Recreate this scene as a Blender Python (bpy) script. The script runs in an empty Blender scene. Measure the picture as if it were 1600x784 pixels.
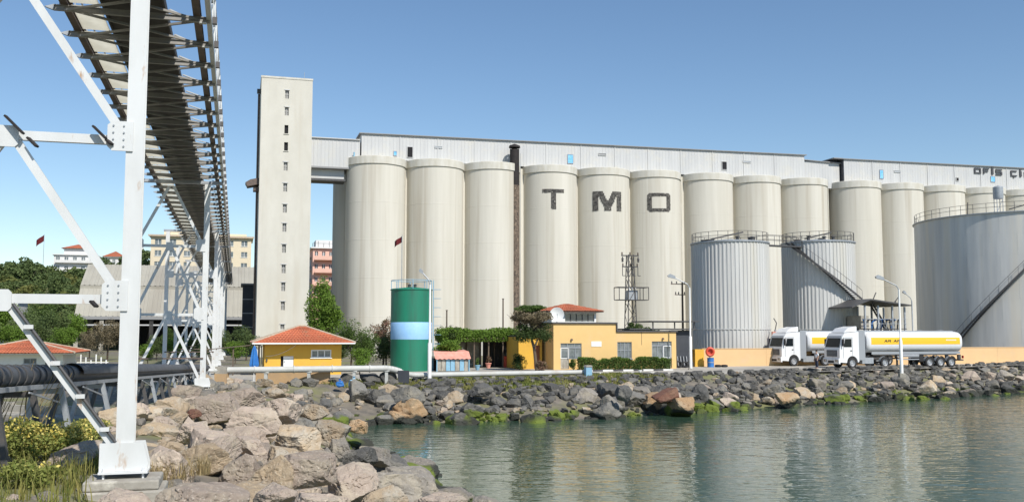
import bpy, bmesh, math, random
import numpy as np
from mathutils import Vector, Matrix, noise as mnoise

R = math.radians
SC = bpy.context.scene
COL = SC.collection
random.seed(7)
RNG = np.random.default_rng(7)

# ------------------------------------------------------------------ camera, sky, sun, exposure
CAM_H, FPX, PITCH = 5.4, 1500.0, math.atan(128 / 1500.0)
cam = bpy.data.cameras.new('camera')
cam.sensor_width = 36.0
cam.lens = 36.0 * FPX / 1600.0
cam.clip_start, cam.clip_end = 0.1, 9000
camo = bpy.data.objects.new('camera', cam)
COL.objects.link(camo)
camo.location = (0, 0, CAM_H)
camo.rotation_euler = (R(90) + PITCH, 0, 0)
SC.camera = camo

SUN_AZ, SUN_EL = R(146), R(46)          # azimuth clockwise from +Y
world = bpy.data.worlds.new('World')
SC.world = world
world.use_nodes = True
wn = world.node_tree.nodes
wl = world.node_tree.links
sky = wn.new('ShaderNodeTexSky')
sky.sky_type = 'NISHITA'
sky.sun_disc = False
sky.sun_elevation = SUN_EL
sky.sun_rotation = SUN_AZ
sky.air_density = 1.0
sky.dust_density = 0.0
sky.ozone_density = 1.9
sky.altitude = 0
hs = wn.new('ShaderNodeHueSaturation')
hs.inputs['Saturation'].default_value = 1.09
wl.new(sky.outputs[0], hs.inputs['Color'])
wl.new(hs.outputs[0], wn['Background'].inputs[0])
wn['Background'].inputs[1].default_value = 0.112
sl = bpy.data.lights.new('sun', 'SUN')
sl.energy = 4.6
sl.angle = R(0.53)
sl.color = (1.0, 0.955, 0.88)
slo = bpy.data.objects.new('sun', sl)
COL.objects.link(slo)
sd = Vector((math.sin(SUN_AZ) * math.cos(SUN_EL), math.cos(SUN_AZ) * math.cos(SUN_EL), math.sin(SUN_EL)))
slo.rotation_euler = sd.to_track_quat('Z', 'Y').to_euler()
SC.view_settings.view_transform = 'Standard'
SC.view_settings.look = 'None'
SC.view_settings.exposure = 0.18
SC.view_settings.gamma = 1.0
SC.render.engine = 'CYCLES'
SC.cycles.use_denoising = True
SC.cycles.max_bounces = 6
SC.cycles.transparent_max_bounces = 12

# ------------------------------------------------------------------ site frame: u runs along the silo row, v runs away from the water
A = R(16.0)
UX, UY = math.cos(A), math.sin(A)
ROAD = 2.05

def U(x, y, du=0, dv=0):
    return (x + du * UX - dv * UY, y + du * UY + dv * UX)

def ratio(py):
    cy = (392 - py) / FPX
    return (math.sin(PITCH) + cy * math.cos(PITCH)) / (math.cos(PITCH) - cy * math.sin(PITCH))

def zat(y, py):
    return CAM_H + y * ratio(py)

def xat(px, y, z):
    return (px - 800) / FPX * (y * math.cos(PITCH) + (z - CAM_H) * math.sin(PITCH))

def G(px, py, z=ROAD):
    y = (z - CAM_H) / ratio(py)
    return Vector((xat(px, y, z), y, z))

def ulen(P, px):
    k = (px - 800) / FPX
    X, Y, Z = P
    return (k * (Y * math.cos(PITCH) + (Z - CAM_H) * math.sin(PITCH)) - X) / (UX - k * UY * math.cos(PITCH))

# ------------------------------------------------------------------ materials
def mat(name, c1, c2=None, scale=1.0, stretch=(1, 1, 1), rough=0.7, metal=0.0, bump=0.0, bscale=None, lo=0.35, hi=0.65,
        c3=None, scale3=0.2, stretch3=(1, 1, 1), lo3=0.5, hi3=0.7, spec=0.5, coords='Object', rand=0.0, detail=6.0, transl=0.0, bdist=0.03):
    m = bpy.data.materials.new(name)
    m.use_nodes = True
    nt = m.node_tree
    n, l = nt.nodes, nt.links
    b = n['Principled BSDF']
    b.inputs['Roughness'].default_value = rough
    b.inputs['Metallic'].default_value = metal
    b.inputs['Specular IOR Level'].default_value = spec
    tc = n.new('ShaderNodeTexCoord')
    if coords == 'World':
        geo = n.new('ShaderNodeNewGeometry')
        src = geo.outputs['Position']
    else:
        src = tc.outputs['Object']
    def noise(sc, st, det):
        mp = n.new('ShaderNodeMapping')
        mp.inputs['Scale'].default_value = st
        l.new(src, mp.inputs[0])
        t = n.new('ShaderNodeTexNoise')
        t.inputs['Scale'].default_value = sc
        t.inputs['Detail'].default_value = det
        t.inputs['Roughness'].default_value = 0.62
        l.new(mp.outputs[0], t.inputs['Vector'])
        return t.outputs['Fac']
    def mixc(fac, a, bcol, lo, hi):
        mr = n.new('ShaderNodeMapRange')
        mr.inputs['From Min'].default_value = lo
        mr.inputs['From Max'].default_value = hi
        l.new(fac, mr.inputs['Value'])
        mx = n.new('ShaderNodeMix')
        mx.data_type = 'RGBA'
        l.new(mr.outputs[0], mx.inputs[0])
        for sock, v in ((mx.inputs[6], a), (mx.inputs[7], bcol)):
            if isinstance(v, tuple):
                sock.default_value = (*v, 1)
            else:
                l.new(v, sock)
        return mx.outputs[2]
    out = c1
    if c2 is not None:
        out = mixc(noise(scale, stretch, detail), c1, c2, lo, hi)
    if c3 is not None:
        out = mixc(noise(scale3, stretch3, 4.0), out, c3, lo3, hi3)
    if rand > 0:
        oi = n.new('ShaderNodeObjectInfo')
        mr = n.new('ShaderNodeMapRange')
        mr.inputs['To Min'].default_value = 1 - rand
        mr.inputs['To Max'].default_value = 1 + rand * 0.7
        l.new(oi.outputs['Random'], mr.inputs['Value'])
        vm = n.new('ShaderNodeMix')
        vm.data_type = 'RGBA'
        vm.blend_type = 'MULTIPLY'
        vm.inputs[0].default_value = 1
        if isinstance(out, tuple):
            vm.inputs[6].default_value = (*out, 1)
        else:
            l.new(out, vm.inputs[6])
        cb = n.new('ShaderNodeCombineColor')
        for i in range(3):
            l.new(mr.outputs[0], cb.inputs[i])
        l.new(cb.outputs[0], vm.inputs[7])
        out = vm.outputs[2]
    if isinstance(out, tuple):
        b.inputs['Base Color'].default_value = (*out, 1)
    else:
        l.new(out, b.inputs['Base Color'])
    if bump > 0:
        bp = n.new('ShaderNodeBump')
        bp.inputs['Strength'].default_value = bump
        bp.inputs['Distance'].default_value = bdist
        l.new(noise(bscale or scale * 3, (1, 1, 1), 8.0), bp.inputs['Height'])
        l.new(bp.outputs[0], b.inputs['Normal'])
    if transl > 0:
        tr = n.new('ShaderNodeBsdfTranslucent')
        if isinstance(out, tuple):
            tr.inputs[0].default_value = (*out, 1)
        else:
            l.new(out, tr.inputs[0])
        ms = n.new('ShaderNodeMixShader')
        ms.inputs[0].default_value = transl
        l.new(b.outputs[0], ms.inputs[1])
        l.new(tr.outputs[0], ms.inputs[2])
        l.new(ms.outputs[0], n['Material Output'].inputs[0])
    return m

M = {}
M['white_steel'] = mat('white_steel', (0.66, 0.67, 0.665), (0.58, 0.585, 0.57), 1.6, (1, 1, 0.3), rough=0.42, bump=0.04, bscale=8, c3=(0.42, 0.27, 0.16), scale3=4.5, stretch3=(1, 1, 0.3), lo3=0.63, hi3=0.74)
M['gal_steel'] = mat('galvanised_steel', (0.42, 0.44, 0.46), (0.32, 0.34, 0.36), 3, rough=0.5, metal=0.35, bump=0.05)
M['dark_steel'] = mat('dark_steel', (0.05, 0.055, 0.06), (0.09, 0.08, 0.075), 4, rough=0.55, bump=0.05)
M['brown_steel'] = mat('brown_steel', (0.16, 0.11, 0.085), (0.09, 0.07, 0.06), 3, rough=0.6)
M['belt'] = mat('belt_pan', (0.045, 0.04, 0.038), (0.075, 0.066, 0.058), 2, rough=0.7)
M['grp'] = mat('translucent_sheet', (0.86, 0.84, 0.76), (0.76, 0.74, 0.66), 1.5, rough=0.5, transl=0.85)
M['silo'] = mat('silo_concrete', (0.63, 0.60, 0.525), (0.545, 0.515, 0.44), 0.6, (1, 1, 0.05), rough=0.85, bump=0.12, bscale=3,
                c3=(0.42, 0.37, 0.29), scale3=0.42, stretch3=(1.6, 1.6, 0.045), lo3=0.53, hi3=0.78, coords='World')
M['silo_cap'] = mat('silo_cap_concrete', (0.62, 0.60, 0.54), (0.52, 0.49, 0.41), 1.2, (1, 1, 0.3), rough=0.85, coords='World')
M['tower'] = mat('tower_concrete', (0.61, 0.585, 0.515), (0.55, 0.525, 0.455), 0.4, (1, 1, 0.5), rough=0.85, bump=0.06, bscale=4,
                 c3=(0.54, 0.50, 0.42), scale3=0.6, stretch3=(1, 1, 0.08), lo3=0.52, hi3=0.74)
M['clad'] = mat('metal_cladding', (0.53, 0.53, 0.52), (0.48, 0.48, 0.475), 0.9, (1, 1, 0.12), rough=0.55, metal=0.1, c3=(0.55, 0.53, 0.48), scale3=0.5, lo3=0.5, hi3=0.75)
M['clad_dark'] = mat('cladding_edge', (0.26, 0.26, 0.26), rough=0.6)
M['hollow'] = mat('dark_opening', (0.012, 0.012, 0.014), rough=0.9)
M['tank'] = mat('tank_sheet', (0.58, 0.575, 0.55), (0.47, 0.465, 0.445), 1.3, (1, 1, 0.05), rough=0.55, metal=0.04,
                c3=(0.52, 0.50, 0.44), scale3=0.7, stretch3=(1, 1, 0.03), lo3=0.52, hi3=0.72)
M['tank_big'] = mat('tank_plate', (0.66, 0.65, 0.62), (0.43, 0.435, 0.43), 0.5, (1, 1, 0.07), rough=0.52, metal=0.04, detail=8,
                    c3=(0.60, 0.56, 0.48), scale3=0.55, stretch3=(1, 1, 0.04), lo3=0.5, hi3=0.68, bump=0.02)
M['green'] = mat('green_paint', (0.012, 0.20, 0.118), (0.02, 0.165, 0.10), 1.5, (1, 1, 0.2), rough=0.45, c3=(0.03, 0.12, 0.08), scale3=1.3, stretch3=(1, 1, 0.12), lo3=0.52, hi3=0.75)
M['band'] = mat('light_blue_paint', (0.30, 0.55, 0.86), (0.35, 0.60, 0.88), 2, rough=0.45)
M['yellow_hut'] = mat('yellow_ochre_render', (0.72, 0.42, 0.055), (0.66, 0.38, 0.06), 1.2, rough=0.85, c3=(0.60, 0.36, 0.10), scale3=0.7, lo3=0.58, hi3=0.78, bump=0.05, bscale=20)
M['peach'] = mat('peach_render', (0.73, 0.49, 0.205), (0.69, 0.465, 0.19), 0.9, rough=0.85, c3=(0.70, 0.48, 0.25), scale3=0.5, stretch3=(1, 1, 0.4), lo3=0.58, hi3=0.82, bump=0.05, bscale=20)
M['peach_wall'] = mat('wall_render', (0.70, 0.47, 0.245), (0.66, 0.44, 0.23), 0.7, rough=0.9, c3=(0.62, 0.45, 0.27), scale3=0.35, stretch3=(1, 1, 1.5), lo3=0.58, hi3=0.8, bump=0.05, bscale=20)
M['tile'] = mat('roof_tile', (0.50, 0.15, 0.07), (0.42, 0.12, 0.06), 3, rough=0.8, c3=(0.34, 0.16, 0.09), scale3=1.1, lo3=0.55, hi3=0.75, bump=0.1, bscale=10, rand=0.22)
M['ridge'] = mat('ridge_tile', (0.52, 0.44, 0.34), (0.42, 0.32, 0.23), 4, rough=0.85, rand=0.15)
M['white'] = mat('white_paint', (0.80, 0.80, 0.78), (0.74, 0.74, 0.71), 3, rough=0.5)
M['truck_white'] = mat('truck_paint', (0.74, 0.745, 0.75), rough=0.25, c2=(0.72, 0.725, 0.72), scale=2, c3=(0.58, 0.55, 0.50), scale3=1.4, stretch3=(1, 1, .5), lo3=0.60, hi3=0.80)
M['truck_stripe'] = mat('truck_stripe', (0.85, 0.50, 0.03), rough=0.25)
M['truck_grey'] = mat('truck_grey', (0.30, 0.32, 0.34), rough=0.5)
M['glass'] = mat('dark_glass', (0.012, 0.017, 0.02), rough=0.08, spec=0.18)
M['slit'] = mat('slit_window', (0.30, 0.29, 0.27), (0.22, 0.215, 0.20), 2, rough=0.4)
M['window'] = mat('window_glass', (0.10, 0.12, 0.13), (0.22, 0.24, 0.25), 1.4, rough=0.08, spec=0.7)
M['tube_black'] = mat('tube_cover', (0.055, 0.06, 0.068), (0.085, 0.09, 0.098), 2, rough=0.6)
M['rubber'] = mat('rubber', (0.022, 0.022, 0.023), rough=0.8)
M['rim'] = mat('wheel_rim', (0.50, 0.51, 0.52), rough=0.4, metal=0.5)
M['lamp_red'] = mat('red_plastic', (0.55, 0.03, 0.02), rough=0.4)
M['blue'] = mat('blue_plastic', (0.03, 0.15, 0.45), (0.04, 0.20, 0.52), 3, rough=0.5)
M['blue_pale'] = mat('pale_blue_paint', (0.25, 0.45, 0.58), (0.20, 0.38, 0.52), 3, rough=0.6)
M['red'] = mat('red_paint', (0.65, 0.07, 0.03), (0.55, 0.08, 0.04), 3, rough=0.5)
M['canopy_red'] = mat('faded_red_canvas', (0.60, 0.24, 0.18), (0.68, 0.33, 0.26), 2, rough=0.85)
M['flag'] = mat('red_flag', (0.14, 0.012, 0.016), rough=0.8, transl=0.2)
M['pipe'] = mat('pipe_paint', (0.52, 0.52, 0.49), (0.43, 0.43, 0.40), 1.2, rough=0.6, c3=(0.42, 0.38, 0.32), scale3=0.8, lo3=0.58, hi3=0.75)
M['chim'] = mat('sooty_brick', (0.21, 0.155, 0.11), (0.05, 0.04, 0.035), 3.2, rough=0.9, bump=0.3, bscale=6, c3=(0.36, 0.27, 0.19), scale3=4, lo3=0.58, hi3=0.66)
M['soot'] = mat('soot_black', (0.014, 0.012, 0.012), (0.03, 0.024, 0.022), 2, rough=0.85)
M['conc'] = mat('weathered_concrete', (0.40, 0.375, 0.32), (0.27, 0.245, 0.205), 1.8, rough=0.9, bump=0.5, bscale=9, c3=(0.50, 0.47, 0.40), scale3=3, lo3=0.55, hi3=0.7)
M['tan_conc'] = mat('tan_concrete', (0.50, 0.33, 0.17), (0.42, 0.29, 0.17), 2, rough=0.9, bump=0.15)
M['rust'] = mat('rust', (0.32, 0.13, 0.06), (0.22, 0.09, 0.05), 3, rough=0.9)
M['road'] = mat('pale_concrete_road', (0.44, 0.41, 0.35), (0.36, 0.335, 0.29), 0.35, rough=0.92, c3=(0.28, 0.26, 0.225), scale3=0.14, lo3=0.52, hi3=0.72, bump=0.08, bscale=6, coords='World')
M['asphalt'] = mat('old_asphalt', (0.16, 0.155, 0.15), (0.12, 0.115, 0.11), 0.6, rough=0.92, bump=0.1, bscale=8)
M['kerb_white'] = mat('kerb_white', (0.74, 0.73, 0.69), (0.60, 0.59, 0.55), 3, rough=0.8)
M['kerb_black'] = mat('kerb_black', (0.05, 0.05, 0.05), (0.10, 0.10, 0.10), 3, rough=0.8)
M['ground'] = mat('earth', (0.21, 0.18, 0.14), (0.11, 0.10, 0.085), 1.3, rough=0.95, bump=0.35, bscale=3, c3=(0.17, 0.17, 0.07), scale3=0.18, lo3=0.46, hi3=0.60, coords='World')
M['pink_bld'] = mat('pink_render', (0.76, 0.47, 0.37), (0.72, 0.44, 0.35), 0.6, rough=0.9)
M['cream_bld'] = mat('cream_render', (0.70, 0.60, 0.44), (0.66, 0.565, 0.41), 0.5, rough=0.9)
M['white_bld'] = mat('white_render', (0.70, 0.69, 0.67), (0.63, 0.62, 0.60), 0.6, rough=0.9)
M['shed_roof'] = mat('shed_roof_sheet', (0.38, 0.36, 0.30), (0.33, 0.31, 0.26), 0.25, (1, 1, 1), rough=0.85, c3=(0.29, 0.265, 0.22), scale3=0.12, stretch3=(1, 0.3, 0.3), lo3=0.5, hi3=0.72)
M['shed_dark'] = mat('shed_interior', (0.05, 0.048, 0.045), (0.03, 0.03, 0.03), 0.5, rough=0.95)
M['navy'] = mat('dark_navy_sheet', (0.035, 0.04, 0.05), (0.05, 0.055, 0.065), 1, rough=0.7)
M['wood'] = mat('weathered_wood', (0.16, 0.12, 0.085), (0.10, 0.075, 0.055), 4, (1, 1, 0.2), rough=0.9)
M['bark'] = mat('bark', (0.13, 0.095, 0.065), (0.08, 0.06, 0.045), 4, (1, 1, 0.3), rough=0.95, bump=0.3)
def leafmat(name, a, b, c, sc=0.8):
    return mat(name, a, b, sc, rough=0.75, c3=c, scale3=sc * 3.5, lo3=0.5, hi3=0.66, coords='World', transl=0.28, spec=0.25)
M['leaf'] = leafmat('leaf_green', (0.078, 0.13, 0.03), (0.115, 0.175, 0.04), (0.045, 0.08, 0.02))
M['leaf_light'] = leafmat('leaf_light_green', (0.13, 0.22, 0.03), (0.18, 0.28, 0.045), (0.07, 0.13, 0.02), 1.5)
M['leaf_dark'] = leafmat('leaf_dark_green', (0.052, 0.085, 0.026), (0.078, 0.118, 0.032), (0.032, 0.052, 0.017), 0.3)
M['leaf_far'] = leafmat('leaf_far_green', (0.10, 0.145, 0.05), (0.14, 0.18, 0.06), (0.068, 0.105, 0.038), 0.12)
M['leaf_meadow'] = leafmat('leaf_meadow', (0.14, 0.16, 0.045), (0.20, 0.20, 0.06), (0.08, 0.11, 0.03), 0.15)
M['leaf_pink'] = leafmat('leaf_pinkish', (0.26, 0.15, 0.11), (0.16, 0.14, 0.06), (0.34, 0.20, 0.16), 2)
M['leaf_dry'] = leafmat('dry_leaf', (0.24, 0.19, 0.12), (0.15, 0.13, 0.075), (0.32, 0.27, 0.18), 2)
M['blade'] = leafmat('grass_blade', (0.20, 0.21, 0.05), (0.30, 0.26, 0.085), (0.11, 0.15, 0.03), 1.2)
M['straw'] = leafmat('straw', (0.46, 0.37, 0.20), (0.38, 0.29, 0.14), (0.28, 0.20, 0.10), 2)
M['scrub'] = leafmat('scrub_leaf', (0.22, 0.25, 0.06), (0.28, 0.29, 0.085), (0.13, 0.18, 0.035), 1.6)
M['cross'] = mat('gallery_steel', (0.24, 0.235, 0.225), (0.32, 0.30, 0.27), 3, rough=0.55)
M['petal'] = mat('yellow_petal', (0.78, 0.68, 0.24), (0.74, 0.58, 0.10), 4, rough=0.8, transl=0.3)
M['grass'] = leafmat('bank_grass', (0.20, 0.22, 0.055), (0.28, 0.26, 0.09), (0.12, 0.17, 0.03), 0.5)
M['skin'] = mat('skin', (0.45, 0.28, 0.20), rough=0.6)
M['shirt'] = mat('white_shirt', (0.72, 0.73, 0.75), rough=0.9)
M['trousers'] = mat('dark_trousers', (0.03, 0.04, 0.07), rough=0.9)
M['hair'] = mat('dark_hair', (0.02, 0.015, 0.012), rough=0.7)
M['tilemark'] = mat('dark_brickwork', (0.10, 0.095, 0.085), (0.20, 0.185, 0.165), 2.6, rough=0.9, bump=0.3, bscale=9, c3=(0.045, 0.04, 0.038), scale3=3.2, lo3=0.46, hi3=0.58)
M['sign_dark'] = mat('dark_sign_metal', (0.06, 0.06, 0.065), rough=0.6)
M['blue_glass'] = mat('blue_window', (0.12, 0.42, 0.75), (0.30, 0.60, 0.85), 2, rough=0.3)

def rockmat(name, a, b, c, lichen):
    """stone with a wet, weed-green foot where it meets the sea"""
    m = mat(name, a, b, 1.7, rough=0.9, bump=0.85, bscale=4.2, c3=c, scale3=1.1, lo3=0.46, hi3=0.64, rand=0.30, detail=10, bdist=0.09)
    nt = m.node_tree
    n, l = nt.nodes, nt.links
    bs = n['Principled BSDF']
    src = bs.inputs['Base Color'].links[0].from_socket
    tc = n.new('ShaderNodeTexCoord')
    # speckle of lichen and mineral grain
    sp = n.new('ShaderNodeTexNoise')
    sp.inputs['Scale'].default_value = 16
    sp.inputs['Detail'].default_value = 4
    l.new(tc.outputs['Object'], sp.inputs['Vector'])
    mr0 = n.new('ShaderNodeMapRange')
    mr0.inputs['From Min'].default_value, mr0.inputs['From Max'].default_value = 0.58, 0.70
    mr0.inputs['To Max'].default_value = 0.55
    l.new(sp.outputs['Fac'], mr0.inputs['Value'])
    mx0 = n.new('ShaderNodeMix')
    mx0.data_type = 'RGBA'
    l.new(mr0.outputs[0], mx0.inputs[0])
    l.new(src, mx0.inputs[6])
    mx0.inputs[7].default_value = (*lichen, 1)
    geo = n.new('ShaderNodeNewGeometry')
    sep = n.new('ShaderNodeSeparateXYZ')
    l.new(geo.outputs['Position'], sep.inputs[0])
    nz = n.new('ShaderNodeTexNoise')
    nz.inputs['Scale'].default_value = 0.55
    nz.inputs['Detail'].default_value = 3
    l.new(geo.outputs['Position'], nz.inputs['Vector'])
    th = n.new('ShaderNodeMath')
    th.operation = 'MULTIPLY_ADD'
    l.new(nz.outputs['Fac'], th.inputs[0])
    th.inputs[1].default_value = 1.7
    th.inputs[2].default_value = -0.28
    sub = n.new('ShaderNodeMath')
    sub.operation = 'SUBTRACT'
    l.new(th.outputs[0], sub.inputs[0])
    l.new(sep.outputs['Z'], sub.inputs[1])
    mr = n.new('ShaderNodeMapRange')
    mr.inputs['From Min'].default_value, mr.inputs['From Max'].default_value = 0.0, 0.12
    l.new(sub.outputs[0], mr.inputs['Value'])
    nz2 = n.new('ShaderNodeTexNoise')
    nz2.inputs['Scale'].default_value = 0.35
    l.new(geo.outputs['Position'], nz2.inputs['Vector'])
    mr2 = n.new('ShaderNodeMapRange')
    mr2.inputs['From Min'].default_value, mr2.inputs['From Max'].default_value = 0.50, 0.58
    l.new(nz2.outputs['Fac'], mr2.inputs['Value'])
    weed = n.new('ShaderNodeMix')
    weed.data_type = 'RGBA'
    l.new(mr2.outputs[0], weed.inputs[0])
    weed.inputs[6].default_value = (0.035, 0.036, 0.028, 1)
    weed.inputs[7].default_value = (0.12, 0.155, 0.02, 1)
    mx = n.new('ShaderNodeMix')
    mx.data_type = 'RGBA'
    l.new(mr.outputs[0], mx.inputs[0])
    l.new(mx0.outputs[2], mx.inputs[6])
    l.new(weed.outputs[2], mx.inputs[7])
    l.new(mx.outputs[2], bs.inputs['Base Color'])
    return m
M['rock_pink'] = rockmat('pinkish_stone', (0.415, 0.335, 0.27), (0.32, 0.255, 0.205), (0.43, 0.36, 0.275), (0.54, 0.48, 0.40))
M['rock_grey'] = rockmat('grey_brown_stone', (0.25, 0.225, 0.195), (0.185, 0.165, 0.14), (0.31, 0.27, 0.205), (0.42, 0.39, 0.33))
M['rock_tan'] = rockmat('tan_stone', (0.42, 0.325, 0.215), (0.34, 0.255, 0.17), (0.42, 0.37, 0.295), (0.52, 0.46, 0.35))
M['rock_dark'] = rockmat('dark_basalt', (0.098, 0.096, 0.090), (0.062, 0.060, 0.056), (0.155, 0.145, 0.125), (0.25, 0.24, 0.215))
M['rock_mid'] = rockmat('slate_stone', (0.185, 0.175, 0.155), (0.125, 0.12, 0.108), (0.24, 0.215, 0.17), (0.33, 0.315, 0.28))
M['rock_rust'] = rockmat('rusty_red_stone', (0.17, 0.075, 0.048), (0.12, 0.055, 0.04), (0.20, 0.11, 0.07), (0.24, 0.15, 0.10))
M['rock_orange'] = rockmat('orange_tan_stone', (0.46, 0.29, 0.15), (0.38, 0.25, 0.14), (0.44, 0.33, 0.21), (0.5, 0.42, 0.3))

def watermat():
    m = bpy.data.materials.new('harbour_water')
    m.use_nodes = True
    n, l = m.node_tree.nodes, m.node_tree.links
    b = n['Principled BSDF']
    b.inputs['Base Color'].default_value = (0.042, 0.082, 0.054, 1)
    b.inputs['Roughness'].default_value = 0.045
    b.inputs['IOR'].default_value = 1.45
    geo = n.new('ShaderNodeNewGeometry')
    prev = None
    for sc, st, dist, strg in ((0.30, (0.5, 1.0, 1), 0.16, 0.16), (1.15, (0.5, 1.0, 1), 0.095, 0.40), (3.3, (0.6, 1.0, 1), 0.038, 0.44)):
        mp = n.new('ShaderNodeMapping')
        mp.inputs['Rotation'].default_value = (0, 0, R(7))
        mp.inputs['Scale'].default_value = st
        l.new(geo.outputs['Position'], mp.inputs[0])
        t = n.new('ShaderNodeTexNoise')
        t.inputs['Scale'].default_value = sc
        t.inputs['Detail'].default_value = 2.0
        t.inputs['Roughness'].default_value = 0.5
        t.inputs['Distortion'].default_value = 0.25
        l.new(mp.outputs[0], t.inputs['Vector'])
        bp = n.new('ShaderNodeBump')
        bp.inputs['Strength'].default_value = strg
        bp.inputs['Distance'].default_value = dist
        l.new(t.outputs['Fac'], bp.inputs['Height'])
        if prev is not None:
            l.new(prev, bp.inputs['Normal'])
        prev = bp.outputs[0]
    l.new(prev, b.inputs['Normal'])
    return m
M['water'] = watermat()

# ------------------------------------------------------------------ mesh building
class MB:
    def __init__(s):
        s.v, s.f = [], []
    def add(s, vs, fs):
        o = len(s.v)
        s.v += [tuple(p) for p in vs]
        s.f += [tuple(i + o for i in f) for f in fs]
        return s
    def box(s, x0, x1, y0, y1, z0, z1):
        return s.add([(x0, y0, z0), (x1, y0, z0), (x1, y1, z0), (x0, y1, z0), (x0, y0, z1), (x1, y0, z1), (x1, y1, z1), (x0, y1, z1)],
                     [(3, 2, 1, 0), (4, 5, 6, 7), (0, 1, 5, 4), (1, 2, 6, 5), (2, 3, 7, 6), (3, 0, 4, 7)])
    def cbox(s, c, sx, sy, sz):
        return s.box(c[0] - sx / 2, c[0] + sx / 2, c[1] - sy / 2, c[1] + sy / 2, c[2] - sz / 2, c[2] + sz / 2)
    def beam(s, p, q, w, h, up=(0, 0, 1)):
        p, q = Vector(p), Vector(q)
        d = (q - p).normalized()
        upv = Vector(up)
        if abs(d.dot(upv)) > 0.98:
            upv = Vector((0, 1, 0))
        a = d.cross(upv).normalized() * (w / 2)
        b = a.cross(d).normalized() * (h / 2)
        vs = []
        for e in (p, q):
            vs += [e - a - b, e + a - b, e + a + b, e - a + b]
        return s.add(vs, [(0, 1, 2, 3), (7, 6, 5, 4), (4, 5, 1, 0), (5, 6, 2, 1), (6, 7, 3, 2), (7, 4, 0, 3)])
    def tube(s, p, q, r, n=8, r2=None, cap=True):
        p, q = Vector(p), Vector(q)
        r2 = r if r2 is None else r2
        d = (q - p).normalized()
        upv = Vector((0, 0, 1)) if abs(d.z) < 0.95 else Vector((0, 1, 0))
        a = d.cross(upv).normalized()
        b = a.cross(d)
        vs = []
        for e, rr in ((p, r), (q, r2)):
            for i in range(n):
                t = 2 * math.pi * i / n
                vs.append(e + (a * math.cos(t) + b * math.sin(t)) * rr)
        fs = [(i, (i + 1) % n, n + (i + 1) % n, n + i) for i in range(n)]
        fs = [f[::-1] for f in fs]
        if cap:
            fs += [tuple(range(n)), tuple(range(2 * n - 1, n - 1, -1))]
        return s.add(vs, fs)
    def path(s, pts, r, n=8):
        for a, b in zip(pts[:-1], pts[1:]):
            s.tube(a, b, r, n)
        return s
    def lathe(s, prof, n=48, c=(0, 0), a0=0, a1=None, capb=False, capt=False):
        """prof: (radius, z) pairs bottom to top"""
        full = a1 is None
        m = n if full else n + 1
        vs = []
        for r, z in prof:
            for i in range(m):
                t = (2 * math.pi * i / n) if full else a0 + (a1 - a0) * i / n
                vs.append((c[0] + r * math.cos(t), c[1] + r * math.sin(t), z))
        fs = []
        for k in range(len(prof) - 1):
            for i in range(n):
                j = (i + 1) % m if full else i + 1
                fs.append((k * m + i, k * m + j, (k + 1) * m + j, (k + 1) * m + i))
        if capb:
            fs.append(tuple(range(m))[::-1])
        if capt:
            fs.append(tuple(range((len(prof) - 1) * m, len(prof) * m)))
        return s.add(vs, fs)
    def prism(s, poly, y0, y1):
        """polygon in (x, z) extruded along y"""
        n = len(poly)
        ar = sum(poly[i][0] * poly[(i + 1) % n][1] - poly[(i + 1) % n][0] * poly[i][1] for i in range(n))
        if ar < 0:
            poly = poly[::-1]
        vs = [(x, y0, z) for x, z in poly] + [(x, y1, z) for x, z in poly]
        fs = [tuple(range(n)), tuple(range(2 * n - 1, n - 1, -1))]
        fs += [((i + 1) % n, i, n + i, n + (i + 1) % n) for i in range(n)]
        return s.add(vs, fs)
    def wall(s, L, z0, z1, holes, y=0.0, t=0.2):
        """front face at y (looking along +y), with real rectangular holes (x0,x1,za,zb) and reveals of depth t"""
        xs = sorted({0, L} | {h[0] for h in holes} | {h[1] for h in holes})
        zs = sorted({z0, z1} | {h[2] for h in holes} | {h[3] for h in holes})
        for i in range(len(xs) - 1):
            for k in range(len(zs) - 1):
                cx, cz = (xs[i] + xs[i + 1]) / 2, (zs[k] + zs[k + 1]) / 2
                if any(h[0] < cx < h[1] and h[2] < cz < h[3] for h in holes):
                    continue
                a, b, c, d = xs[i], xs[i + 1], zs[k], zs[k + 1]
                s.add([(a, y, c), (b, y, c), (b, y, d), (a, y, d)], [(0, 1, 2, 3)])
        for a, b, c, d in holes:
            s.add([(a, y, c), (b, y, c), (b, y, d), (a, y, d), (a, y + t, c), (b, y + t, c), (b, y + t, d), (a, y + t, d)],
                  [(0, 4, 5, 1), (1, 5, 6, 2), (2, 6, 7, 3), (3, 7, 4, 0)])
        return s
    def mesh(s, name, m=None, smooth=False, ang=35):
        me = bpy.data.meshes.new(name)
        me.from_pydata(s.v, [], s.f)
        if m is not None:
            me.materials.append(M[m] if isinstance(m, str) else m)
        if smooth:
            me.polygons.foreach_set('use_smooth', [True] * len(me.polygons))
            me.set_sharp_from_angle(angle=R(ang))
        me.update()
        return me
    def build(s, name, m, parent=None, smooth=False, ang=35, label=None):
        return link(name, s.mesh(name, m, smooth, ang), parent, label)

def link(name, me, parent=None, label=None):
    o = bpy.data.objects.new(name, me)
    COL.objects.link(o)
    if parent is not None:
        o.parent = parent
    if label:
        o['label'] = label
    return o

def tag(o, label=None, cat=None, group=None, kind=None):
    for k, v in (('label', label), ('category', cat), ('group', group), ('kind', kind)):
        if v:
            o[k] = v
    return o

def root(name, label, cat, loc, rz=A, group=None):
    o = bpy.data.objects.new(name, None)
    COL.objects.link(o)
    o.location = loc
    o.rotation_euler = (0, 0, rz)
    o.empty_display_size = 0.2
    return tag(o, label, cat, group)

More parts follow.
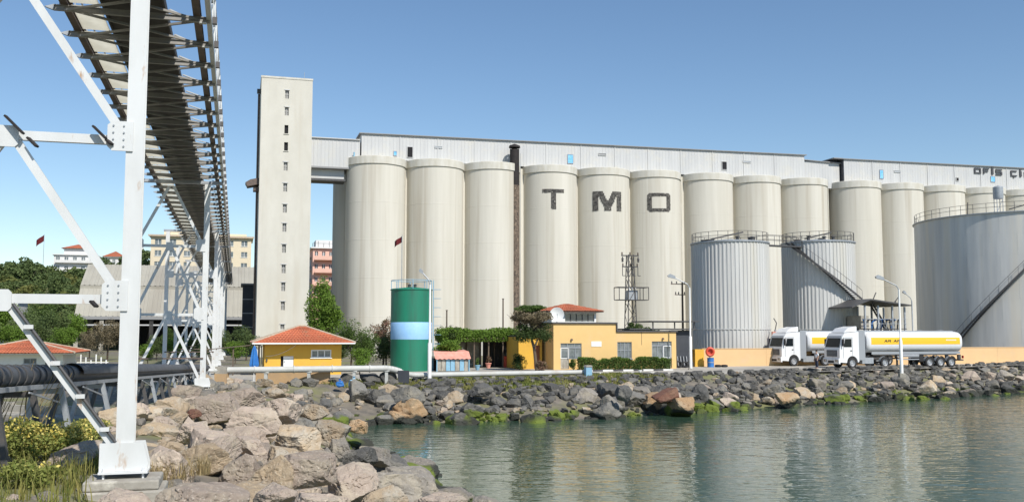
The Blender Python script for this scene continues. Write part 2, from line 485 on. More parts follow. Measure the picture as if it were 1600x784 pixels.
def copy_tree(o, parent=None):
    c = o.copy()
    COL.objects.link(c)
    c.parent = parent
    for ch in list(o.children):
        copy_tree(ch, c)
    return c

def inst(name, me, parent, loc=(0, 0, 0), rz=0.0, label=None):
    o = link(name, me, parent, label)
    o.location = loc
    o.rotation_euler = (0, 0, rz)
    return o

def quads_mesh(name, P, N, size, m, aspect=0.6, up=0.0):
    """a cloud of small leaf faces: centres P, per-leaf size"""
    n = len(P)
    d = RNG.normal(size=(n, 3))
    d /= np.linalg.norm(d, axis=1)[:, None]
    e = RNG.normal(size=(n, 3))
    if N is not None:
        d = d * 0.8 + N * 0.6
        d /= np.linalg.norm(d, axis=1)[:, None]
    e -= (e * d).sum(1)[:, None] * d
    e /= np.linalg.norm(e, axis=1)[:, None] + 1e-9
    g = np.cross(d, e)
    sz = np.asarray(size).reshape(-1, 1) * np.ones((n, 1))
    a, b = e * sz, g * sz * aspect
    V = np.stack([P - a, P - b * 0.9 + a * 0.1, P + a, P + b * 0.9 + a * 0.1], 1).reshape(-1, 3)
    me = bpy.data.meshes.new(name)
    me.vertices.add(4 * n)
    me.vertices.foreach_set('co', V.astype(np.float32).ravel())
    me.loops.add(4 * n)
    me.loops.foreach_set('vertex_index', np.arange(4 * n, dtype=np.int32))
    me.polygons.add(n)
    me.polygons.foreach_set('loop_start', np.arange(0, 4 * n, 4, dtype=np.int32))
    me.update(calc_edges=True)
    me.materials.append(M[m] if isinstance(m, str) else m)
    return me

def clumps(n, centre, rad, k=14, cl=0.42, seed=0):
    """points gathered in k clumps spread over an ellipsoid's volume"""
    rg = np.random.default_rng(seed)
    c = rg.normal(size=(k, 3))
    c /= np.linalg.norm(c, axis=1)[:, None]
    c *= (rg.random((k, 1)) ** 0.45) * 0.78
    pick = rg.integers(0, k, n)
    q = rg.normal(size=(n, 3))
    q /= np.linalg.norm(q, axis=1)[:, None]
    q *= (rg.random((n, 1)) ** 0.33)
    rr = cl * (0.6 + 0.8 * rg.random((k, 1)))
    p = c[pick] + q * rr[pick]
    return p * np.array(rad) + np.array(centre), q

def tree_parts(seed, h, rad, trunk_r, n, leaf, lm, k=16, base=0.3, cl=0.42):
    """trunk-with-limbs mesh and crown mesh, standing on the origin"""
    rg = random.Random(seed)
    t = MB()
    cz = h - rad[2]
    top = Vector((rg.uniform(-.2, .2), rg.uniform(-.2, .2), cz))
    mid = Vector((rg.uniform(-.15, .15), rg.uniform(-.15, .15), h * base))
    t.tube((0, 0, -0.3), mid, trunk_r, 8, trunk_r * .75)
    t.tube(mid, top, trunk_r * .75, 7, trunk_r * .3)
    for i in range(6):
        a = i * 1.05 + rg.random()
        f = rg.uniform(.1, .8)
        p = mid.lerp(top, f)
        q = Vector((math.cos(a) * rad[0] * .7, math.sin(a) * rad[1] * .7, cz + rg.uniform(-.4, .5) * rad[2]))
        t.tube(p, q, trunk_r * .4, 6, trunk_r * .1)
    P, q = clumps(n, (0, 0, cz), rad, k, cl, seed)
    cr = quads_mesh('crown', P, q, leaf * (0.7 + 0.6 * RNG.random(len(P))), lm)
    return t.mesh('trunk', 'bark'), cr

def tree(name, label, P, tp, rz=0, sc=1.0, group=None, cat='tree'):
    o = root(name, label, cat, P, rz, group)
    o.scale = (sc, sc, sc)
    link('trunk', tp[0], o)
    link('crown', tp[1], o)
    return o

# ================================================================== THE SETTING
SHORE = np.array([(9, -600), (8.5, -30), (6.5, 0), (4.2, 12), (0.6, 27), (-1.6, 31.5), (-5.2, 41), (-9.6, 53.5), (-8.2, 57.0), (3.9, 60.0), (12, 65.0),
                  (22, 71.9), (34, 79.5), (47, 88), (80, 110), (140, 150), (900, 640), (4000, 2600)], float)

def shore_dist(x, y):
    """signed distance to the waterline, positive on land"""
    x = np.asarray(x, float)
    y = np.asarray(y, float)
    best = np.full(x.shape, 1e18)
    sgn = np.ones(x.shape)
    for (ax, ay), (bx, by) in zip(SHORE[:-1], SHORE[1:]):
        dx, dy = bx - ax, by - ay
        t = np.clip(((x - ax) * dx + (y - ay) * dy) / (dx * dx + dy * dy), 0, 1)
        qx, qy = ax + t * dx - x, ay + t * dy - y
        d = qx * qx + qy * qy
        c = dx * (y - ay) - dy * (x - ax)
        upd = d < best - 1e-9
        best = np.where(upd, d, best)
        sgn = np.where(upd, np.where(c >= 0, 1.0, -1.0), sgn)
    return np.sqrt(best) * sgn

def smooth(a, b, t):
    t = np.clip((t - a) / (b - a), 0, 1)
    return t * t * (3 - 2 * t)

def land(x, y):
    x = np.asarray(x, float)
    y = np.asarray(y, float)
    s = shore_dist(x, y)
    crest = ROAD - 0.02 + 0.72 * (1 - smooth(26, 54, y))
    near = 1 - smooth(52, 62, y + 0.15 * np.maximum(x, 0))
    slope = 0.30 * near + 0.27 * (1 - near)
    z = np.where(s > 0, np.minimum(crest, -0.25 + slope * s), np.maximum(-4, -0.25 + 0.35 * s))
    # the low ground left of the pipe conveyor
    off = -(10.2 + 0.25 * (y - 20)) - x
    z = np.where(off > 0, z - 0.55 * smooth(0, 3, off) * (1 - smooth(40, 56, y)) * (y < 60), z)
    return z

def h1(x, y):
    return float(land(np.array([x]), np.array([y]))[0])

def grow(a, b, step, far, k=1.25):
    c = list(np.arange(a, b + 1e-6, step))
    d, up = step, []
    p = b
    while p < far:
        d *= k
        p += d
        up.append(p)
    d, dn = step, []
    p = a
    while p > -far:
        d *= k
        p -= d
        dn.append(p)
    return np.array(dn[::-1] + c + up)

def sheet(name, xs, ys, zf, m):
    X, Y = np.meshgrid(xs, ys)
    Z = zf(X, Y)
    V = np.stack([X.ravel(), Y.ravel(), Z.ravel()], 1)
    nx, ny = len(xs), len(ys)
    i = np.arange(ny - 1)[:, None] * nx + np.arange(nx - 1)[None, :]
    F = np.stack([i, i + 1, i + nx + 1, i + nx], -1).reshape(-1, 4)
    me = bpy.data.meshes.new(name)
    me.from_pydata(V.tolist(), [], F.tolist())
    me.materials.append(M[m])
    me.polygons.foreach_set('use_smooth', [True] * len(me.polygons))
    return link(name, me)

gx, gy = grow(-40, 70, 0.8, 5000), grow(0, 110, 0.8, 5000)
def ground_z(X, Y):
    z = land(X, Y)
    nz = np.sin(X * 1.7 + 0.6 * np.sin(Y * 1.1)) * np.cos(Y * 1.3 + 0.4 * X) * 0.05
    s = shore_dist(X, Y)
    return z + np.where((s > 0.5) & (s < 9), nz, 0)
tag(sheet('ground', gx, gy, ground_z, 'ground'), kind='structure')
w = MB()
w.add([(-5000, -5000, 0), (5000, -5000, 0), (5000, 5000, 0), (-5000, 5000, 0)], [(0, 1, 2, 3)])
tag(w.build('water', 'water'), kind='structure')

# quay road: pale concrete between the rock bank and the tank farm
rd = MB()
front = [(-30, 66.0), (-16, 66.5), (-8.5, 68.5), (-3, 73.5), (3, 77.5), (9, 79.5), (13, 77.5), (20, 80.5), (30, 85.8), (47, 97.0), (80, 119), (140, 158)]
back = [(-34, 84), (-18, 88), (-10, 91), (-4, 93), (2, 95), (8, 96.6), (13, 98), (20, 100), (30, 103), (50, 109), (84, 128), (140, 168)]
vs = [(x, y, ROAD + 0.006) for x, y in front] + [(x, y, ROAD + 0.006) for x, y in back]
k = len(front)
rd.add(vs, [(i, i + 1, k + i + 1, k + i) for i in range(k - 1)])
tag(rd.build('road', 'road'), kind='structure')

# painted kerb: black and white blocks, each its own stone
kb = root('kerb', 'black and white painted kerb along the quay road', 'kerb', (0, 0, 0), 0)
kb['kind'] = 'structure'
kme = {c: MB().prism([(-0.48, 0), (0.48, 0), (0.48, .14), (0.46, .16), (-0.46, .16), (-0.48, .14)], -0.12, 0.12).mesh('kerb_block', 'kerb_' + c) for c in ('white', 'black')}
def kerb_run(pts):
    i = 0
    for (ax, ay), (bx, by) in zip(pts[:-1], pts[1:]):
        L = math.hypot(bx - ax, by - ay)
        n = max(1, round(L / 0.98))
        for j in range(n):
            t = (j + .5) / n
            o = inst('kerb_block', kme['white' if i % 2 else 'black'], kb, (ax + (bx - ax) * t, ay + (by - ay) * t, ROAD - 0.01), math.atan2(by - ay, bx - ax))
            i += 1
kerb_run([(-16, 66.3), (-8.5, 68.2), (-3, 73.2), (3, 77.2), (9, 79.2), (12.8, 79.6)])
K2 = G(893, 580.5)
kerb_run([(K2.x, K2.y), U(K2.x, K2.y, 9.6)])

# ------------------------------------------------------------------ stones
def rock_mesh(seed, sub, npl=15, flat=(1, 0.85, 0.62), ncut=0.035, sharp=26.0):
    rg = np.random.default_rng(seed)
    bm = bmesh.new()
    bmesh.ops.create_icosphere(bm, subdivisions=sub, radius=1)
    bm.verts.ensure_lookup_table()
    D = np.array([v.co[:] for v in bm.verts])
    # a broken block: three pairs of rough quarry faces, then odd corners knocked off
    Nb = np.concatenate([np.eye(3), -np.eye(3)]) + rg.normal(size=(6, 3)) * .22
    Nn = np.concatenate([Nb, rg.normal(size=(npl, 3))])
    Nn /= np.linalg.norm(Nn, axis=1)[:, None]
    dd = np.concatenate([0.66 + 0.16 * rg.random(6), 0.74 + 0.30 * rg.random(npl)])
    dots = D @ Nn.T
    rr = np.where(dots > 0.05, dd / np.maximum(dots, 0.05), 9)
    rr = np.minimum(rr, 1.35)
    r = -np.log(np.exp(-sharp * rr).sum(1) + np.exp(-sharp * 1.25)) / sharp
    off = rg.random(3) * 50
    nz = np.array([mnoise.fractal(Vector(d * 2.3 + off), 1.0, 2.1, 4) for d in D])
    nz2 = np.array([mnoise.noise(Vector(d * 7.0 + off)) for d in D])
    crk = np.array([abs(mnoise.noise(Vector(d * 3.1 + off * 1.7))) for d in D])
    r = r + ncut * nz * 1.3 + ncut * 0.35 * nz2 - ncut * 1.1 * np.clip(.12 - crk, 0, .12) / .12
    P = D * r[:, None] * np.array(flat)
    for v, p in zip(bm.verts, P):
        v.co = p
    me = bpy.data.meshes.new('stone')
    bm.to_mesh(me)
    bm.free()
    me.polygons.foreach_set('use_smooth', [True] * len(me.polygons))
    me.set_sharp_from_angle(angle=R(24))
    me.materials.append(M['rock_grey'])
    return me
BIG = [rock_mesh(100 + i, 5, 9 + i % 5, (1, 0.72 + 0.05 * (i % 5), 0.50 + 0.06 * (i % 4)), 0.05, 110.0) for i in range(9)]
MID = [rock_mesh(200 + i, 4, 9 + i % 6, (1, 0.72 + 0.05 * (i % 5), 0.56 + 0.06 * (i % 4)), 0.045, 90.0) for i in range(14)]
SML = [rock_mesh(300 + i, 3, 9 + i % 5, (1, 0.8, 0.65), 0.03, 80.0) for i in range(10)]

def stone(me, parent, x, y, z, r, m, rz=None, tilt=0.35, label=None, name='stone', scz=1.0):
    o = link(name, me, parent, label)
    o.location = (x, y, z)
    o.scale = (r, r, r * scz)
    o.rotation_euler = (random.uniform(-tilt, tilt), random.uniform(-tilt, tilt), random.uniform(0, 6.28) if rz is None else rz)
    o.material_slots[0].link = 'OBJECT'
    o.material_slots[0].material = M[m]
    return o

def pick(ws):
    r = random.random() * sum(w for _, w in ws)
    for n_, w_ in ws:
        r -= w_
        if r <= 0:
            return n_
    return ws[-1][0]

bw = root('rock_breakwater', 'jumble of pinkish and brown boulders piled from the white trestle base to the water', 'breakwater', (-6, 30, 0), 0)
rv = root('rock_revetment', 'long bank of dark grey boulders between the far waterline and the quay road', 'revetment', (20, 70, 0), 0)
bw_inv, rv_inv = Vector((-6, 30, 0)), Vector((20, 70, 0))
placed = []
def put(x, y, r, me, m, parent, inv, lift=0.12, label=None, tilt=0.35, scz=1.0, rz=None, base=None):
    z = (h1(x, y) if base is None else base) + r * lift
    placed.append((x, y, r))
    return stone(me, parent, x - inv.x, y - inv.y, z, r, m, rz, tilt, label, scz=scz)

# boulders of the foreground, one by one (pixel of the photograph, height, half size, stone, mesh)
HAND = [
    (322, 776, 3.05, 1.02, 'rock_pink', 0), (425, 770, 2.75, 0.62, 'rock_pink', 5), (505, 785, 2.95, 0.72, 'rock_pink', 1), (592, 779, 2.8, 0.55, 'rock_tan', 2),
    (690, 784, 2.75, 0.66, 'rock_pink', 3), (766, 786, 2.7, 0.42, 'rock_grey', 4), (482, 722, 2.7, 0.98, 'rock_pink', 6), (425, 742, 2.45, 0.98, 'rock_tan', 7),
    (548, 738, 2.2, 1.05, 'rock_pink', 8), (600, 752, 1.9, 1.2, 'rock_grey', 1), (640, 752, 1.3, 1.3, 'rock_grey', 2), (345, 698, 2.75, 0.85, 'rock_pink', 3),
    (265, 700, 2.7, 0.9, 'rock_tan', 4), (300, 668, 2.8, 1.1, 'rock_pink', 5), (255, 655, 2.8, 0.75, 'rock_pink', 8), (390, 690, 2.7, 0.8, 'rock_pink', 0), (465, 675, 2.5, 1.25, 'rock_tan', 1),
    (515, 668, 2.3, 1.35, 'rock_tan', 6), (395, 655, 2.7, 1.35, 'rock_pink', 2), (340, 632, 2.75, 1.5, 'rock_pink', 7), (440, 636, 2.5, 1.4, 'rock_pink', 3), (490, 636, 2.3, 1.2, 'rock_tan', 8),
    (560, 712, 1.7, 0.95, 'rock_dark', 4), (590, 706, 1.5, 1.2, 'rock_grey', 5), (530, 690, 1.9, 0.95, 'rock_grey', 0), (250, 640, 2.7, 0.9, 'rock_tan', 6), (300, 645, 2.7, 0.45, 'rock_rust', 2),
    (560, 660, 1.3, 1.0, 'rock_orange', 1), (380, 615, 2.5, 1.6, 'rock_pink', 4), (75, 778, 2.75, 0.50, 'rock_grey', 5), (20, 782, 2.7, 0.4, 'rock_pink', 3), (185, 788, 2.95, 0.66, 'rock_pink', 2),
    (620, 648, 0.5, 1.1, 'rock_orange', 6), (225, 672, 2.75, 0.6, 'rock_tan', 0), (440, 705, 2.5, .7, 'rock_tan', 3), (650, 728, 0.5, 1.4, 'rock_grey', 6), (700, 772, 0.6, 1.5, 'rock_grey', 8), (610, 728, 1.0, 1.2, 'rock_dark', 7),
]
for i, (px, py, z, r, m, k) in enumerate(HAND):
    r *= 0.72 if py > 720 else 0.62
    y = (z - CAM_H) / ratio(py)
    x = xat(px, y, z)
    placed.append((x, y, r * 0.9))
    stone(BIG[k], bw, x - bw_inv.x, y - bw_inv.y, z - r * 0.22, r, m, None, 0.3, scz=1.0)

def clash(x, y, r, f=0.62):
    return any((x - a) ** 2 + (y - b) ** 2 < (f * (r + c)) ** 2 for a, b, c in placed)

TR1 = (-6.75, 16.7)
def near_ok(x, y):
    return x > -(9.6 + 0.25 * (y - 20)) and (x - TR1[0]) ** 2 + (y - TR1[1]) ** 2 > 0.95 and not (x < -6.3 - 0.2 * (y - 16) and y < 19.5)
cnt = 0
for rlo, rhi, tries, lim in ((0.55, 0.85, 1800, 95), (0.36, 0.55, 5500, 205), (0.22, 0.36, 5500, 228)):
    for _ in range(tries):
        if cnt >= lim:
            break
        y = random.uniform(9, 63)
        x = random.uniform(-21, 5)
        if not near_ok(x, y):
            continue
        s = float(shore_dist(np.array([x]), np.array([y]))[0])
        if s < -0.5 or s > 16:
            continue
        r = random.uniform(rlo, rhi) * (0.72 if y < 18 else 1)
        if y > 56 and x > -14:
            r *= 0.7
        if clash(x, y, r):
            continue
        wet = s < 3.2
        if y > 50:
            m = pick([('rock_pink', 2), ('rock_grey', 3), ('rock_mid', 3), ('rock_dark', 3 if x > -12 else 1), ('rock_tan', 2)])
        elif wet:
            m = pick([('rock_grey', 6), ('rock_mid', 2), ('rock_dark', 2), ('rock_tan', 1)])
        else:
            m = pick([('rock_pink', 7), ('rock_tan', 4), ('rock_grey', 1), ('rock_rust', .15)])
        put(x, y, r, random.choice(BIG if r > .5 and y < 36 else MID), m, bw, bw_inv, 0.22)
        cnt += 1

# far bank
FARS = [(1043, 613, 1.5, 1.0, 'rock_rust'), (1065, 628, 0.9, 1.15, 'rock_orange'), (1020, 622, 1.0, 1.0, 'rock_orange'), (640, 633, 1.0, 1.15, 'rock_orange'), (752, 605, 1.9, 0.75, 'rock_dark'),
        (975, 607, 1.9, 0.8, 'rock_dark'), (560, 606, 1.9, 0.9, 'rock_mid'), (640, 615, 1.7, .9, 'rock_mid'), (1230, 618, .9, 1.0, 'rock_orange'), (1205, 606, 1.3, .8, 'rock_mid'), (1180, 620, 0.6, .9, 'rock_tan'), (1450, 603, 1.2, .8, 'rock_tan')]
for i, (px, py, z, r, m) in enumerate(FARS):
    y = (z - CAM_H) / ratio(py)
    x = xat(px, y, z)
    put(x, y, r, MID[i % 14], m, rv, rv_inv, 0, base=z - .25 * r, label={'rock_rust': 'rusty red boulder'}.get(m))
for _ in range(1500):
    # the corner where the two banks meet
    x, y = random.uniform(-14, -3), random.uniform(55.5, 66)
    s = float(shore_dist(np.array([x]), np.array([y]))[0])
    r = random.uniform(.42, .85)
    if s < -.3 or s > 9 or sum(1 for c in bw.children) > 298 or clash(x, y, r, .52):
        continue
    put(x, y, r, random.choice(MID), pick([('rock_dark', 5), ('rock_mid', 4), ('rock_grey', 2), ('rock_tan', .6)]), bw, bw_inv, .25)
cnt = 0
for rlo, rhi, tries, lim in ((0.75, 1.15, 2600, 115), (0.48, 0.75, 6500, 215), (0.30, 0.48, 6500, 288)):
    for _ in range(tries):
        if cnt >= lim:
            break
        x = random.uniform(-9, 60)
        y = random.uniform(57, 104)
        s = float(shore_dist(np.array([x]), np.array([y]))[0])
        if s < -0.5 or s > (7.6 if x > 6 else 6.8):
            continue
        if y < 60 and x < -7:
            continue
        r = random.uniform(rlo, rhi) * (1.0 if x < 14 else .8) * (1 if s < 5 else .72)
        if clash(x, y, r, 0.5):
            continue
        dark = 5 if x < 16 else 2.4
        m = pick([('rock_dark', dark), ('rock_mid', 4), ('rock_grey', 2), ('rock_tan', .45 if x < 14 else 1.7), ('rock_pink', .3 if x < 14 else 1.5)])
        put(x, y, r, random.choice(MID), m, rv, rv_inv, 0.30 if s < 5.0 else 0.08)
        cnt += 1

# the small stones between the boulders: joined, nobody could pick them apart
def rubble(parent, inv, test, n, name, m, rlo=.10, rhi=.28):
    base = []
    for me in SML[:4]:
        bm = bmesh.new()
        bm.from_mesh(me)
        bmesh.ops.dissolve_limit(bm, angle_limit=R(22), verts=bm.verts, edges=bm.edges)
        bmesh.ops.triangulate(bm, faces=bm.faces)
        base.append((np.array([v.co[:] for v in bm.verts]), [tuple(v.index for v in f.verts) for f in bm.faces]))
        bm.free()
    b = MB()
    k = 0
    while k < n:
        x, y = test()
        if x is None:
            continue
        r = random.uniform(rlo, rhi)
        a = random.uniform(0, 6.28)
        V, F = base[k % 4]
        c, s_ = math.cos(a) * r, math.sin(a) * r
        W = np.stack([V[:, 0] * c - V[:, 1] * s_ + x - inv.x, V[:, 0] * s_ + V[:, 1] * c + y - inv.y, V[:, 2] * r + h1(x, y) + r * .25], 1)
        b.add(W.tolist(), F)
        k += 1
    o = b.build(name, m, parent)
    o['kind'] = 'stuff'
    return o
def t_near():
    y, x = random.uniform(10, 62), random.uniform(-21, 4)
    s = float(shore_dist(np.array([x]), np.array([y]))[0])
    return (x, y) if near_ok(x, y) and -0.3 < s < 16 else (None, None)
def t_far():
    x, y = random.uniform(-8, 60), random.uniform(58, 106)
    s = float(shore_dist(np.array([x]), np.array([y]))[0])
    return (x, y) if -0.3 < s < 9.8 and not (y < 60 and x < -6.5) else (None, None)
rubble(bw, bw_inv, t_near, 700, 'rubble', 'rock_grey')
rubble(bw, bw_inv, t_near, 600, 'rubble', 'rock_tan')
rubble(rv, rv_inv, t_far, 1100, 'rubble', 'rock_mid', .12, .34)
rubble(rv, rv_inv, t_far, 1100, 'rubble', 'rock_dark', .16, .46)
rubble(rv, rv_inv, t_far, 260, 'rubble', 'rock_tan')

# ------------------------------------------------------------------ grass and weeds
def blades(name, pts, hlo, hhi, m, per=14, spread=.18, wid=.012, kind='stuff', parent=None, lean=.5):
    b_v, b_f = [], []
    for (x, y, z) in pts:
        for _ in range(per):
            a, rr = random.uniform(0, 6.28), random.uniform(0, spread)
            bx, by = x + rr * math.cos(a), y + rr * math.sin(a)
            h = random.uniform(hlo, hhi)
            la = random.uniform(0, 6.28)
            ln = random.uniform(.1, lean) * h
            dx, dy = math.cos(la) * ln, math.sin(la) * ln
            sx, sy = -math.sin(la) * wid, math.cos(la) * wid
            o = len(b_v)
            b_v += [(bx - sx, by - sy, z), (bx + sx, by + sy, z), (bx + sx * .7 + dx * .4, by + sy * .7 + dy * .4, z + h * .6), (bx - sx * .7 + dx * .4, by - sy * .7 + dy * .4, z + h * .6), (bx + dx, by + dy, z + h)]
            b_f += [(o, o + 1, o + 2, o + 3), (o + 3, o + 2, o + 4)]
    me = bpy.data.meshes.new(name)
    me.from_pydata(b_v, [], b_f)
    me.materials.append(M[m])
    o = link(name, me, parent)
    if kind:
        o['kind'] = kind
    return o
pts = []
while len(pts) < 2600:
    x, y = random.uniform(-14, 12), random.uniform(60, 80)
    s = float(shore_dist(np.array([x]), np.array([y]))[0])
    lim = np.interp(x, [-30, -16, -8.5, -3, 3, 9, 13], [66, 66, 68, 73, 77, 79, 77])
    if 6.6 < s and y < lim and not (x < -9 and y < 64):
        if mnoise.noise(Vector((x * .25, y * .25, 3))) > -0.25:
            pts.append((x, y, h1(x, y) - .02))
tag(blades('grass', pts, .10, .30, 'grass', 10, .28, .03), 'short yellow green grass on the strip between kerb and rocks', 'grass')
pts = []
while len(pts) < 520:
    x, y = random.uniform(-13, -4.5), random.uniform(9.5, 19.5)
    if x < -6.6 - .16 * (y - 14):
        pts.append((x, y, h1(x, y) - .03))
tag(blades('weeds', pts, .12, .5, 'blade', 10, .2, .012, lean=.7), 'yellowing weeds and grass round the foot of the white trestle', 'weeds')
for i, (px, py, z, n) in enumerate([(262, 735, 2.7, 16), (235, 742, 2.65, 10), (305, 728, 2.7, 12), (222, 760, 2.6, 9)]):
    y = (z - CAM_H) / ratio(py)
    x = xat(px, y, z)
    pts = [(x + random.uniform(-.32, .32), y + random.uniform(-.25, .25), z - .15) for _ in range(n)]
    tag(blades('dry_grass_clump', pts, .15, .45, 'straw', 22, .14, .007, kind=None, lean=.9),
        ['largest straw-coloured grass tuft between the boulders beside the concrete footing', 'straw-coloured grass tuft touching the corner of the concrete footing', 'straw-coloured grass tuft farthest from the footing, above the big pink boulder', 'lowest straw-coloured grass tuft in front of the concrete footing'][i], 'grass clump', 'dry grass tufts among the boulders')
# tall bare stalks at the edge of the frame
st = MB()
base = G(8, 715, 2.6)
for i in range(26):
    p = Vector((base.x + random.uniform(-.5, .6), base.y + random.uniform(-.8, .8), 2.5))
    q = p + Vector((random.uniform(-.1, 1.0), random.uniform(-.3, .3), random.uniform(1.3, 2.3)))
    mdl = p.lerp(q, .5) + Vector((-.08, 0, .1))
    st.tube(p, mdl, .013, 4, .010)
    st.tube(mdl, q, .010, 4, .005)
tag(st.build('dry_stalks', 'straw'), 'tall bare straw-coloured stalks rising in front of the black pipe conveyor', 'dry stalks')
# flowering shrubs
for i, (px, py, rx, hh, n) in enumerate([(30, 735, 0.95, .85, 5200), (98, 730, 0.75, .72, 4200), (138, 698, .5, .5, 2000), (45, 778, .6, .45, 2200), (-45, 748, .9, 1.0, 3000)]):
    z = 2.55
    y = (z - CAM_H) / ratio(py)
    x = xat(px, y, z)
    o = root('flowering_shrub', ['tallest yellow-flowered shrub beside the dry stalks', 'yellow-flowered shrub just left of the white trestle base plate', 'small sparse yellow-flowered shrub behind the slanting white brace',
                                 'low shrub with few flowers at the bottom edge of the picture', 'yellow-flowered shrub cut off by the edge of the picture'][i], 'shrub', (x, y, h1(x, y)), 0, 'yellow flowering shrubs by the trestle')
    P, q = clumps(n, (0, 0, hh * .5), (rx, rx, hh * .55), 18, .4, 40 + i)
    P = P[P[:, 2] > 0]
    link('foliage', quads_mesh('foliage', P, None, .028 + .02 * RNG.random(len(P)), 'scrub', .55), o)
    F_, q = clumps(n // 5 if i != 3 else 60, (0, 0, hh * .62), (rx, rx, hh * .52), 22, .38, 60 + i)
    F_ = F_[F_[:, 2] > .15]
    link('flowers', quads_mesh('flowers', F_, None, .024 + .016 * RNG.random(len(F_)), 'petal', .9), o)['kind'] = 'stuff'
    b = MB()
    for j in range(12):
        a = random.uniform(0, 6.28)
        b.tube((random.uniform(-.1, .1), random.uniform(-.1, .1), 0), (math.cos(a) * rx * .6, math.sin(a) * rx * .6, hh * random.uniform(.6, .95)), .009, 5, .004)
    b.build('stems', 'bark', o)

# ================================================================== TRESTLES AND THE OVERHEAD CONVEYOR GALLERY
W2 = 2.0                                     # half the leg spacing
D1 = 16.7
zb = zat(D1, 733)
Rl = Vector((xat(195, D1, zb), D1, 0))
MIDP = Vector((Rl.x - W2 * UX, Rl.y - W2 * UY, 0))
GAL_Z = 14.25

def gus(mb, x, z, w, h, side, y0=-.02, y1=.02):
    """gusset plate with clipped corners"""
    c = min(w, h) * .18
    mb.prism([(x, z - h / 2), (x + side * (w - c), z - h / 2), (x + side * w, z - h / 2 + c), (x + side * w, z + h / 2 - c), (x + side * (w - c), z + h / 2), (x, z + h / 2)], y0, y1)

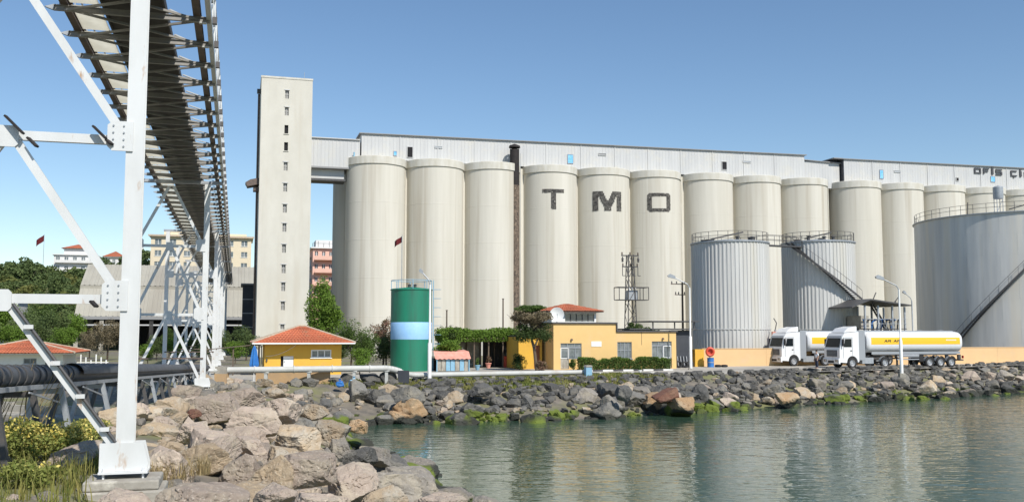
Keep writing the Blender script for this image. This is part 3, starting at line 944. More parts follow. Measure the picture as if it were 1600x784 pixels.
def trestle(i, v, zbase, nodes, lw, label, near=False):
    x, y = U(MIDP.x, MIDP.y, 0, v)
    o = root('steel_trestle', label, 'trestle', (x, y, 0), A, 'white steel trestles under the conveyor gallery')
    bm = 'white_steel'
    hgt = GAL_Z - 0.18
    hw = lw / 2
    for s in (-1, 1):
        b = MB()
        xx = s * W2
        if near:
            b.box(xx - hw, xx + hw, -hw, -hw + .025, zbase, hgt)            # front flange
            b.box(xx - hw, xx + hw, hw - .025, hw, zbase, hgt)              # back flange
            b.box(xx - hw + .03, xx + hw - .03, -hw + .025, hw - .025, zbase, hgt)
        else:
            b.box(xx - hw, xx + hw, -hw, hw, zbase, hgt)
        b.build('leg', bm, o)
        f = MB()
        k = lw * 1.35
        f.prism([(xx - k, zbase), (xx + k * .92, zbase), (xx + k * 1.0, zbase + .12), (xx + k * .78, zbase + .47), (xx - k, zbase + .47)], -hw - .05, -hw - .005)
        f.prism([(xx - k, zbase), (xx + k, zbase), (xx + k, zbase + .12), (xx + k * .78, zbase + .47), (xx - k, zbase + .47)], hw + .005, hw + .05)
        f.box(xx - k, xx + k, -hw - .16, hw + .16, zbase - .035, zbase - .002)
        bp = f.build('base_plate', bm, o)
        for sx in (-.8, .8):
            for sy in (-hw - .09, hw + .09):
                MB().tube((xx + sx * k, sy, zbase - .14), (xx + sx * k, sy, zbase + .05), .02, 6).build('anchor_bolt', bm, bp)
        p = MB()
        gz = min(h1(*U(x, y, xx)), zbase - .5) - .4
        e = lw * 2.05
        top = zbase - .12
        p.box(xx - e, xx + e, -e * .9, e * .9, top - .16, top)
        p.box(xx - e - .05, xx + e + .08, -e - .02, e, gz, top - .165)
        pc = p.build('concrete_footing', 'conc', o)
        bv = pc.modifiers.new('bevel', 'BEVEL')
        bv.width, bv.segments = .03, 2
    yb = -hw + .06
    cl = 0.06 if not near else 0.075
    def mem(name, p, q, w_=None, h_=None, flip=False):
        w_ = w_ or lw * .62
        b = MB()
        d = (Vector(q) - Vector(p)).normalized()
        nrm = Vector((0, 1, 0))
        a = d.cross(nrm).normalized()
        # channel section: web and two flanges
        b.beam(Vector(p), Vector(q), .02, w_, a)
        for sg in (-1, 1):
            off = a * (sg * (w_ / 2 - .012))
            b.beam(Vector(p) + off + Vector((0, .055, 0)), Vector(q) + off + Vector((0, .055, 0)), .09, .022, a)
        return b.build(name, bm, o)
    mids = nodes + [hgt - .15]
    low = zbase + .2
    zz = [low] + nodes
    for j, z in enumerate(nodes):
        mem('beam', (-W2 + hw, yb, z), (W2 - hw, yb, z), lw * (.55 if near else .5))
        gw, gh = (.42, .52) if near else (.55, .7)
        for s in (-1, 1):
            g = MB()
            gus(g, s * (W2 - hw * .2), z + .06, gw, gh, -s, -hw - .03, -hw - .004)
            gp = g.build('gusset_plate', bm, o)
            if near:
                t = MB()
                for bi in range(4):
                    for bj in range(2):
                        cx, cz = s * (W2 - .10 - bj * .17 - .08), z + .06 + (bi - 1.5) * .12
                        t.tube((cx, -hw - .05, cz), (cx, -hw - .03, cz), .016, 6)
                t.build('bolt_heads', 'gal_steel', gp)['kind'] = 'stuff'
        g = MB()
        gus(g, -gw * .36, z - .03, gw * .72, gh * .7, 1, yb - .045, yb - .014)
        g.build('gusset_plate', bm, o)
        # inverted V from the middle of this beam down to both legs
        zl = zz[j] + (.12 if j else .25)
        for s in (-1, 1):
            mem('brace', (s * .12, yb, z - .12), (s * (W2 - hw - .06), yb, zl), lw * .5)
    zl = nodes[-1] + .15
    for s in (-1, 1):
        mem('brace', (s * .12, yb, hgt - .2), (s * (W2 - hw - .06), yb, zl), lw * .5)
    hd = MB()
    hd.box(-W2 - .35, W2 + .95, -.17, .17, hgt, hgt + .17)
    hd.build('head_beam', 'gal_steel', o)
    if near:
        # cable run clipped to the lowest brace, and the black flat brackets on the second beam
        c = MB()
        p0, p1 = Vector((.12, yb - .05, nodes[0] - .12)), Vector((W2 - hw - .06, yb - .05, low + .25))
        c.tube(p0 + Vector((.06, 0, .03)), p1 + Vector((.06, 0, .03)), .028, 8)
        c.build('cable_run', 'dark_steel', o)
        c = MB()
        for t in (.16, .42, .66, .9):
            q = p0.lerp(p1, t)
            c.cbox((q.x + .05, q.y - .02, q.z + .02), .14, .05, .07)
        c.build('cable_clip', bm, o)
        for (bx, bz, l_) in ((W2 - .55, nodes[1] + .06, .36), (.12, nodes[1] + .1, .5), (W2 - .4, nodes[1] - .08, .14), (.4, nodes[1] - .16, .26), (W2 - .55, nodes[0] - .1, .16)):
            b = MB()
            b.beam((bx - l_ * .35, yb - .1, bz + l_ * .4), (bx + l_ * .25, yb - .16, bz - l_ * .2), .10, .035)
            b.build('bracket', 'soot', o)
    else:
        lad = MB()
        lad.beam((-W2, -hw - .03, zbase + 1.6), (W2, -hw - .03, zbase + 1.6), .05, .08)
        lad.build('tie_bar', 'brown_steel', o)
    return o

trestle(0, 0.0, zb, [zat(D1, 468), zat(D1, 222), zat(D1, 222) + 2.75], .29, 'nearest white steel trestle, its thick leg rising out of the boulders in front', True)
vT = [40.7, 69.0, 84.0, 105.0, 127.0, 158]
lab = ['second white trestle, standing on the boulders left of the pipeline', 'white trestle right behind the second one, standing at the near edge of the yard', 'slim-looking white trestle midway along the gallery, beside the dark trees', 'white trestle between the midway one and the tower foot', 'white trestle beside the foot of the concrete tower', 'farthest white trestle, against the dark open shed']
for i, v in enumerate(vT):
    zb_ = 2.35 if i == 0 else 2.2
    trestle(i + 1, v, zb_, [6.45, 10.4], .32, lab[i])

# gallery: local x across (u), y along (v)
V0, V1, BAY = -2.1, 168.0, 2.4
gl = root('conveyor_gallery', 'overhead conveyor gallery with dark underside and open white trusswork running towards the concrete tower', 'conveyor gallery', (*U(MIDP.x, MIDP.y, 0, 0), GAL_Z), A)
XL, XR = -0.95, 2.5
L = V1 - V0
for xx, nm in ((XL, 'chord_beam'), (XR, 'chord_beam')):
    b = MB()
    b.box(xx - .10, xx + .10, V0, V1, .10, .13)
    b.box(xx - .10, xx + .10, V0, V1, .36, .39)
    b.box(xx - .012, xx + .012, V0, V1, .13, .36)
    b.build(nm, 'brown_steel', gl)
b = MB()
b.box(.04, 1.64, V0, V1, .20, .26)
b.box(.0, .06, V0, V1, .14, .4)
b.box(1.62, 1.68, V0, V1, .14, .4)
b.build('belt_pan', 'belt', gl)
b = MB()
n = 12
vs, fs = [], []
for y in (V0, V1):
    for i in range(n + 1):
        t = math.pi * i / n
        vs.append((.84 + .84 * math.cos(t), y, .4 + .38 * math.sin(t)))
fs = [(i, i + 1, n + 1 + i + 1, n + 1 + i) for i in range(n)]
b.add(vs, fs)
b.build('belt_hood', 'gal_steel', gl, True)
for xx in (XL - .12, XR + .32):
    for zz_ in (1.35, 2.25):
        b = MB()
        e_ = .05 if xx > 0 else .02
        b.box(xx - e_, xx + e_, V0, V1, zz_ - e_ - (.9 if xx < 0 else 0), zz_ + e_ - (.9 if xx < 0 else 0))
        b.build('top_rail', 'white_steel' if xx > 0 else 'gal_steel', gl)
b = MB()
b.box(XR + .26, XR + .40, V0, V1, .02, .34)
b.build('edge_beam', 'white_steel', gl)
cb = MB()
cb.box(-1.22, 2.86, -.05, .05, -.06, -.04)
cb.box(-1.22, 2.86, -.05, .05, .08, .10)
cb.box(-1.22, 2.86, -.008, .008, -.04, .08)
cbm = cb.mesh('cross_beam', 'cross')
brk = MB().prism([(-1.45, .02), (-1.22, -.06), (-1.22, .10)], -.05, .05).mesh('bracket_end', 'gal_steel')
ends = MB().box(2.56, 2.76, -.07, .07, -.085, -.063).mesh('splice_plate', 'white_steel')
dgm = MB().beam((XL, 0, .02), (XR, BAY, .02), .07, .06).mesh('diagonal', 'cross')
dgm2 = MB().beam((XR, 0, .02), (XL, BAY, .02), .07, .06).mesh('diagonal', 'cross')
pan = MB().box(XL + .14, -.06, .12, BAY - .12, .155, .175).mesh('floor_sheet', 'grp')
post = MB().box(XR + .26, XR + .38, -.06, .06, .345, 2.2).mesh('post', 'white_steel')
postl = MB().box(XL - .14, XL - .10, -.02, .02, .10, 1.4).mesh('post', 'gal_steel')
dgs = MB().beam((XR + .32, 0, .4), (XR + .32, BAY, 1.3), .09, .09).mesh('side_diagonal', 'white_steel')
tip = MB().box(XR + .41, XR + .54, -.07, .07, .08, .28).mesh('edge_bracket', 'dark_steel')
rung = MB().beam((1.75, 0, .30), (XR - .1, .9, .30), .06, .04).mesh('walkway_brace', 'white_steel')
nb = int(L / BAY)
for i in range(nb):
    y = V0 + i * BAY + .3
    inst('cross_beam', cbm, gl, (0, y, 0))
    inst('bracket_end', brk, gl, (0, y, 0))
    inst('splice_plate', ends, gl, (0, y, 0))
    inst('diagonal', dgm, gl, (0, y, 0))
    inst('diagonal', dgm2, gl, (0, y, -.05))
    inst('floor_sheet', pan, gl, (0, y, 0))
    inst('post', post, gl, (0, y, 0))
    inst('post', postl, gl, (0, y, 0))
    inst('side_diagonal', dgs, gl, (0, y, 0))
    inst('edge_bracket', tip, gl, (0, y + .5, 0))
    inst('walkway_brace', rung, gl, (0, y + .2, 0))

# ================================================================== LOW BLACK PIPE CONVEYOR ON THE LEFT
pa = Vector((xat(-60, 17.5, 4.75), 17.5, 4.80))
pb = Vector((xat(322, 76, 2.9), 76, 2.85))
dirv = (pb - pa)
Lp = dirv.length
ang = math.atan2(dirv.y, dirv.x)
sl_ = math.asin(dirv.z / Lp)
pc = root('pipe_conveyor', 'long low black pipe conveyor on slanted dark steel legs beside the boulders', 'pipe conveyor', tuple(pa), ang)
def pz(t):
    return math.sin(sl_) * t
def pxl(t):
    return math.cos(sl_) * t
b = MB()
b.tube((0, 0, -.22), (pxl(Lp), 0, pz(Lp) - .22), .23, 18)
b.build('belt_tube', 'tube_black', pc, True)
b = MB()
for sy in (-.30, .30):
    b.beam((0, sy, -.47), (pxl(Lp), sy, pz(Lp) - .47), .10, .10)
b.build('side_rail', 'gal_steel', pc)
ring = MB().lathe([(.235, -.02), (.262, -.02), (.262, .02), (.235, .02)], 16).mesh('ring', 'dark_steel', True)
for i in range(14):
    t = .6 + i * .62
    r_ = link('ring', ring, pc)
    r_.location = (pxl(t), 0, pz(t) - .22)
    r_.rotation_euler = (0, R(90) - sl_, 0)
cover = MB()
n = 10
vs = []
for t in (9.5, Lp):
    for i in range(n + 1):
        a_ = math.pi * i / n
        vs.append((pxl(t), .34 * math.cos(a_), pz(t) - .22 + .30 * math.sin(a_)))
cover.add(vs, [(i, i + 1, n + 2 + i, n + 1 + i) for i in range(n)])
cover.build('cover_sheet', 'tube_black', pc, True)
t = 1.0
while t < Lp:
    x0, y0 = pa.x + math.cos(ang) * pxl(t), pa.y + math.sin(ang) * pxl(t)
    gz = h1(x0, y0) - pa.z - .2
    b = MB()
    for sy in (-1, 1):
        b.beam((pxl(t), sy * .30, pz(t) - .52), (pxl(t), sy * .62, gz), .16, .12)
    b.beam((pxl(t), -.36, pz(t) - .62), (pxl(t), .36, pz(t) - .62), .10, .12)
    b.build('support_legs', 'dark_steel' if int(t) % 2 else 'gal_steel', pc)
    t += 2.9
b = MB()
t = 3.0
while t < Lp - 4:
    b.beam((pxl(t), -.45, pz(t) - .56), (pxl(t) + 2.7, -.50, pz(t) - .95), .03, .04)
    t += 5.8
b.build('tie_rods', 'gal_steel', pc)

# concrete retaining wall and slab behind the pipe conveyor
for i, (p0, p1, hh, lb) in enumerate([((-22, 31.5), (-12.2, 24.5), .75, 'low pale concrete wall seen under the black pipe conveyor'), ((-30, 47), (-17.2, 41), .7, 'far low concrete wall behind the black pipe conveyor')]):
    d_ = Vector((p1[0] - p0[0], p1[1] - p0[1], 0))
    o = root('concrete_wall', lb, 'wall', (p0[0], p0[1], 1.5), math.atan2(d_.y, d_.x))
    n_ = max(2, int(d_.length / 2.4))
    seg = d_.length / n_
    for j in range(n_):
        q = MB()
        q.box(j * seg + .012, (j + 1) * seg - .012, -.15, .15, -.3, hh + .06 * ((j * 7) % 3))
        q.build('wall_block', 'conc', o)
    q = MB()
    q.box(-.2, d_.length + .2, -1.3, -.16, -.3, .42)
    q.build('footing_slab', 'conc', o)

# ================================================================== GRAIN SILOS
S0 = Vector((-0.1433 * 143.7, 143.7, 0))          # axis of the first silo
SR, SP = 4.47, 9.0
ZC0, ZC1 = 30.15, 31.35
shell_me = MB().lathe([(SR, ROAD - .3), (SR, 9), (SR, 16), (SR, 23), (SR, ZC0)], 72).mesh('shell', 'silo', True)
cap = MB()
cap.lathe([(SR + .02, ZC0 - .02), (SR + .15, ZC0 + .06), (SR + .15, ZC1 - .06), (SR + .10, ZC1), (0.01, ZC1 + .02)], 72)
cap_me = cap.mesh('cap_ring', 'silo_cap', True)
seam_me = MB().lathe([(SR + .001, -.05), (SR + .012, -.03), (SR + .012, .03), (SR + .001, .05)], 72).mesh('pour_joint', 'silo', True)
down_me = MB().tube((0, 0, ROAD - .2), (0, 0, ZC0), .09, 8).mesh('downpipe', 'silo_cap', True)
ts = [0, 1, 2, 3.05, 4.05, 5.05, 6.11, 7.11, 8.11, 9.30, 10.27, 11.25, 12.22, 13.2, 14.2]
slab = ['nearest pale concrete silo, first beside the tower bridge', 'second concrete silo from the tower, behind the green tank', 'third concrete silo from the tower, left of the black chimney',
        'concrete silo bearing the big letter T', 'concrete silo bearing the big letter M', 'concrete silo bearing the big letter O', 'concrete silo just right of the letter O, behind the first ribbed tank',
        'concrete silo above the walkway bridge between the two ribbed tanks', 'last concrete silo of the first block, above the tank with the stairs', 'first concrete silo of the second block, after the dark gap',
        'second concrete silo of the second block, left of the biggest tank', 'third concrete silo of the second block, its foot hidden by the biggest tank', 'concrete silo under the dark OFIS lettering', 'concrete silo directly left of the picture edge, second from the end', 'concrete silo at the end of the row, cut off by the picture edge']
silos = []
def silo(name, label, u, v=0.0):
    x, y = U(S0.x, S0.y, u, v)
    o = root(name, label, 'silo', (x, y, 0), A, 'concrete grain silos in a row')
    link('shell', shell_me, o)
    link('cap_ring', cap_me, o)
    for z in (7.8, 13.4, 19, 24.6):
        inst('pour_joint', seam_me, o, (0, 0, z))
    return o
for t, lb in zip(ts, slab):
    silos.append(silo('grain_silo', lb, t * SP))
for i in (0, 8, 9):
    silo('grain_silo', ['rear concrete silo showing as a dark strip beside the first one', '', '', '', '', '', '', '', 'rear concrete silo in the dark gap, on the first block', 'rear concrete silo in the dark gap, on the second block'][i], ts[i] * SP + (-1.0 if i == 0 else 0), 9.2)
for i, u in ((2, 2.52), (5, 5.58), (8, 8.6)):
    o = inst('downpipe', down_me, silos[i], (SR * .93, -SR * .45, 0))

# infill between neighbouring silos
fill = root('silo_infill', 'recessed concrete walls closing the joints between the round silos, plus a shade-black sheet', 'wall', (S0.x, S0.y, 0), A)
for a_, b_ in zip(ts[:-1], ts[1:]):
    mid_ = (a_ + b_) / 2 * SP
    if b_ - a_ > 1.15:
        continue
    wd = .9
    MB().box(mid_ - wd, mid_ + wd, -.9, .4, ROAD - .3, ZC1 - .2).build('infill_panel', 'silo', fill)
MB().box(8.62 * SP, 8.80 * SP, 6, 7, ROAD, 29).build('infill_panel', 'hollow', fill)  # near-black sheet, paints the shade in the gap between the blocks

# letters laid in dark brick on the silo face
def inside(ch, x, y):
    if ch == 'T':
        return y > .80 or abs(x - .5) < .105
    if ch == 'O':
        cx, cy = abs(x - .5), abs(y - .5)
        if cx > .40 and cy > .40 and (cx - .40) + (cy - .40) > .10:
            return False
        return cx > .29 or cy > .315
    if ch == 'M':
        if x < .20 or x > .80:
            return True
        d = .20 * (1 - y)
        l0 = .13 + .30 * (1 - y)
        r0 = .87 - .30 * (1 - y)
        return (l0 < x < l0 + .21) or (r0 - .21 < x < r0) if y > 0.0 else False
def letter(o, ch, wid, hgt, zc, a_c, nx=26, ny=22):
    b = MB()
    g = .012
    for j in range(ny):
        for i in range(nx):
            x, y = (i + .5) / nx, (j + .5) / ny
            if not inside(ch, x, y) or random.random() < .02:
                continue
            r = SR + random.uniform(.03, .09)
            a0 = a_c + ((i / nx) - .5) * wid / SR + g / SR
            a1 = a_c + (((i + 1) / nx) - .5) * wid / SR - g / SR
            z0, z1 = zc + (j / ny - .5) * hgt + g, zc + ((j + 1) / ny - .5) * hgt - g
            p = []
            for rr in (SR - .02, r):
                for aa, zz_ in ((a0, z0), (a1, z0), (a1, z1), (a0, z1)):
                    p.append((rr * math.sin(aa), -rr * math.cos(aa), zz_))
            b.add(p, [(4, 5, 6, 7), (0, 1, 5, 4), (1, 2, 6, 5), (2, 3, 7, 6), (3, 0, 4, 7)])
    b.build('letter', 'tilemark', o, label='big letter %s laid in dark brick' % ch)
for i, ch, wd, hg, pxc, yt, yb_ in ((3, 'T', 3.45, 3.15, 865, 295, 327), (4, 'M', 4.7, 3.1, 949.5, 298.5, 329.5), (5, 'O', 3.85, 3.0, 1030, 301, 331)):
    o = silos[i]
    # angle round the axis at which the letter faces the photograph
    cx, cy = o.location.x, o.location.y
    best = min(np.linspace(-1.2, 1.2, 241), key=lambda a_: abs(800 + FPX * (cx + SR * math.sin(a_ + A)) / ((cy - SR * math.cos(a_ + A)) * math.cos(PITCH) + 22 * math.sin(PITCH)) - pxc))
    yy = cy - SR * math.cos(best + A)
    letter(o, ch, wd * (1.0 if ch != 'M' else 1.02), hg, (zat(yy, yt) + zat(yy, yb_)) / 2, best)

# ------------------------------------------------------------------ clad galleries on top of the silos
def ribwall(mb, x0, x1, y, z0, z1, pitch=.55, dep=.025, sgn=-1):
    """ribbed sheet, front towards -y"""
    pr = []
    x = x0
    while x < x1 - 1e-6:
        e = min(x + pitch, x1)
        pr += [(x, y), (min(x + pitch * .62, e), y), (min(x + pitch * .70, e), y + sgn * dep), (min(x + pitch * .92, e), y + sgn * dep)]
        x = e
    pr.append((x1, y))
    vs = [(a_, b_, z0) for a_, b_ in pr] + [(a_, b_, z1) for a_, b_ in pr]
    n = len(pr)
    mb.add(vs, [(i, i + 1, n + i + 1, n + i) for i in range(n - 1) if pr[i][0] < pr[i + 1][0] - 1e-9])
GF, GB = -1.2, 6.5
def clad_gallery(name, label, u0, u1, z0, ztop0, ztop1, front=GF, back=GB, holes=(), panel=6.0):
    x, y = U(S0.x, S0.y, u0)
    o = root(name, label, 'rooftop gallery', (x, y, z0), A)
    Lg = u1 - u0
    n = max(1, round(Lg / panel))
    for i in range(n):
        a_, b_ = Lg * i / n, Lg * (i + 1) / n
        zt = ztop0 + (ztop1 - ztop0) * (i + .5) / n
        m = MB()
        ribwall(m, a_ + .006, b_ - .006, front, 0, zt - z0)
        m.build('wall_panel', 'clad', o)
        if i:
            MB().box(a_ - .09, a_ + .09, front - .075, front - .052, 0, zt - z0).build('joint_strip', 'clad', o)
    m = MB()
    m.add([(0, front, 0), (0, back, 0), (0, back, ztop0 - z0), (0, front, ztop0 - z0)], [(3, 2, 1, 0)])
    m.add([(Lg, front, 0), (Lg, back, 0), (Lg, back, ztop1 - z0), (Lg, front, ztop1 - z0)], [(0, 1, 2, 3)])
    m.add([(0, back, 0), (Lg, back, 0), (Lg, back, ztop1 - z0), (0, back, ztop0 - z0)], [(3, 2, 1, 0)])
    m.build('end_walls', 'clad', o)
    r = MB()
    e = .35
    r.add([(-e, front - .30, ztop0 - z0), (Lg + e, front - .30, ztop1 - z0), (Lg + e, back + .3, ztop1 - z0), (-e, back + .3, ztop0 - z0),
           (-e, front - .30, ztop0 - z0 + .12), (Lg + e, front - .30, ztop1 - z0 + .12), (Lg + e, back + .3, ztop1 - z0 + .12), (-e, back + .3, ztop0 - z0 + .12)],
          [(3, 2, 1, 0), (4, 5, 6, 7), (0, 1, 5, 4), (1, 2, 6, 5), (2, 3, 7, 6), (3, 0, 4, 7)])
    r.build('roof', 'clad_dark', o)
    return o
def gal_u(px, z, v=GF):
    """distance along the row at which the gallery front shows at pixel column px"""
    x, y = U(S0.x, S0.y, 0, v)
    return ulen((x, y, z), px)
def gal_y(u, v=GF):
    return U(S0.x, S0.y, u, v)[1]
u0, u1 = gal_u(565, 34), gal_u(1257, 34)
zt0, zt1 = zat(gal_y(u0), 209), zat(gal_y(u1), 243)
ztm = (zt0 + zt1) / 2
g1 = clad_gallery('silo_gallery', 'long grey clad gallery on top of the first silo block', u0, u1, ZC1 + .03, zt0, zt1)
def opening(o, u_base, px, py0, py1, wpx, m='hollow', frame=None, name='opening'):
    uu = gal_u((px), 33)
    wu = gal_u(px + wpx / 2, 33) - gal_u(px - wpx / 2, 33)
    yy = gal_y(uu)
    za, zb2 = zat(yy, py1), zat(yy, py0)
    zo = o.location.z
    b = MB()
    b.box(uu - u_base - wu / 2, uu - u_base + wu / 2, GF - .085, GF + .1, za - zo, zb2 - zo)
    p = b.build(name, m, o)
    f = MB()
    t_ = .07
    xa, xb = uu - u_base - wu / 2, uu - u_base + wu / 2
    f.box(xa - t_, xb + t_, GF - .13, GF - .02, zb2 - zo, zb2 - zo + t_)
    f.box(xa - t_, xb + t_, GF - .13, GF - .02, za - zo - t_, za - zo)
    f.box(xa - t_, xa, GF - .13, GF - .02, za - zo, zb2 - zo)
    f.box(xb, xb + t_, GF - .13, GF - .02, za - zo, zb2 - zo)
    f.build('frame', frame or 'clad', p)
    return p
opening(g1, u0, 640.5, 230, 246, 8, 'hollow')
opening(g1, u0, 617.5, 237, 243, 4, 'blue_glass', 'gal_steel', 'window')
opening(g1, u0, 685, 229, 231, 11, 'gal_steel', 'clad', 'vent')
opening(g1, u0, 891, 242, 255, 8, 'blue_glass', 'gal_steel', 'window')
opening(g1, u0, 941, 240, 242.6, 11, 'clad_dark', 'clad', 'vent')
opening(g1, u0, 1131.5, 253, 265, 7, 'hollow')
opening(g1, u0, 1167, 252, 254, 11, 'gal_steel', 'clad', 'vent')
u2 = gal_u(1322, 34, GF - .6)
lk = clad_gallery('gallery_link', 'low clad link between the two rooftop galleries', u1 + .4, u2 - .4, ZC1 - 1.0, zat(gal_y(u1), 249), zat(gal_y(u2), 255), GF + .8, GB - 1)
u3 = gal_u(1690, 34)
zt2, zt3 = zat(gal_y(u2), 249), zat(gal_y(u3), 268)
g2 = clad_gallery('silo_gallery', 'grey clad gallery with shade-darkened end and dark lettering on the second silo block', u2, u3, ZC1 + .03, zt2, zt3, GF - .0, GB + 3)
MB().box(-2.2, -.36, GF - .32, GB, zt2 - g2.location.z + .02, zt2 - g2.location.z + .16).build('canopy', 'clad_dark', g2)
MB().box(-.16, -.02, GF + .02, GB + 2, 0, zt2 - g2.location.z - .03).build('end_shade_sheet', 'navy', g2)  # dark sheet over the clad end wall, shade put into its colour
opening(g2, u2, 1377, 266, 279, 5, 'blue_glass', 'gal_steel', 'window')
opening(g2, u2, 1402, 267, 269, 9, 'gal_steel', 'clad', 'vent')
opening(g2, u2, 1495.5, 278, 282.5, 3.5, 'hollow')
opening(g2, u2, 1551, 276, 284, 6, 'blue_glass', 'gal_steel', 'window')
STROKE = {'O': [(0, 0, 1, .22), (0, .78, 1, 1), (0, .22, .2, .78), (.8, .22, 1, .78)], 'F': [(0, 0, .2, 1), (.2, .78, 1, 1), (.2, .38, .85, .58)], 'I': [(0, 0, .22, 1), (0, 1.12, .22, 1.3)],
          'S': [(0, 0, 1, .2), (.8, .2, 1, .4), (0, .4, 1, .6), (0, .6, .2, .8), (0, .8, 1, 1)], 'C': [(0, 0, 1, .2), (0, .2, .2, .8), (0, .8, 1, 1), (.4, -.25, .62, -.02)]}
sgn = root('rooftop_sign', 'dark raised letters reading OFIS CIF on the second gallery', 'sign', (*U(S0.x, S0.y, 0, GF - .1), 0), A)
for ch, pa_, pb_, yt, yb_ in (('O', 1522, 1532.5, 262.5, 271), ('F', 1536, 1545, 263, 272), ('I', 1549, 1552, 263.5, 272.7), ('S', 1555.5, 1565.5, 264.5, 273.7), ('C', 1579, 1588.5, 266.5, 275.5), ('I', 1593, 1596, 267.5, 276.3), ('F', 1600, 1609, 268.5, 277)):
    ua, ub = gal_u(pa_, 33), gal_u(pb_, 33)
    yy = gal_y(ua)
    za, zb2 = zat(yy, yb_), zat(yy, yt)
    b = MB()
    for (x0, z0, x1, z1) in STROKE[ch]:
        sx = (ub - ua) if ch != 'I' else (ub - ua) / .22
        b.box(ua + x0 * sx, ua + x1 * sx, -.10, .0, za + z0 * (zb2 - za), za + z1 * (zb2 - za))
    b.build('letter', 'sign_dark', sgn)

# ------------------------------------------------------------------ head tower
tv = -4.0
ut = ulen((*U(S0.x, S0.y, 0, tv), 20), 403.5)
ut1 = ulen((*U(S0.x, S0.y, 0, tv), 20), 484.5)
tx, ty = U(S0.x, S0.y, ut, tv)
TW = ut1 - ut
TZ = zat(ty, 121)
tw = root('elevator_tower', 'tall square pale concrete tower with a column of slit windows', 'tower', (tx, ty, 0), A)
holes = []
for py in (145, 171.5, 200, 227, 258, 291, 324, 354, 387, 419, 447, 477, 510):
    hh_ = 1.25 if py < 500 else .7
    zc = zat(ty, py)
    holes.append((TW * .5 - .27, TW * .5 + .27, zc - hh_ / 2, zc + hh_ / 2))
b = MB()
b.wall(TW, ROAD - .3, TZ, holes, 0, .35)
b.add([(0, 0, ROAD - .3), (0, 9, ROAD - .3), (0, 9, TZ), (0, 0, TZ)], [(3, 2, 1, 0)][::-1])
b.add([(TW, 0, ROAD - .3), (TW, 9, ROAD - .3), (TW, 9, TZ), (TW, 0, TZ)], [(0, 1, 2, 3)])
b.add([(0, 9, ROAD - .3), (TW, 9, ROAD - .3), (TW, 9, TZ), (0, 9, TZ)], [(3, 2, 1, 0)])
b.add([(0, 0, TZ - .3), (TW, 0, TZ - .3), (TW, 9, TZ - .3), (0, 9, TZ - .3)], [(0, 1, 2, 3)])
b.build('wall', 'tower', tw)
b = MB()
for (x0, x1, y0, y1) in ((-.06, TW + .06, -.06, .25), (-.06, TW + .06, 8.75, 9.06), (-.06, .25, .252, 8.748), (TW - .25, TW + .06, .252, 8.748)):
    b.box(x0, x1, y0, y1, TZ + .01, TZ + .28)
b.build('parapet', 'silo_cap', tw)
for i, h in enumerate(holes):
    dark = i in (2, 3)
    p = MB().box(h[0] + .01, h[1] - .01, .26, .30, h[2], h[3]).build('window', 'hollow' if dark else 'slit', tw)
    f = MB()
    if not dark:
        f.box(h[0] - .14, h[1] + .14, -.06, -.005, h[3] - .03, h[3] + .10)      # little hood
        f.box(h[0] + .24, h[0] + .30, .18, .25, h[2], h[3] - .002)
        f.box(h[0] + .02, h[1] - .02, .18, .25, (h[2] + h[3]) / 2 - .03, (h[2] + h[3]) / 2 + .03)
    else:
        f.box(h[0] - .1, h[1] + .1, -.10, -.005, h[2] - .10, h[2])
    f.build('window_frame', 'clad' if not dark else 'tower', p)
b = MB()
b.prism([(-1.6, zat(ty, 290)), (-.02, zat(ty, 286)), (-.02, zat(ty, 276)), (-1.2, zat(ty, 279)), (-1.9, zat(ty, 284))], 1.0, 3.4)
b.box(-.8, -.02, 1.4, 3.0, zat(ty, 290) - .55, zat(ty, 290) - .02)
b.build('spout_hood', 'brown_steel', tw)
MB().tube((-.25, 3, zat(ty, 140)), (-.25, 3, ROAD), .16, 8).build('riser_pipe', 'brown_steel', tw)
MB().box(-.55, -.01, 2, 2.8, zat(ty, 140), zat(ty, 134)).build('lamp_box', 'dark_steel', tw)
MB().tube((TW * .85, 2, TZ), (TW * .85, 2, TZ + 1.7), .03, 6).build('antenna', 'gal_steel', tw)
# bridge from the tower to the gallery
br0, br1 = ut1 + .1, gal_u(566, 32) - .4
bx_, by_ = U(S0.x, S0.y, br0, GF - .4)
brg = root('conveyor_bridge', 'grey clad bridge joining the concrete tower to the rooftop gallery', 'bridge', (bx_, by_, 0), A)
za, zb2 = zat(by_, 259), zat(by_, 215.5)
m = MB()
ribwall(m, 0, br1 - br0, 0, za, zb2)
m.box(.005, br1 - br0 - .005, .12, 5, za + .01, zb2)
m.build('cladding', 'clad', brg)
MB().box(-.0, br1 - br0, -.25, 5.3, zb2 + .01, zb2 + .14).build('roof', 'clad', brg)
MB().box(-.0, br1 - br0 - .2, -.1, 5, za - .26, za - .01).build('floor_beam', 'clad_dark', brg)
zc_ = zat(by_, 276.5)
MB().box(0, br1 - br0 - 2.2, .9, 3.6, zc_, za - .27).build('lower_duct', 'clad', brg)
MB().box(-.0, br1 - br0 - 2.0, .7, 3.8, zc_ - .34, zc_ - .01).build('duct_base', 'dark_steel', brg)
MB().tube((br1 - br0 - .9, -.45, zb2 - 3.2), (br1 - br0 - .9, -.45, zb2 - 1.9), .12, 8).build('vent_pipe', 'blue_pale', brg)

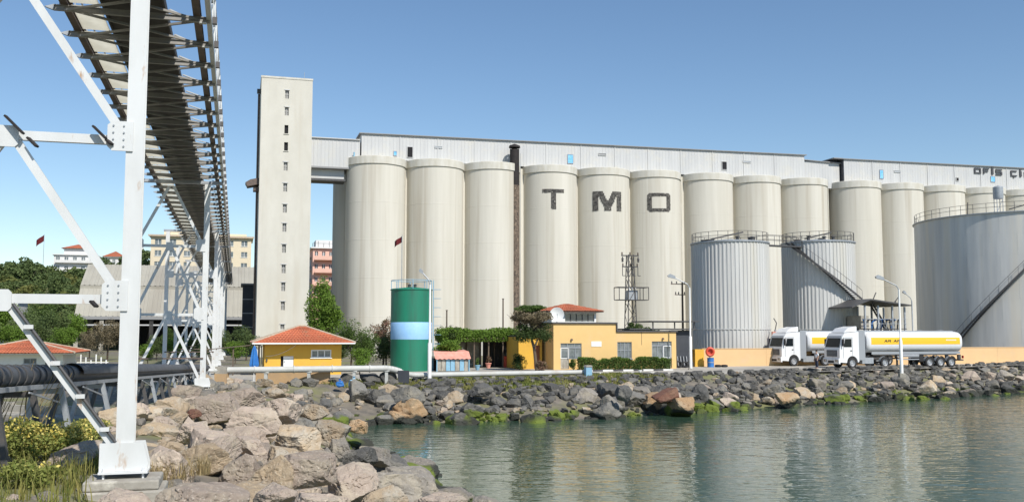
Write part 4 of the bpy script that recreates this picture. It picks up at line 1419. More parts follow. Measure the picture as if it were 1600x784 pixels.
# ------------------------------------------------------------------ chimney
cy_ = U(S0.x, S0.y, 2.52 * SP, -3.45)[1]
cz1 = zat(cy_, 225)
cx_ = xat(804, cy_, 20)
cr_ = 7.6 * cy_ / FPX
ch_ = root('chimney', 'tall rusty brick chimney stack with soot-black top in front of the silos', 'chimney', (cx_, cy_, 0), 0)
zs_ = zat(cy_, 290)
b = MB()
b.lathe([(cr_ * 1.06, ROAD - .3), (cr_ * 1.02, 10), (cr_ * .98, zs_)], 20)
b.build('stack', 'chim', ch_, True)
MB().lathe([(cr_ * .99, zs_ + .01), (cr_ * .97, cz1 - .9), (cr_ * 1.0, cz1 - .88)], 20).build('flue', 'soot', ch_, True)
b = MB()
b.lathe([(cr_ * 1.03, cz1 - .62), (cr_ * 1.22, cz1 - .60), (cr_ * 1.1, cz1 - .3), (.1, cz1)], 20)
for i in range(6):
    a_ = i * math.pi / 3
    b.tube((cr_ * .9 * math.cos(a_), cr_ * .9 * math.sin(a_), cz1 - .95), (cr_ * .9 * math.cos(a_), cr_ * .9 * math.sin(a_), cz1 - .55), .04, 6)
b.build('cowl', 'soot', ch_, True)
lad = MB()
for sx in (-.2, .2):
    lad.tube((cr_ * 1.06 + .12, sx, ROAD), (cr_ * 1.06 + .12, sx, cz1 - 1.5), .025, 5)
z = 3.0
while z < cz1 - 1.6:
    lad.tube((cr_ * 1.06 + .12, -.2, z), (cr_ * 1.06 + .12, .2, z), .018, 5)
    z += .4
lad.build('ladder', 'gal_steel', ch_)

# ================================================================== STORAGE TANKS
def flute(mb, Rr, z0, z1, ribs, dep):
    pr = []
    for i in range(ribs):
        for f, d in ((0, 0), (.52, 0), (.60, dep), (.92, dep)):
            a_ = 2 * math.pi * (i + f) / ribs
            pr.append((math.cos(a_) * (Rr + d), math.sin(a_) * (Rr + d)))
    n = len(pr)
    zs = (z0, z0 + (z1 - z0) * .31, z1)
    vs = [(x, y, z) for z in zs for x, y in pr]
    fs = []
    for k in range(2):
        fs += [(k * n + i, k * n + (i + 1) % n, (k + 1) * n + (i + 1) % n, (k + 1) * n + i) for i in range(n)]
    mb.add(vs, fs)
def rails(o, Rr, z, a0, a1, n, h=1.0, m='dark_steel'):
    for i in range(n + 1):
        a_ = a0 + (a1 - a0) * i / n
        c, s = math.cos(a_) * Rr, math.sin(a_) * Rr
        MB().tube((c, s, z), (c, s, z + h), .028, 5).build('rail_post', m, o)
    for zz_ in (h, h * .55):
        b = MB()
        pts_ = [(math.cos(a0 + (a1 - a0) * i / (3 * n)) * Rr, math.sin(a0 + (a1 - a0) * i / (3 * n)) * Rr, z + zz_) for i in range(3 * n + 1)]
        b.path(pts_, .025, 5)
        b.build('hand_rail', m, o)
def spiral(o, Rr, a0, a1, z0, z1, n, wid=.75, m='dark_steel', mid=None):
    """stair hugging the shell; with mid given it climbs evenly as seen square on to that direction"""
    if mid is None:
        AA = lambda f: a0 + (a1 - a0) * f
    else:
        AA = lambda f: mid + math.asin(math.sin(a0 - mid) * (1 - f) + math.sin(a1 - mid) * f)
    tr = MB().box(-wid / 2, wid / 2, -.15, .15, -.02, .02).mesh('tread', m)
    for i in range(n):
        f = (i + .5) / n
        a_ = AA(f)
        inst('tread', tr, o, ((Rr + .12 + wid / 2) * math.cos(a_), (Rr + .12 + wid / 2) * math.sin(a_), z0 + (z1 - z0) * f), a_)
    for rr in (Rr + .10, Rr + .14 + wid):
        b = MB()
        k = 28
        for i in range(k):
            p = []
            for j in (i, i + 1):
                a_ = AA(j / k)
                p.append((rr * math.cos(a_), rr * math.sin(a_), z0 + (z1 - z0) * j / k))
            b.beam(p[0], p[1], .05, .22)
        b.build('stringer', m, o)
    rr = Rr + .14 + wid
    b = MB()
    pts_ = [(rr * math.cos(AA(j / 28)), rr * math.sin(AA(j / 28)), z0 + (z1 - z0) * j / 28 + 1.0) for j in range(29)]
    b.path(pts_, .022, 5)
    b.build('stair_rail', m, o)
    b = MB()
    for j in range(0, 29, 2):
        b.tube(pts_[j], (pts_[j][0], pts_[j][1], pts_[j][2] - 1.0), .018, 5)
    b.build('stair_post', m, o)
def tank_centre(pxa, pxb, y):
    x = xat((pxa + pxb) / 2, y, 9)
    off = math.atan2(x, y)
    r = (pxb - pxa) / 2 * y / FPX * math.cos(off)
    return Vector((x, y, 0)), r
def roof_clutter(o, Rr, z, seed):
    rg = random.Random(seed)
    for i in range(7):
        a_, d = rg.uniform(0, 6.28), rg.uniform(.3, .9) * Rr
        x, y = d * math.cos(a_), d * math.sin(a_)
        if i % 2:
            MB().lathe([(.16, z + .05), (.16, z + .45), (.26, z + .47), (.26, z + .55), (.02, z + .62)], 12, (x, y)).build('roof_vent', 'dark_steel', o, True)
        else:
            MB().lathe([(.38, z), (.38, z + .3), (.44, z + .31), (.44, z + .38), (.01, z + .40)], 14, (x, y)).build('hatch', 'dark_steel', o, True)
    b = MB()
    b.beam((-Rr * .55, -Rr * .6, z + .25), (Rr * .25, -Rr * .45, z + 1.0), .14, .16)
    b.build('foam_pipe', 'dark_steel', o)
tanks = []
for i, (pa_, pb_, y, ytop, lb) in enumerate([(1080.5, 1203, 104.0, 375.5, 'ribbed grey metal storage tank left of the parked trucks'), (1222, 1338, 109.5, 375.5, 'ribbed grey metal storage tank with a spiral stair across its front')]):
    c, r = tank_centre(pa_, pb_, y)
    zt = zat(y - r, ytop)
    o = root('storage_tank', lb, 'tank', tuple(c), 0, 'silver storage tanks behind the yellow wall')
    b = MB()
    flute(b, r - .05, ROAD - .3, zt, 62, .055)
    b.build('shell', 'tank', o)
    MB().lathe([(r + .02, zt - .10), (r + .10, zt - .08), (r + .10, zt + .06), (r - .1, zt + .08), (.05, zt + .55)], 64).build('roof', 'gal_steel', o, True)
    MB().lathe([(r + .012, 5.75), (r + .035, 5.76), (r + .035, 5.84), (r + .012, 5.85)], 64).build('stiffener_ring', 'tank', o, True)
    rails(o, r - .1, zt + .05, 0, 2 * math.pi * 23 / 24, 23, 1.0, 'dark_steel')
    roof_clutter(o, r, zt + .1, i)
    tanks.append((o, c, r, zt))
o, c, r, zt = tanks[1]
fc = math.atan2(-c.y, -c.x)
spiral(o, r, fc + R(-44), fc + R(68), zt - .1, 9.1, 34, mid=fc)
MB().box(r * .55, r * .55 + 2.6, -r * .9, -r * .9 + .9, 9.0, 9.08).build('landing', 'dark_steel', o)
b = MB()
for sy in (0, .8):
    b.beam((r * .62 + 2.0, -r * .9 + sy, 9.0), (r * .62 + 3.9, -r * .9 + sy, 5.6), .06, .2)
b.build('stringer', 'dark_steel', o)
for k in range(13):
    f = k / 13
    MB().box(r * .62 + 2.0 + 1.9 * f - .12, r * .62 + 2.0 + 1.9 * f + .12, -r * .9 + .03, -r * .9 + .77, 9.0 - 3.4 * f - .02, 9.0 - 3.4 * f + .02).build('tread', 'dark_steel', o)
# walkway between the tanks
t1, t2 = tanks[0], tanks[1]
wk = root('tank_walkway', 'narrow dark walkway bridge with handrails between the two ribbed tanks', 'walkway', (t1[1].x, t1[1].y, 0), math.atan2(t2[1].y - t1[1].y, t2[1].x - t1[1].x))
dw = (t2[1] - t1[1]).length
MB().box(t1[2] - .3, dw - t2[2] + .3, -1.6, -.8, t1[3] - .16, t1[3] - .02).build('deck', 'dark_steel', wk)
for sy in (-1.6, -.8):
    b = MB()
    for zz_ in (.55, 1.05):
        b.tube((t1[2] - .3, sy, t1[3] + zz_), (dw - t2[2] + .3, sy, t1[3] + zz_), .025, 5)
    for k in range(4):
        x = t1[2] - .2 + k * (dw - t1[2] - t2[2] + .4) / 3
        b.tube((x, sy, t1[3] - .02), (x, sy, t1[3] + 1.05), .028, 5)
    b.build('hand_rail', 'dark_steel', wk)
# the big plate tank
y3 = 121.0
r3 = 11.9
c3 = Vector((xat(1591, y3, 10), y3, 0))
zt3_ = zat(y3 - r3 * 1.0, 327.5)
o = root('storage_tank', 'biggest silver plate tank, streaked, at the edge of the picture', 'tank', tuple(c3), 0, 'silver storage tanks behind the yellow wall')
nst, zz0 = 7, ROAD - .3
plate_cols = 20
hst = (zt3_ - zz0) / nst
for k in range(nst):
    for j in range(plate_cols):
        a0 = 2 * math.pi * (j + (.5 if k % 2 else 0)) / plate_cols
        a1 = a0 + 2 * math.pi / plate_cols
        am = ((a0 + a1) / 2) % (2 * math.pi)
        rr_ = r3 - .010 * k
        m = MB()
        m.lathe([(rr_, zz0 + k * hst + .003), (rr_, zz0 + (k + 1) * hst - .003)], 6, (0, 0), a0 + .0006, a1 - .0006)
        m.build('plate', 'tank_big', o, True, 3)
MB().lathe([(r3 - .03, zz0), (r3 - .1, zt3_)], 96).build('inner_shell', 'tank_big', o, True)
MB().lathe([(r3 - .08, zt3_ - .1), (r3 + .12, zt3_ - .08), (r3 + .12, zt3_ + .04), (r3 - .1, zt3_ + .06), (.05, zt3_ + 1.2)], 96).build('roof', 'gal_steel', o, True)
rails(o, r3 - .15, zt3_ + .05, R(140), R(330), 26, 1.1, 'dark_steel')
fc = math.atan2(-c3.y, -c3.x)
spiral(o, r3, fc + R(-32), fc + R(33), 4.5, zt3_, 62, .8)
tt = MB()
for sx, sy in ((-.35, -.35), (.35, -.35), (.35, .35), (-.35, .35)):
    tt.tube((-5.3 + sx, -6.5 + sy, zt3_ + .3), (-5.3 + sx, -6.5 + sy, zt3_ + 2.0), .05, 6)
tt.beam((-5.65, -6.85, zt3_ + .4), (-4.95, -6.85, zt3_ + 1.9), .05, .05)
tt.build('drum_stand', 'gal_steel', o)
MB().lathe([(.05, zt3_ + 1.98), (.55, zt3_ + 2.0), (.58, zt3_ + 2.1), (.58, zt3_ + 3.35), (.5, zt3_ + 3.45), (.05, zt3_ + 3.6)], 20, (-5.3, -6.5)).build('vent_drum', 'gal_steel', o, True)
MB().beam((-4.6, -7.5, zt3_ + .6), (-.6, -9.5, zt3_ + 1.75), .12, .12).build('pipe_arm', 'dark_steel', o)
MB().beam((-.6, -9.5, zt3_ + .1), (-.6, -9.5, zt3_ + 2.0), .08, .08).build('pipe_arm', 'dark_steel', o)
MB().tube((-9.0, -6.3, zt3_ + .05), (-8.9, -6.3, zt3_ + 1.6), .06, 6).build('roof_vent', 'dark_steel', o)

# peach boundary wall in front of the tanks
P0 = G(1098, 572.4)
wl0 = root('boundary_wall', 'long plain peach rendered wall in front of the metal tanks', 'wall', (P0.x, P0.y, ROAD), A)
Lw = ulen(P0, 1700)
hw_ = zat(P0.y, 545) - ROAD
k = 0
x = 0.0
while x < Lw:
    e = min(x + 7.2, Lw)
    MB().box(x + .008, e - .008, 0, .22, -.2, hw_).build('wall_panel', 'peach_wall', wl0)
    x = e
MB().box(-.05, Lw, -.04, .26, hw_ + .003, hw_ + .06).build('coping', 'peach_wall', wl0)
MB().box(-1.0, -.02, -.35, .5, -.1, hw_ - .02).build('gate_pier', 'yellow_hut', wl0)

# ================================================================== GREEN TANK
gy_ = 86.0
gc, gr_ = tank_centre(611, 675, gy_)
gzt = zat(gy_ - gr_, 450.5)
o = root('green_tank', 'upright green cylindrical tank with a light blue band', 'tank', tuple(gc), 0)
zb0, zb1 = zat(gy_ - gr_, 530), zat(gy_ - gr_, 503)
b = MB()
b.lathe([(gr_, ROAD - .2), (gr_, zb0)], 56)
b.lathe([(gr_, zb1), (gr_, gzt), (gr_ - .05, gzt + .04), (.05, gzt + .22)], 56)
b.build('shell', 'green', o, True)
MB().lathe([(gr_, zb0), (gr_ + .004, zb0 + .01), (gr_ + .004, zb1 - .01), (gr_, zb1)], 56).build('band', 'band', o, True)
MB().lathe([(gr_ + .002, gzt - .12), (gr_ + .06, gzt - .10), (gr_ + .06, gzt - .02), (gr_ + .002, gzt)], 56).build('top_ring', 'green', o, True)
for a_ in range(8):
    t = R(a_ * 45 + 10)
    MB().tube((gr_ * .98 * math.cos(t), gr_ * .98 * math.sin(t), gzt), (gr_ * .98 * math.cos(t), gr_ * .98 * math.sin(t), gzt + .78), .03, 6).build('rail_post', 'blue_pale', o)
b = MB()
b.path([(gr_ * .98 * math.cos(R(i * 15)), gr_ * .98 * math.sin(R(i * 15)), gzt + .78) for i in range(25)], .03, 6)
b.build('hand_rail', 'blue_pale', o)
for sx in (-.15, .35):
    MB().lathe([(.13, gzt + .1), (.13, gzt + .36), (.19, gzt + .38), (.02, gzt + .46)], 10, (sx, -.4)).build('roof_vent', 'dark_steel', o, True)
b = MB()
for sy in (-.22, .22):
    b.tube((gr_ + .18, sy - .5, ROAD), (gr_ + .18, sy - .5, gzt + .8), .025, 5)
for k in range(22):
    b.tube((gr_ + .18, -.72, ROAD + .3 + k * .34), (gr_ + .18, -.28, ROAD + .3 + k * .34), .015, 5)
b.build('ladder', 'blue_pale', o)
for z in np.arange(ROAD + 2.4, gzt, .8):
    MB().path([(gr_ + .18 + .7 * math.sin(R(t)), -.5 + .45 * math.cos(R(t)), z) for t in range(0, 181, 30)], .015, 4).build('cage_hoop', 'blue_pale', o)
# hose reel in front of it
hp = G(650, 578)
o = root('hose_reel', 'round light blue reel standing at the foot of the green tank', 'hose reel', (hp.x, hp.y - .6, ROAD), 0)
def disc(r0, r1, y0, y1, n=24):
    b = MB()
    vs = []
    for y in (y0, y1):
        for rr in (r0, r1):
            vs += [(rr * math.cos(2 * math.pi * i / n), y, .72 + rr * math.sin(2 * math.pi * i / n)) for i in range(n)]
    fs = []
    for i in range(n):
        j = (i + 1) % n
        fs += [(i, n + i, n + j, j)[::-1], (2 * n + i, 2 * n + j, 3 * n + j, 3 * n + i)[::-1], (n + i, 3 * n + i, 3 * n + j, n + j)[::-1], (i, j, 2 * n + j, 2 * n + i)[::-1]]
    return b.add(vs, fs)
disc(.06, .42, -.25, -.20).build('flange', 'blue_pale', o)
disc(.06, .42, .10, .15).build('flange', 'blue_pale', o)
disc(.02, .22, -.198, .098).build('drum', 'dark_steel', o)
b = MB()
for sx in (-.3, .3):
    b.beam((sx, -.3, 0), (0, -.3, .72), .05, .05)
    b.beam((sx, .2, 0), (0, .2, .72), .05, .05)
b.build('stand', 'dark_steel', o)
# pump beside it
o = root('pump', 'small dark pump set between the green tank and the lamp post', 'pump', (hp.x + 1.05, hp.y - .4, ROAD), 0)
MB().box(-.4, .4, -.2, .2, 0, .16).build('base', 'dark_steel', o)
b = MB()
b.tube((-.35, 0, .42), (.1, 0, .42), .2, 14)
b.build('motor', 'dark_steel', o, True)
b = MB()
b.tube((.1, 0, .42), (.32, 0, .42), .26, 14)
b.tube((.2, 0, .6), (.2, 0, 1.0), .08, 8)
b.build('impeller_case', 'gal_steel', o, True)

# flagpoles
def flagpole(label, x, y, z0, z1, fw, r=.05):
    o = root('flagpole', label, 'flag', (x, y, z0), 0)
    MB().tube((0, 0, 0), (0, 0, z1 - z0), r, 8, r * .6).build('pole', 'gal_steel', o, True)
    b = MB()
    n = 7
    vs = []
    for i in range(n + 1):
        f = i / n
        for k, zz_ in enumerate((0, -.75)):
            vs.append((-fw * f * .75, .18 * math.sin(f * 7), z1 - z0 - .1 + zz_ * fw * .8 - f * fw * .55))
    b.add(vs, [(2 * i, 2 * i + 1, 2 * i + 3, 2 * i + 2) for i in range(n)])
    b.build('flag', 'flag', o, True)
    return o
fy = 96.0
flagpole('thin pole with a small dark red flag behind the green tank', xat(627.5, fy, 10), fy, ROAD, zat(fy, 367), 1.0)
fy = 330.0
flagpole('small dark red flag flying above the wooded hill', xat(69, fy, 38), fy, 22, zat(fy, 366), 3.6, .12)

# ================================================================== TILED ROOFS
def tiled_slope(o, name, a, b, c, d, nx, ny, m='tile', wave=.05):
    """slope with eave a-b and ridge d-c (a under d, b under c): courses of real tiles"""
    a, b, c, d = map(Vector, (a, b, c, d))
    nrm = (b - a).cross(d - a).normalized()
    if nrm.z < 0:
        nrm = -nrm
    for j in range(ny):
        m_ = MB()
        f0, f1 = j / ny, (j + 1.12) / ny
        l0, r0 = a.lerp(d, f0), b.lerp(c, f0)
        l1, r1 = a.lerp(d, min(f1, 1)), b.lerp(c, min(f1, 1))
        k = max(2, int(nx * ((r0 - l0).length / max((b - a).length, .01))))
        for i in range(k):
            p0, p1 = l0.lerp(r0, (i + .03) / k), l0.lerp(r0, (i + .97) / k)
            q0, q1 = l1.lerp(r1, (i + .03) / k), l1.lerp(r1, (i + .97) / k)
            pm, qm = (p0 + p1) / 2 + nrm * wave, (q0 + q1) / 2 + nrm * wave * .8
            lift = nrm * (.035 + random.uniform(0, .012))
            vs = [p0 + lift, pm + lift, p1 + lift, q0 + nrm * .004, qm + nrm * .004, q1 + nrm * .004, p0, p1, pm]
            m_.add(vs, [(0, 1, 4, 3), (1, 2, 5, 4), (6, 8, 1, 0), (8, 7, 2, 1)])
        m_.build(name, m, o)
def hip_roof(o, x0, x1, y0, y1, ze, zr, nx=22, ny=8, ridge=True):
    dx = (y1 - y0) / 2
    ym = (y0 + y1) / 2
    xa, xb = x0 + dx, x1 - dx
    if xb < xa:
        xa = xb = (x0 + x1) / 2
    rf = bpy.data.objects.new('roof', None)
    COL.objects.link(rf)
    rf.parent = o
    tiled_slope(rf, 'tile_course', (x0, y0, ze), (x1, y0, ze), (xb, ym, zr), (xa, ym, zr), nx, ny)
    tiled_slope(rf, 'tile_course', (x1, y0, ze), (x1, y1, ze), (xb, ym, zr), (xb, ym, zr), nx // 2, ny)
    tiled_slope(rf, 'tile_course', (x1, y1, ze), (x0, y1, ze), (xa, ym, zr), (xb, ym, zr), nx, ny)
    tiled_slope(rf, 'tile_course', (x0, y1, ze), (x0, y0, ze), (xa, ym, zr), (xa, ym, zr), nx // 2, ny)
    u_ = MB()
    e = -.02
    u_.add([(x0, y0, ze + e), (x1, y0, ze + e), (x1, y1, ze + e), (x0, y1, ze + e), (xa, ym, zr + e), (xb, ym, zr + e)], [(0, 1, 5, 4), (1, 2, 5), (2, 3, 4, 5), (3, 0, 4)])
    u_.build('deck', 'rust', rf)
    if ridge:
        for p, q in (((x0, y0, ze), (xa, ym, zr)), ((x1, y0, ze), (xb, ym, zr)), ((x0, y1, ze), (xa, ym, zr)), ((x1, y1, ze), (xb, ym, zr)), ((xa, ym, zr), (xb, ym, zr))):
            p, q = Vector(p) + Vector((0, 0, .06)), Vector(q) + Vector((0, 0, .06))
            n = max(1, int((q - p).length / .42))
            b = MB()
            for i in range(n):
                b.tube(p.lerp(q, i / n), p.lerp(q, (i + 1.08) / n), .10, 7, .085)
            b.build('ridge_tiles', 'ridge', rf)
    return rf

def window(o, x0, x1, z0, z1, y, nx=2, nz=1, frame='white', glass='window', sill=True, fw=.06, name='window', depth=.12):
    p = MB().box(x0 + .01, x1 - .01, y + depth, y + depth + .02, z0 + .01, z1 - .01).build(name, glass, o)
    f = MB()
    ya, yb2 = y + depth - .055, y + depth - .004
    f.box(x0, x0 + fw, ya, yb2, z0, z1)
    f.box(x1 - fw, x1, ya, yb2, z0, z1)
    f.box(x0 + fw, x1 - fw, ya, yb2, z0, z0 + fw)
    f.box(x0 + fw, x1 - fw, ya, yb2, z1 - fw, z1)
    for i in range(1, nx):
        xx = x0 + (x1 - x0) * i / nx
        f.box(xx - fw * .45, xx + fw * .45, ya + .004, yb2 - .004, z0 + fw, z1 - fw)
    for i in range(1, nz):
        zz_ = z0 + (z1 - z0) * i / nz
        f.box(x0 + fw, x1 - fw, ya + .008, yb2 - .008, zz_ - fw * .45, zz_ + fw * .45)
    f.build('frame', frame, p)
    if sill:
        MB().box(x0 - .06, x1 + .06, y - .08, y + .10, z0 - .07, z0 - .003).build('sill', frame, p)
    return p

# ------------------------------------------------------------------ yellow hut with hipped tile roof
hd_ = 77.0
HP = Vector((xat(413, hd_, 3), hd_, ROAD))
hw1 = ulen(HP, 533)
zE = zat(hd_, 538)
hut = root('yellow_hut', 'small ochre yellow hut with a hipped orange tile roof behind the pipeline', 'hut', tuple(HP), A)
HD = 5.6
zw = zE - ROAD
wx0, wx1 = hw1 * .60, hw1 * .865
dx0, dx1 = hw1 * .235, hw1 * .375
hz0, hz1 = zat(hd_, 559) - ROAD, zat(hd_, 546.5) - ROAD
b = MB()
b.wall(hw1, -.2, zw, [(wx0, wx1, hz0, hz1), (dx0 - .16, dx1, 0.02, zat(hd_, 556) - ROAD)], 0, .18)
b.add([(0, 0, -.2), (0, HD, -.2), (0, HD, zw), (0, 0, zw)], [(0, 1, 2, 3)])
b.add([(hw1, 0, -.2), (hw1, HD, -.2), (hw1, HD, zw), (hw1, 0, zw)], [(0, 1, 2, 3)])
b.add([(0, HD, -.2), (hw1, HD, -.2), (hw1, HD, zw), (0, HD, zw)], [(3, 2, 1, 0)])
b.build('wall', 'yellow_hut', hut)
window(hut, wx0, wx1, hz0, hz1, 0, 3, 1, 'white', 'window', True, .09, depth=.05)
MB().box(dx0 - .15, dx0 + .04, .15, .17, 0.02, zat(hd_, 556) - ROAD - .01).build('doorway', 'hollow', hut)
dr = MB().box(dx0 + .05, dx1 - .01, .06, .11, .03, zat(hd_, 556) - ROAD - .02).build('door', 'white', hut)
MB().box(dx0 + .10, dx0 + .16, .02, .055, 1.0, 1.12).build('handle', 'gal_steel', dr)
MB().box(-.95, hw1 + .95, -.95, HD + .95, zw + .002, zw + .10).build('soffit', 'brown_steel', hut)
hip_roof(hut, -1.0, hw1 + 1.0, -1.0, HD + 1.0, zw + .11, zat(hd_ + 3.4, 510) - ROAD, 30, 9)
b = MB()
b.tube((-.98, -1.06, zw + .08), (hw1 + .98, -1.06, zw + .08), .06, 8)
b.build('gutter', 'white', hut, True)
b = MB()
b.path([(-.2, -.04, .9), (-.25, -.15, zw - .1), (-.9, -1.0, zw + .05)], .04, 6)
b.build('downpipe', 'dark_steel', hut)
b = MB()
pts_ = [(hw1 * (.02 + .38 * t), -.05, zw * (.62 + .36 * t ** 2)) for t in np.linspace(0, 1, 12)]
b.path(pts_, .014, 4)
b.build('slack_cable', 'white', hut)
MB().box(.12, .24, -.12, 0, 1.1, 1.3).build('wall_lamp', 'dark_steel', hut)
# lean-to on the left of the hut and a folded blue parasol
lt = root('lean_to', 'low dark plank lean-to shelter beside the yellow hut', 'lean-to', U(HP.x, HP.y, -4.6, .4) + (ROAD,), A)
for i in range(6):
    b = MB()
    b.beam((0.05, .05 + i * .36, 2.02), (4.3, .05 + i * .36, 2.45), .33, .04)
    b.build('plank', 'wood', lt)
for x in (.1, 2.2, 4.2):
    for y in (0.1, 2.0):
        b = MB()
        b.box(x - .05, x + .05, y - .05, y + .05, -.1, 1.98 + x * .1)
        b.build('post', 'wood', lt)
pp = G(397, 578)
pr_ = root('folded_parasol', 'folded blue and white parasol beside the yellow hut', 'parasol', (xat(397, 68, 3), 68.0, ROAD), 0)
MB().tube((0, 0, 0), (0, 0, 2.5), .025, 6).build('pole', 'white', pr_)
b = MB()
n = 12
prof = [(.05, 2.45), (.16, 2.2), (.27, 1.6), (.34, 1.15), (.30, 1.0)]
vs = []
for r_, z in prof:
    for i in range(n):
        rr = r_ * (1 if i % 2 else .55)
        vs.append((rr * math.cos(2 * math.pi * i / n), rr * math.sin(2 * math.pi * i / n), z))
b.add(vs, [(k * n + i, k * n + (i + 1) % n, (k + 1) * n + (i + 1) % n, (k + 1) * n + i) for k in range(4) for i in range(n)])
b.build('canopy', 'blue', pr_)

# ================================================================== PIPELINES ON SUPPORTS
def elbow(p, c, q, r, n=6):
    p, c, q = Vector(p), Vector(c), Vector(q)
    return [tuple((1 - t) ** 2 * p + 2 * t * (1 - t) * c + t * t * q) for t in np.linspace(0, 1, n)]
def pipe_obj(b, pts_, r, n=14):
    for i, (p, q) in enumerate(zip(pts_[:-1], pts_[1:])):
        b.tube(p, q, r, n)
pl = root('pipeline', 'thick white pipeline on posts crossing in front of the yellow hut and the green tank', 'pipeline', (0, 0, 0), 0)
p0 = Vector((xat(335, 62, 3), 62, 3.02))
p1 = Vector((xat(612, 65.5, 3), 65.5, zat(65.5, 575)))
p2 = Vector((xat(640, 66, 2.6), 66.0, zat(66, 586)))
p3 = Vector((xat(915, 73.5, 2.5), 73.5, zat(73.5, 581)))
b = MB()
d01 = (p1 - p0).normalized()
pipe_obj(b, [tuple(p0), tuple(p1 - d01 * .5)] , .21)
pipe_obj(b, elbow(p1 - d01 * .5, p1, p2.lerp(p1, .5), .2), .21)
b.build('pipe', 'pipe', pl, True)
b = MB()
d23 = (p3 - p2).normalized()
pipe_obj(b, elbow(p2.lerp(p1, .5), p2, p2 + d23 * .5, .2) + [tuple(p3)], .17)
b.build('pipe', 'pipe', pl, True)
for i in range(5):
    q = p0.lerp(p1, i / 4.6)
    d = d01
    b = MB()
    b.tube(q - d * .03, q + d * .03, .26, 16)
    b.build('flange', 'pipe', pl, True)
for i, t in enumerate((.04, .28, .52, .78, .97)):
    q = p0.lerp(p1, t)
    m = MB()
    if i == 0:
        m.box(q.x - .38, q.x + .38, q.y - .3, q.y + .3, h1(q.x, q.y) - .2, q.z - .22)
        m.build('pedestal', 'tan_conc', pl)
        MB().box(q.x - .36, q.x + .36, q.y - .28, q.y + .28, q.z - .217, q.z + .24).build('saddle_block', 'conc', pl)
    else:
        m.box(q.x - .10, q.x + .10, q.y - .10, q.y + .10, h1(q.x, q.y) - .3, q.z - .22)
        m.box(q.x - .2, q.x + .2, q.y - .14, q.y + .14, q.z - .218, q.z - .12)
        m.build('post', 'pipe', pl)
for t in (.18, .45, .78):
    q = p2.lerp(p3, t)
    MB().box(q.x - .13, q.x + .13, q.y - .13, q.y + .13, h1(q.x, q.y) - .3, q.z - .16).build('post', 'conc', pl)
q = p1.lerp(p2, .8)
MB().box(q.x - .5, q.x + .25, q.y - .5, q.y - .27, h1(q.x, q.y), q.z + .25).build('valve_box', 'navy', pl)
b = MB()
b.box(p0.x + 2, p1.x - 4, p0.y + 2.5, p0.y + 2.7, ROAD - .5, ROAD + .75)
tag(b.build('low_wall', 'tan_conc'), 'low rust-brown masonry wall in the shade under the pipeline', 'wall')
bo = root('painted_post', 'short square pale blue painted post at the end of the white pipeline', 'post', (p3.x + .15, p3.y - .5, h1(p3.x, p3.y) - .1), .3)
MB().box(-.24, .24, -.22, .22, -.3, .92).build('shaft', 'blue_pale', bo)
MB().prism([(-.28, .922), (.28, .922), (.20, 1.05), (-.20, 1.05)], -.26, .26).build('cap', 'conc', bo)
MB().box(-.30, .30, -.28, .28, -.35, .12).build('foot', 'conc', bo)

# blue rubbish on the rocks and a white painted barrier
for i, (px, py, z, w_) in enumerate([(531, 596, 2.25, .62), (553, 597, 2.25, .85)]):
    y = (z - CAM_H) / ratio(py)
    o = root('plastic_sack', ['dark blue plastic sack lying among the rocks', 'bulging pale blue plastic sack beside the dark blue one'][i], 'sack', (xat(px, y, z), y, z - .35), .4 * i)
    me = rock_mesh(900 + i, 3, 20, (1, .8, .75), .07, 14)
    s_ = link('sack_body', me, o)
    s_.scale = (w_ * .55,) * 3
    s_.location = (0, 0, w_ * .3)
    s_.material_slots[0].link = 'OBJECT'
    s_.material_slots[0].material = M['blue' if i == 0 else 'blue_pale']
    MB().lathe([(.10, w_ * .68), (.05, w_ * .76), (.11, w_ * .86)], 8).build('tied_neck', 'blue' if i == 0 else 'blue_pale', o, True)

# ================================================================== LAMP POSTS
def lamp(label, px, py, topx, topy, y=None, sc=1.0):
    P = G(px, py) if y is None else Vector((xat(px, y, ROAD), y, ROAD))
    zt = zat(P.y, topy)
    o = root('street_lamp', label, 'street lamp', tuple(P), 0, 'lamp posts along the quay road')
    h = zt - ROAD
    reach = xat(topx, P.y, zt) - P.x
    MB().box(-.22, .22, -.22, .22, -.2, .12).build('foot', 'conc', o)
    MB().lathe([(.14, .1), (.13, h * .35), (.075, h * .36), (.07, h * .88)], 12).build('pole', 'white' if sc > 0.9 else 'gal_steel', o, True)
    b = MB()
    b.path([(0, 0, h * .875), (reach * .12, 0, h * .92), (reach * .75, 0, h * .985)], .045, 8)
    b.build('arm', 'gal_steel', o, True)
    b = MB()
    s = 1 if reach > 0 else -1
    b.prism([(reach * .72, h * .975), (reach * 1.1, h * .995), (reach * 1.14, h * 1.012), (reach * 1.0, h * 1.03), (reach * .74, h * 1.005)], -.14, .14)
    b.build('lamp_head', 'gal_steel', o)
    return o
lamp('lamp post standing directly in front of the green tank', 671, 597, 657, 424)
lamp('lamp post beside the dark shed and the first ribbed tank', 1079.5, 577, 1047, 432)
lamp('lamp post in front of the nearer white tanker truck', 1409, 585, 1372, 434)
lamp('small distant lamp post left of the biggest tank', 1428, 545, 1412, 457, 108.0, .8)

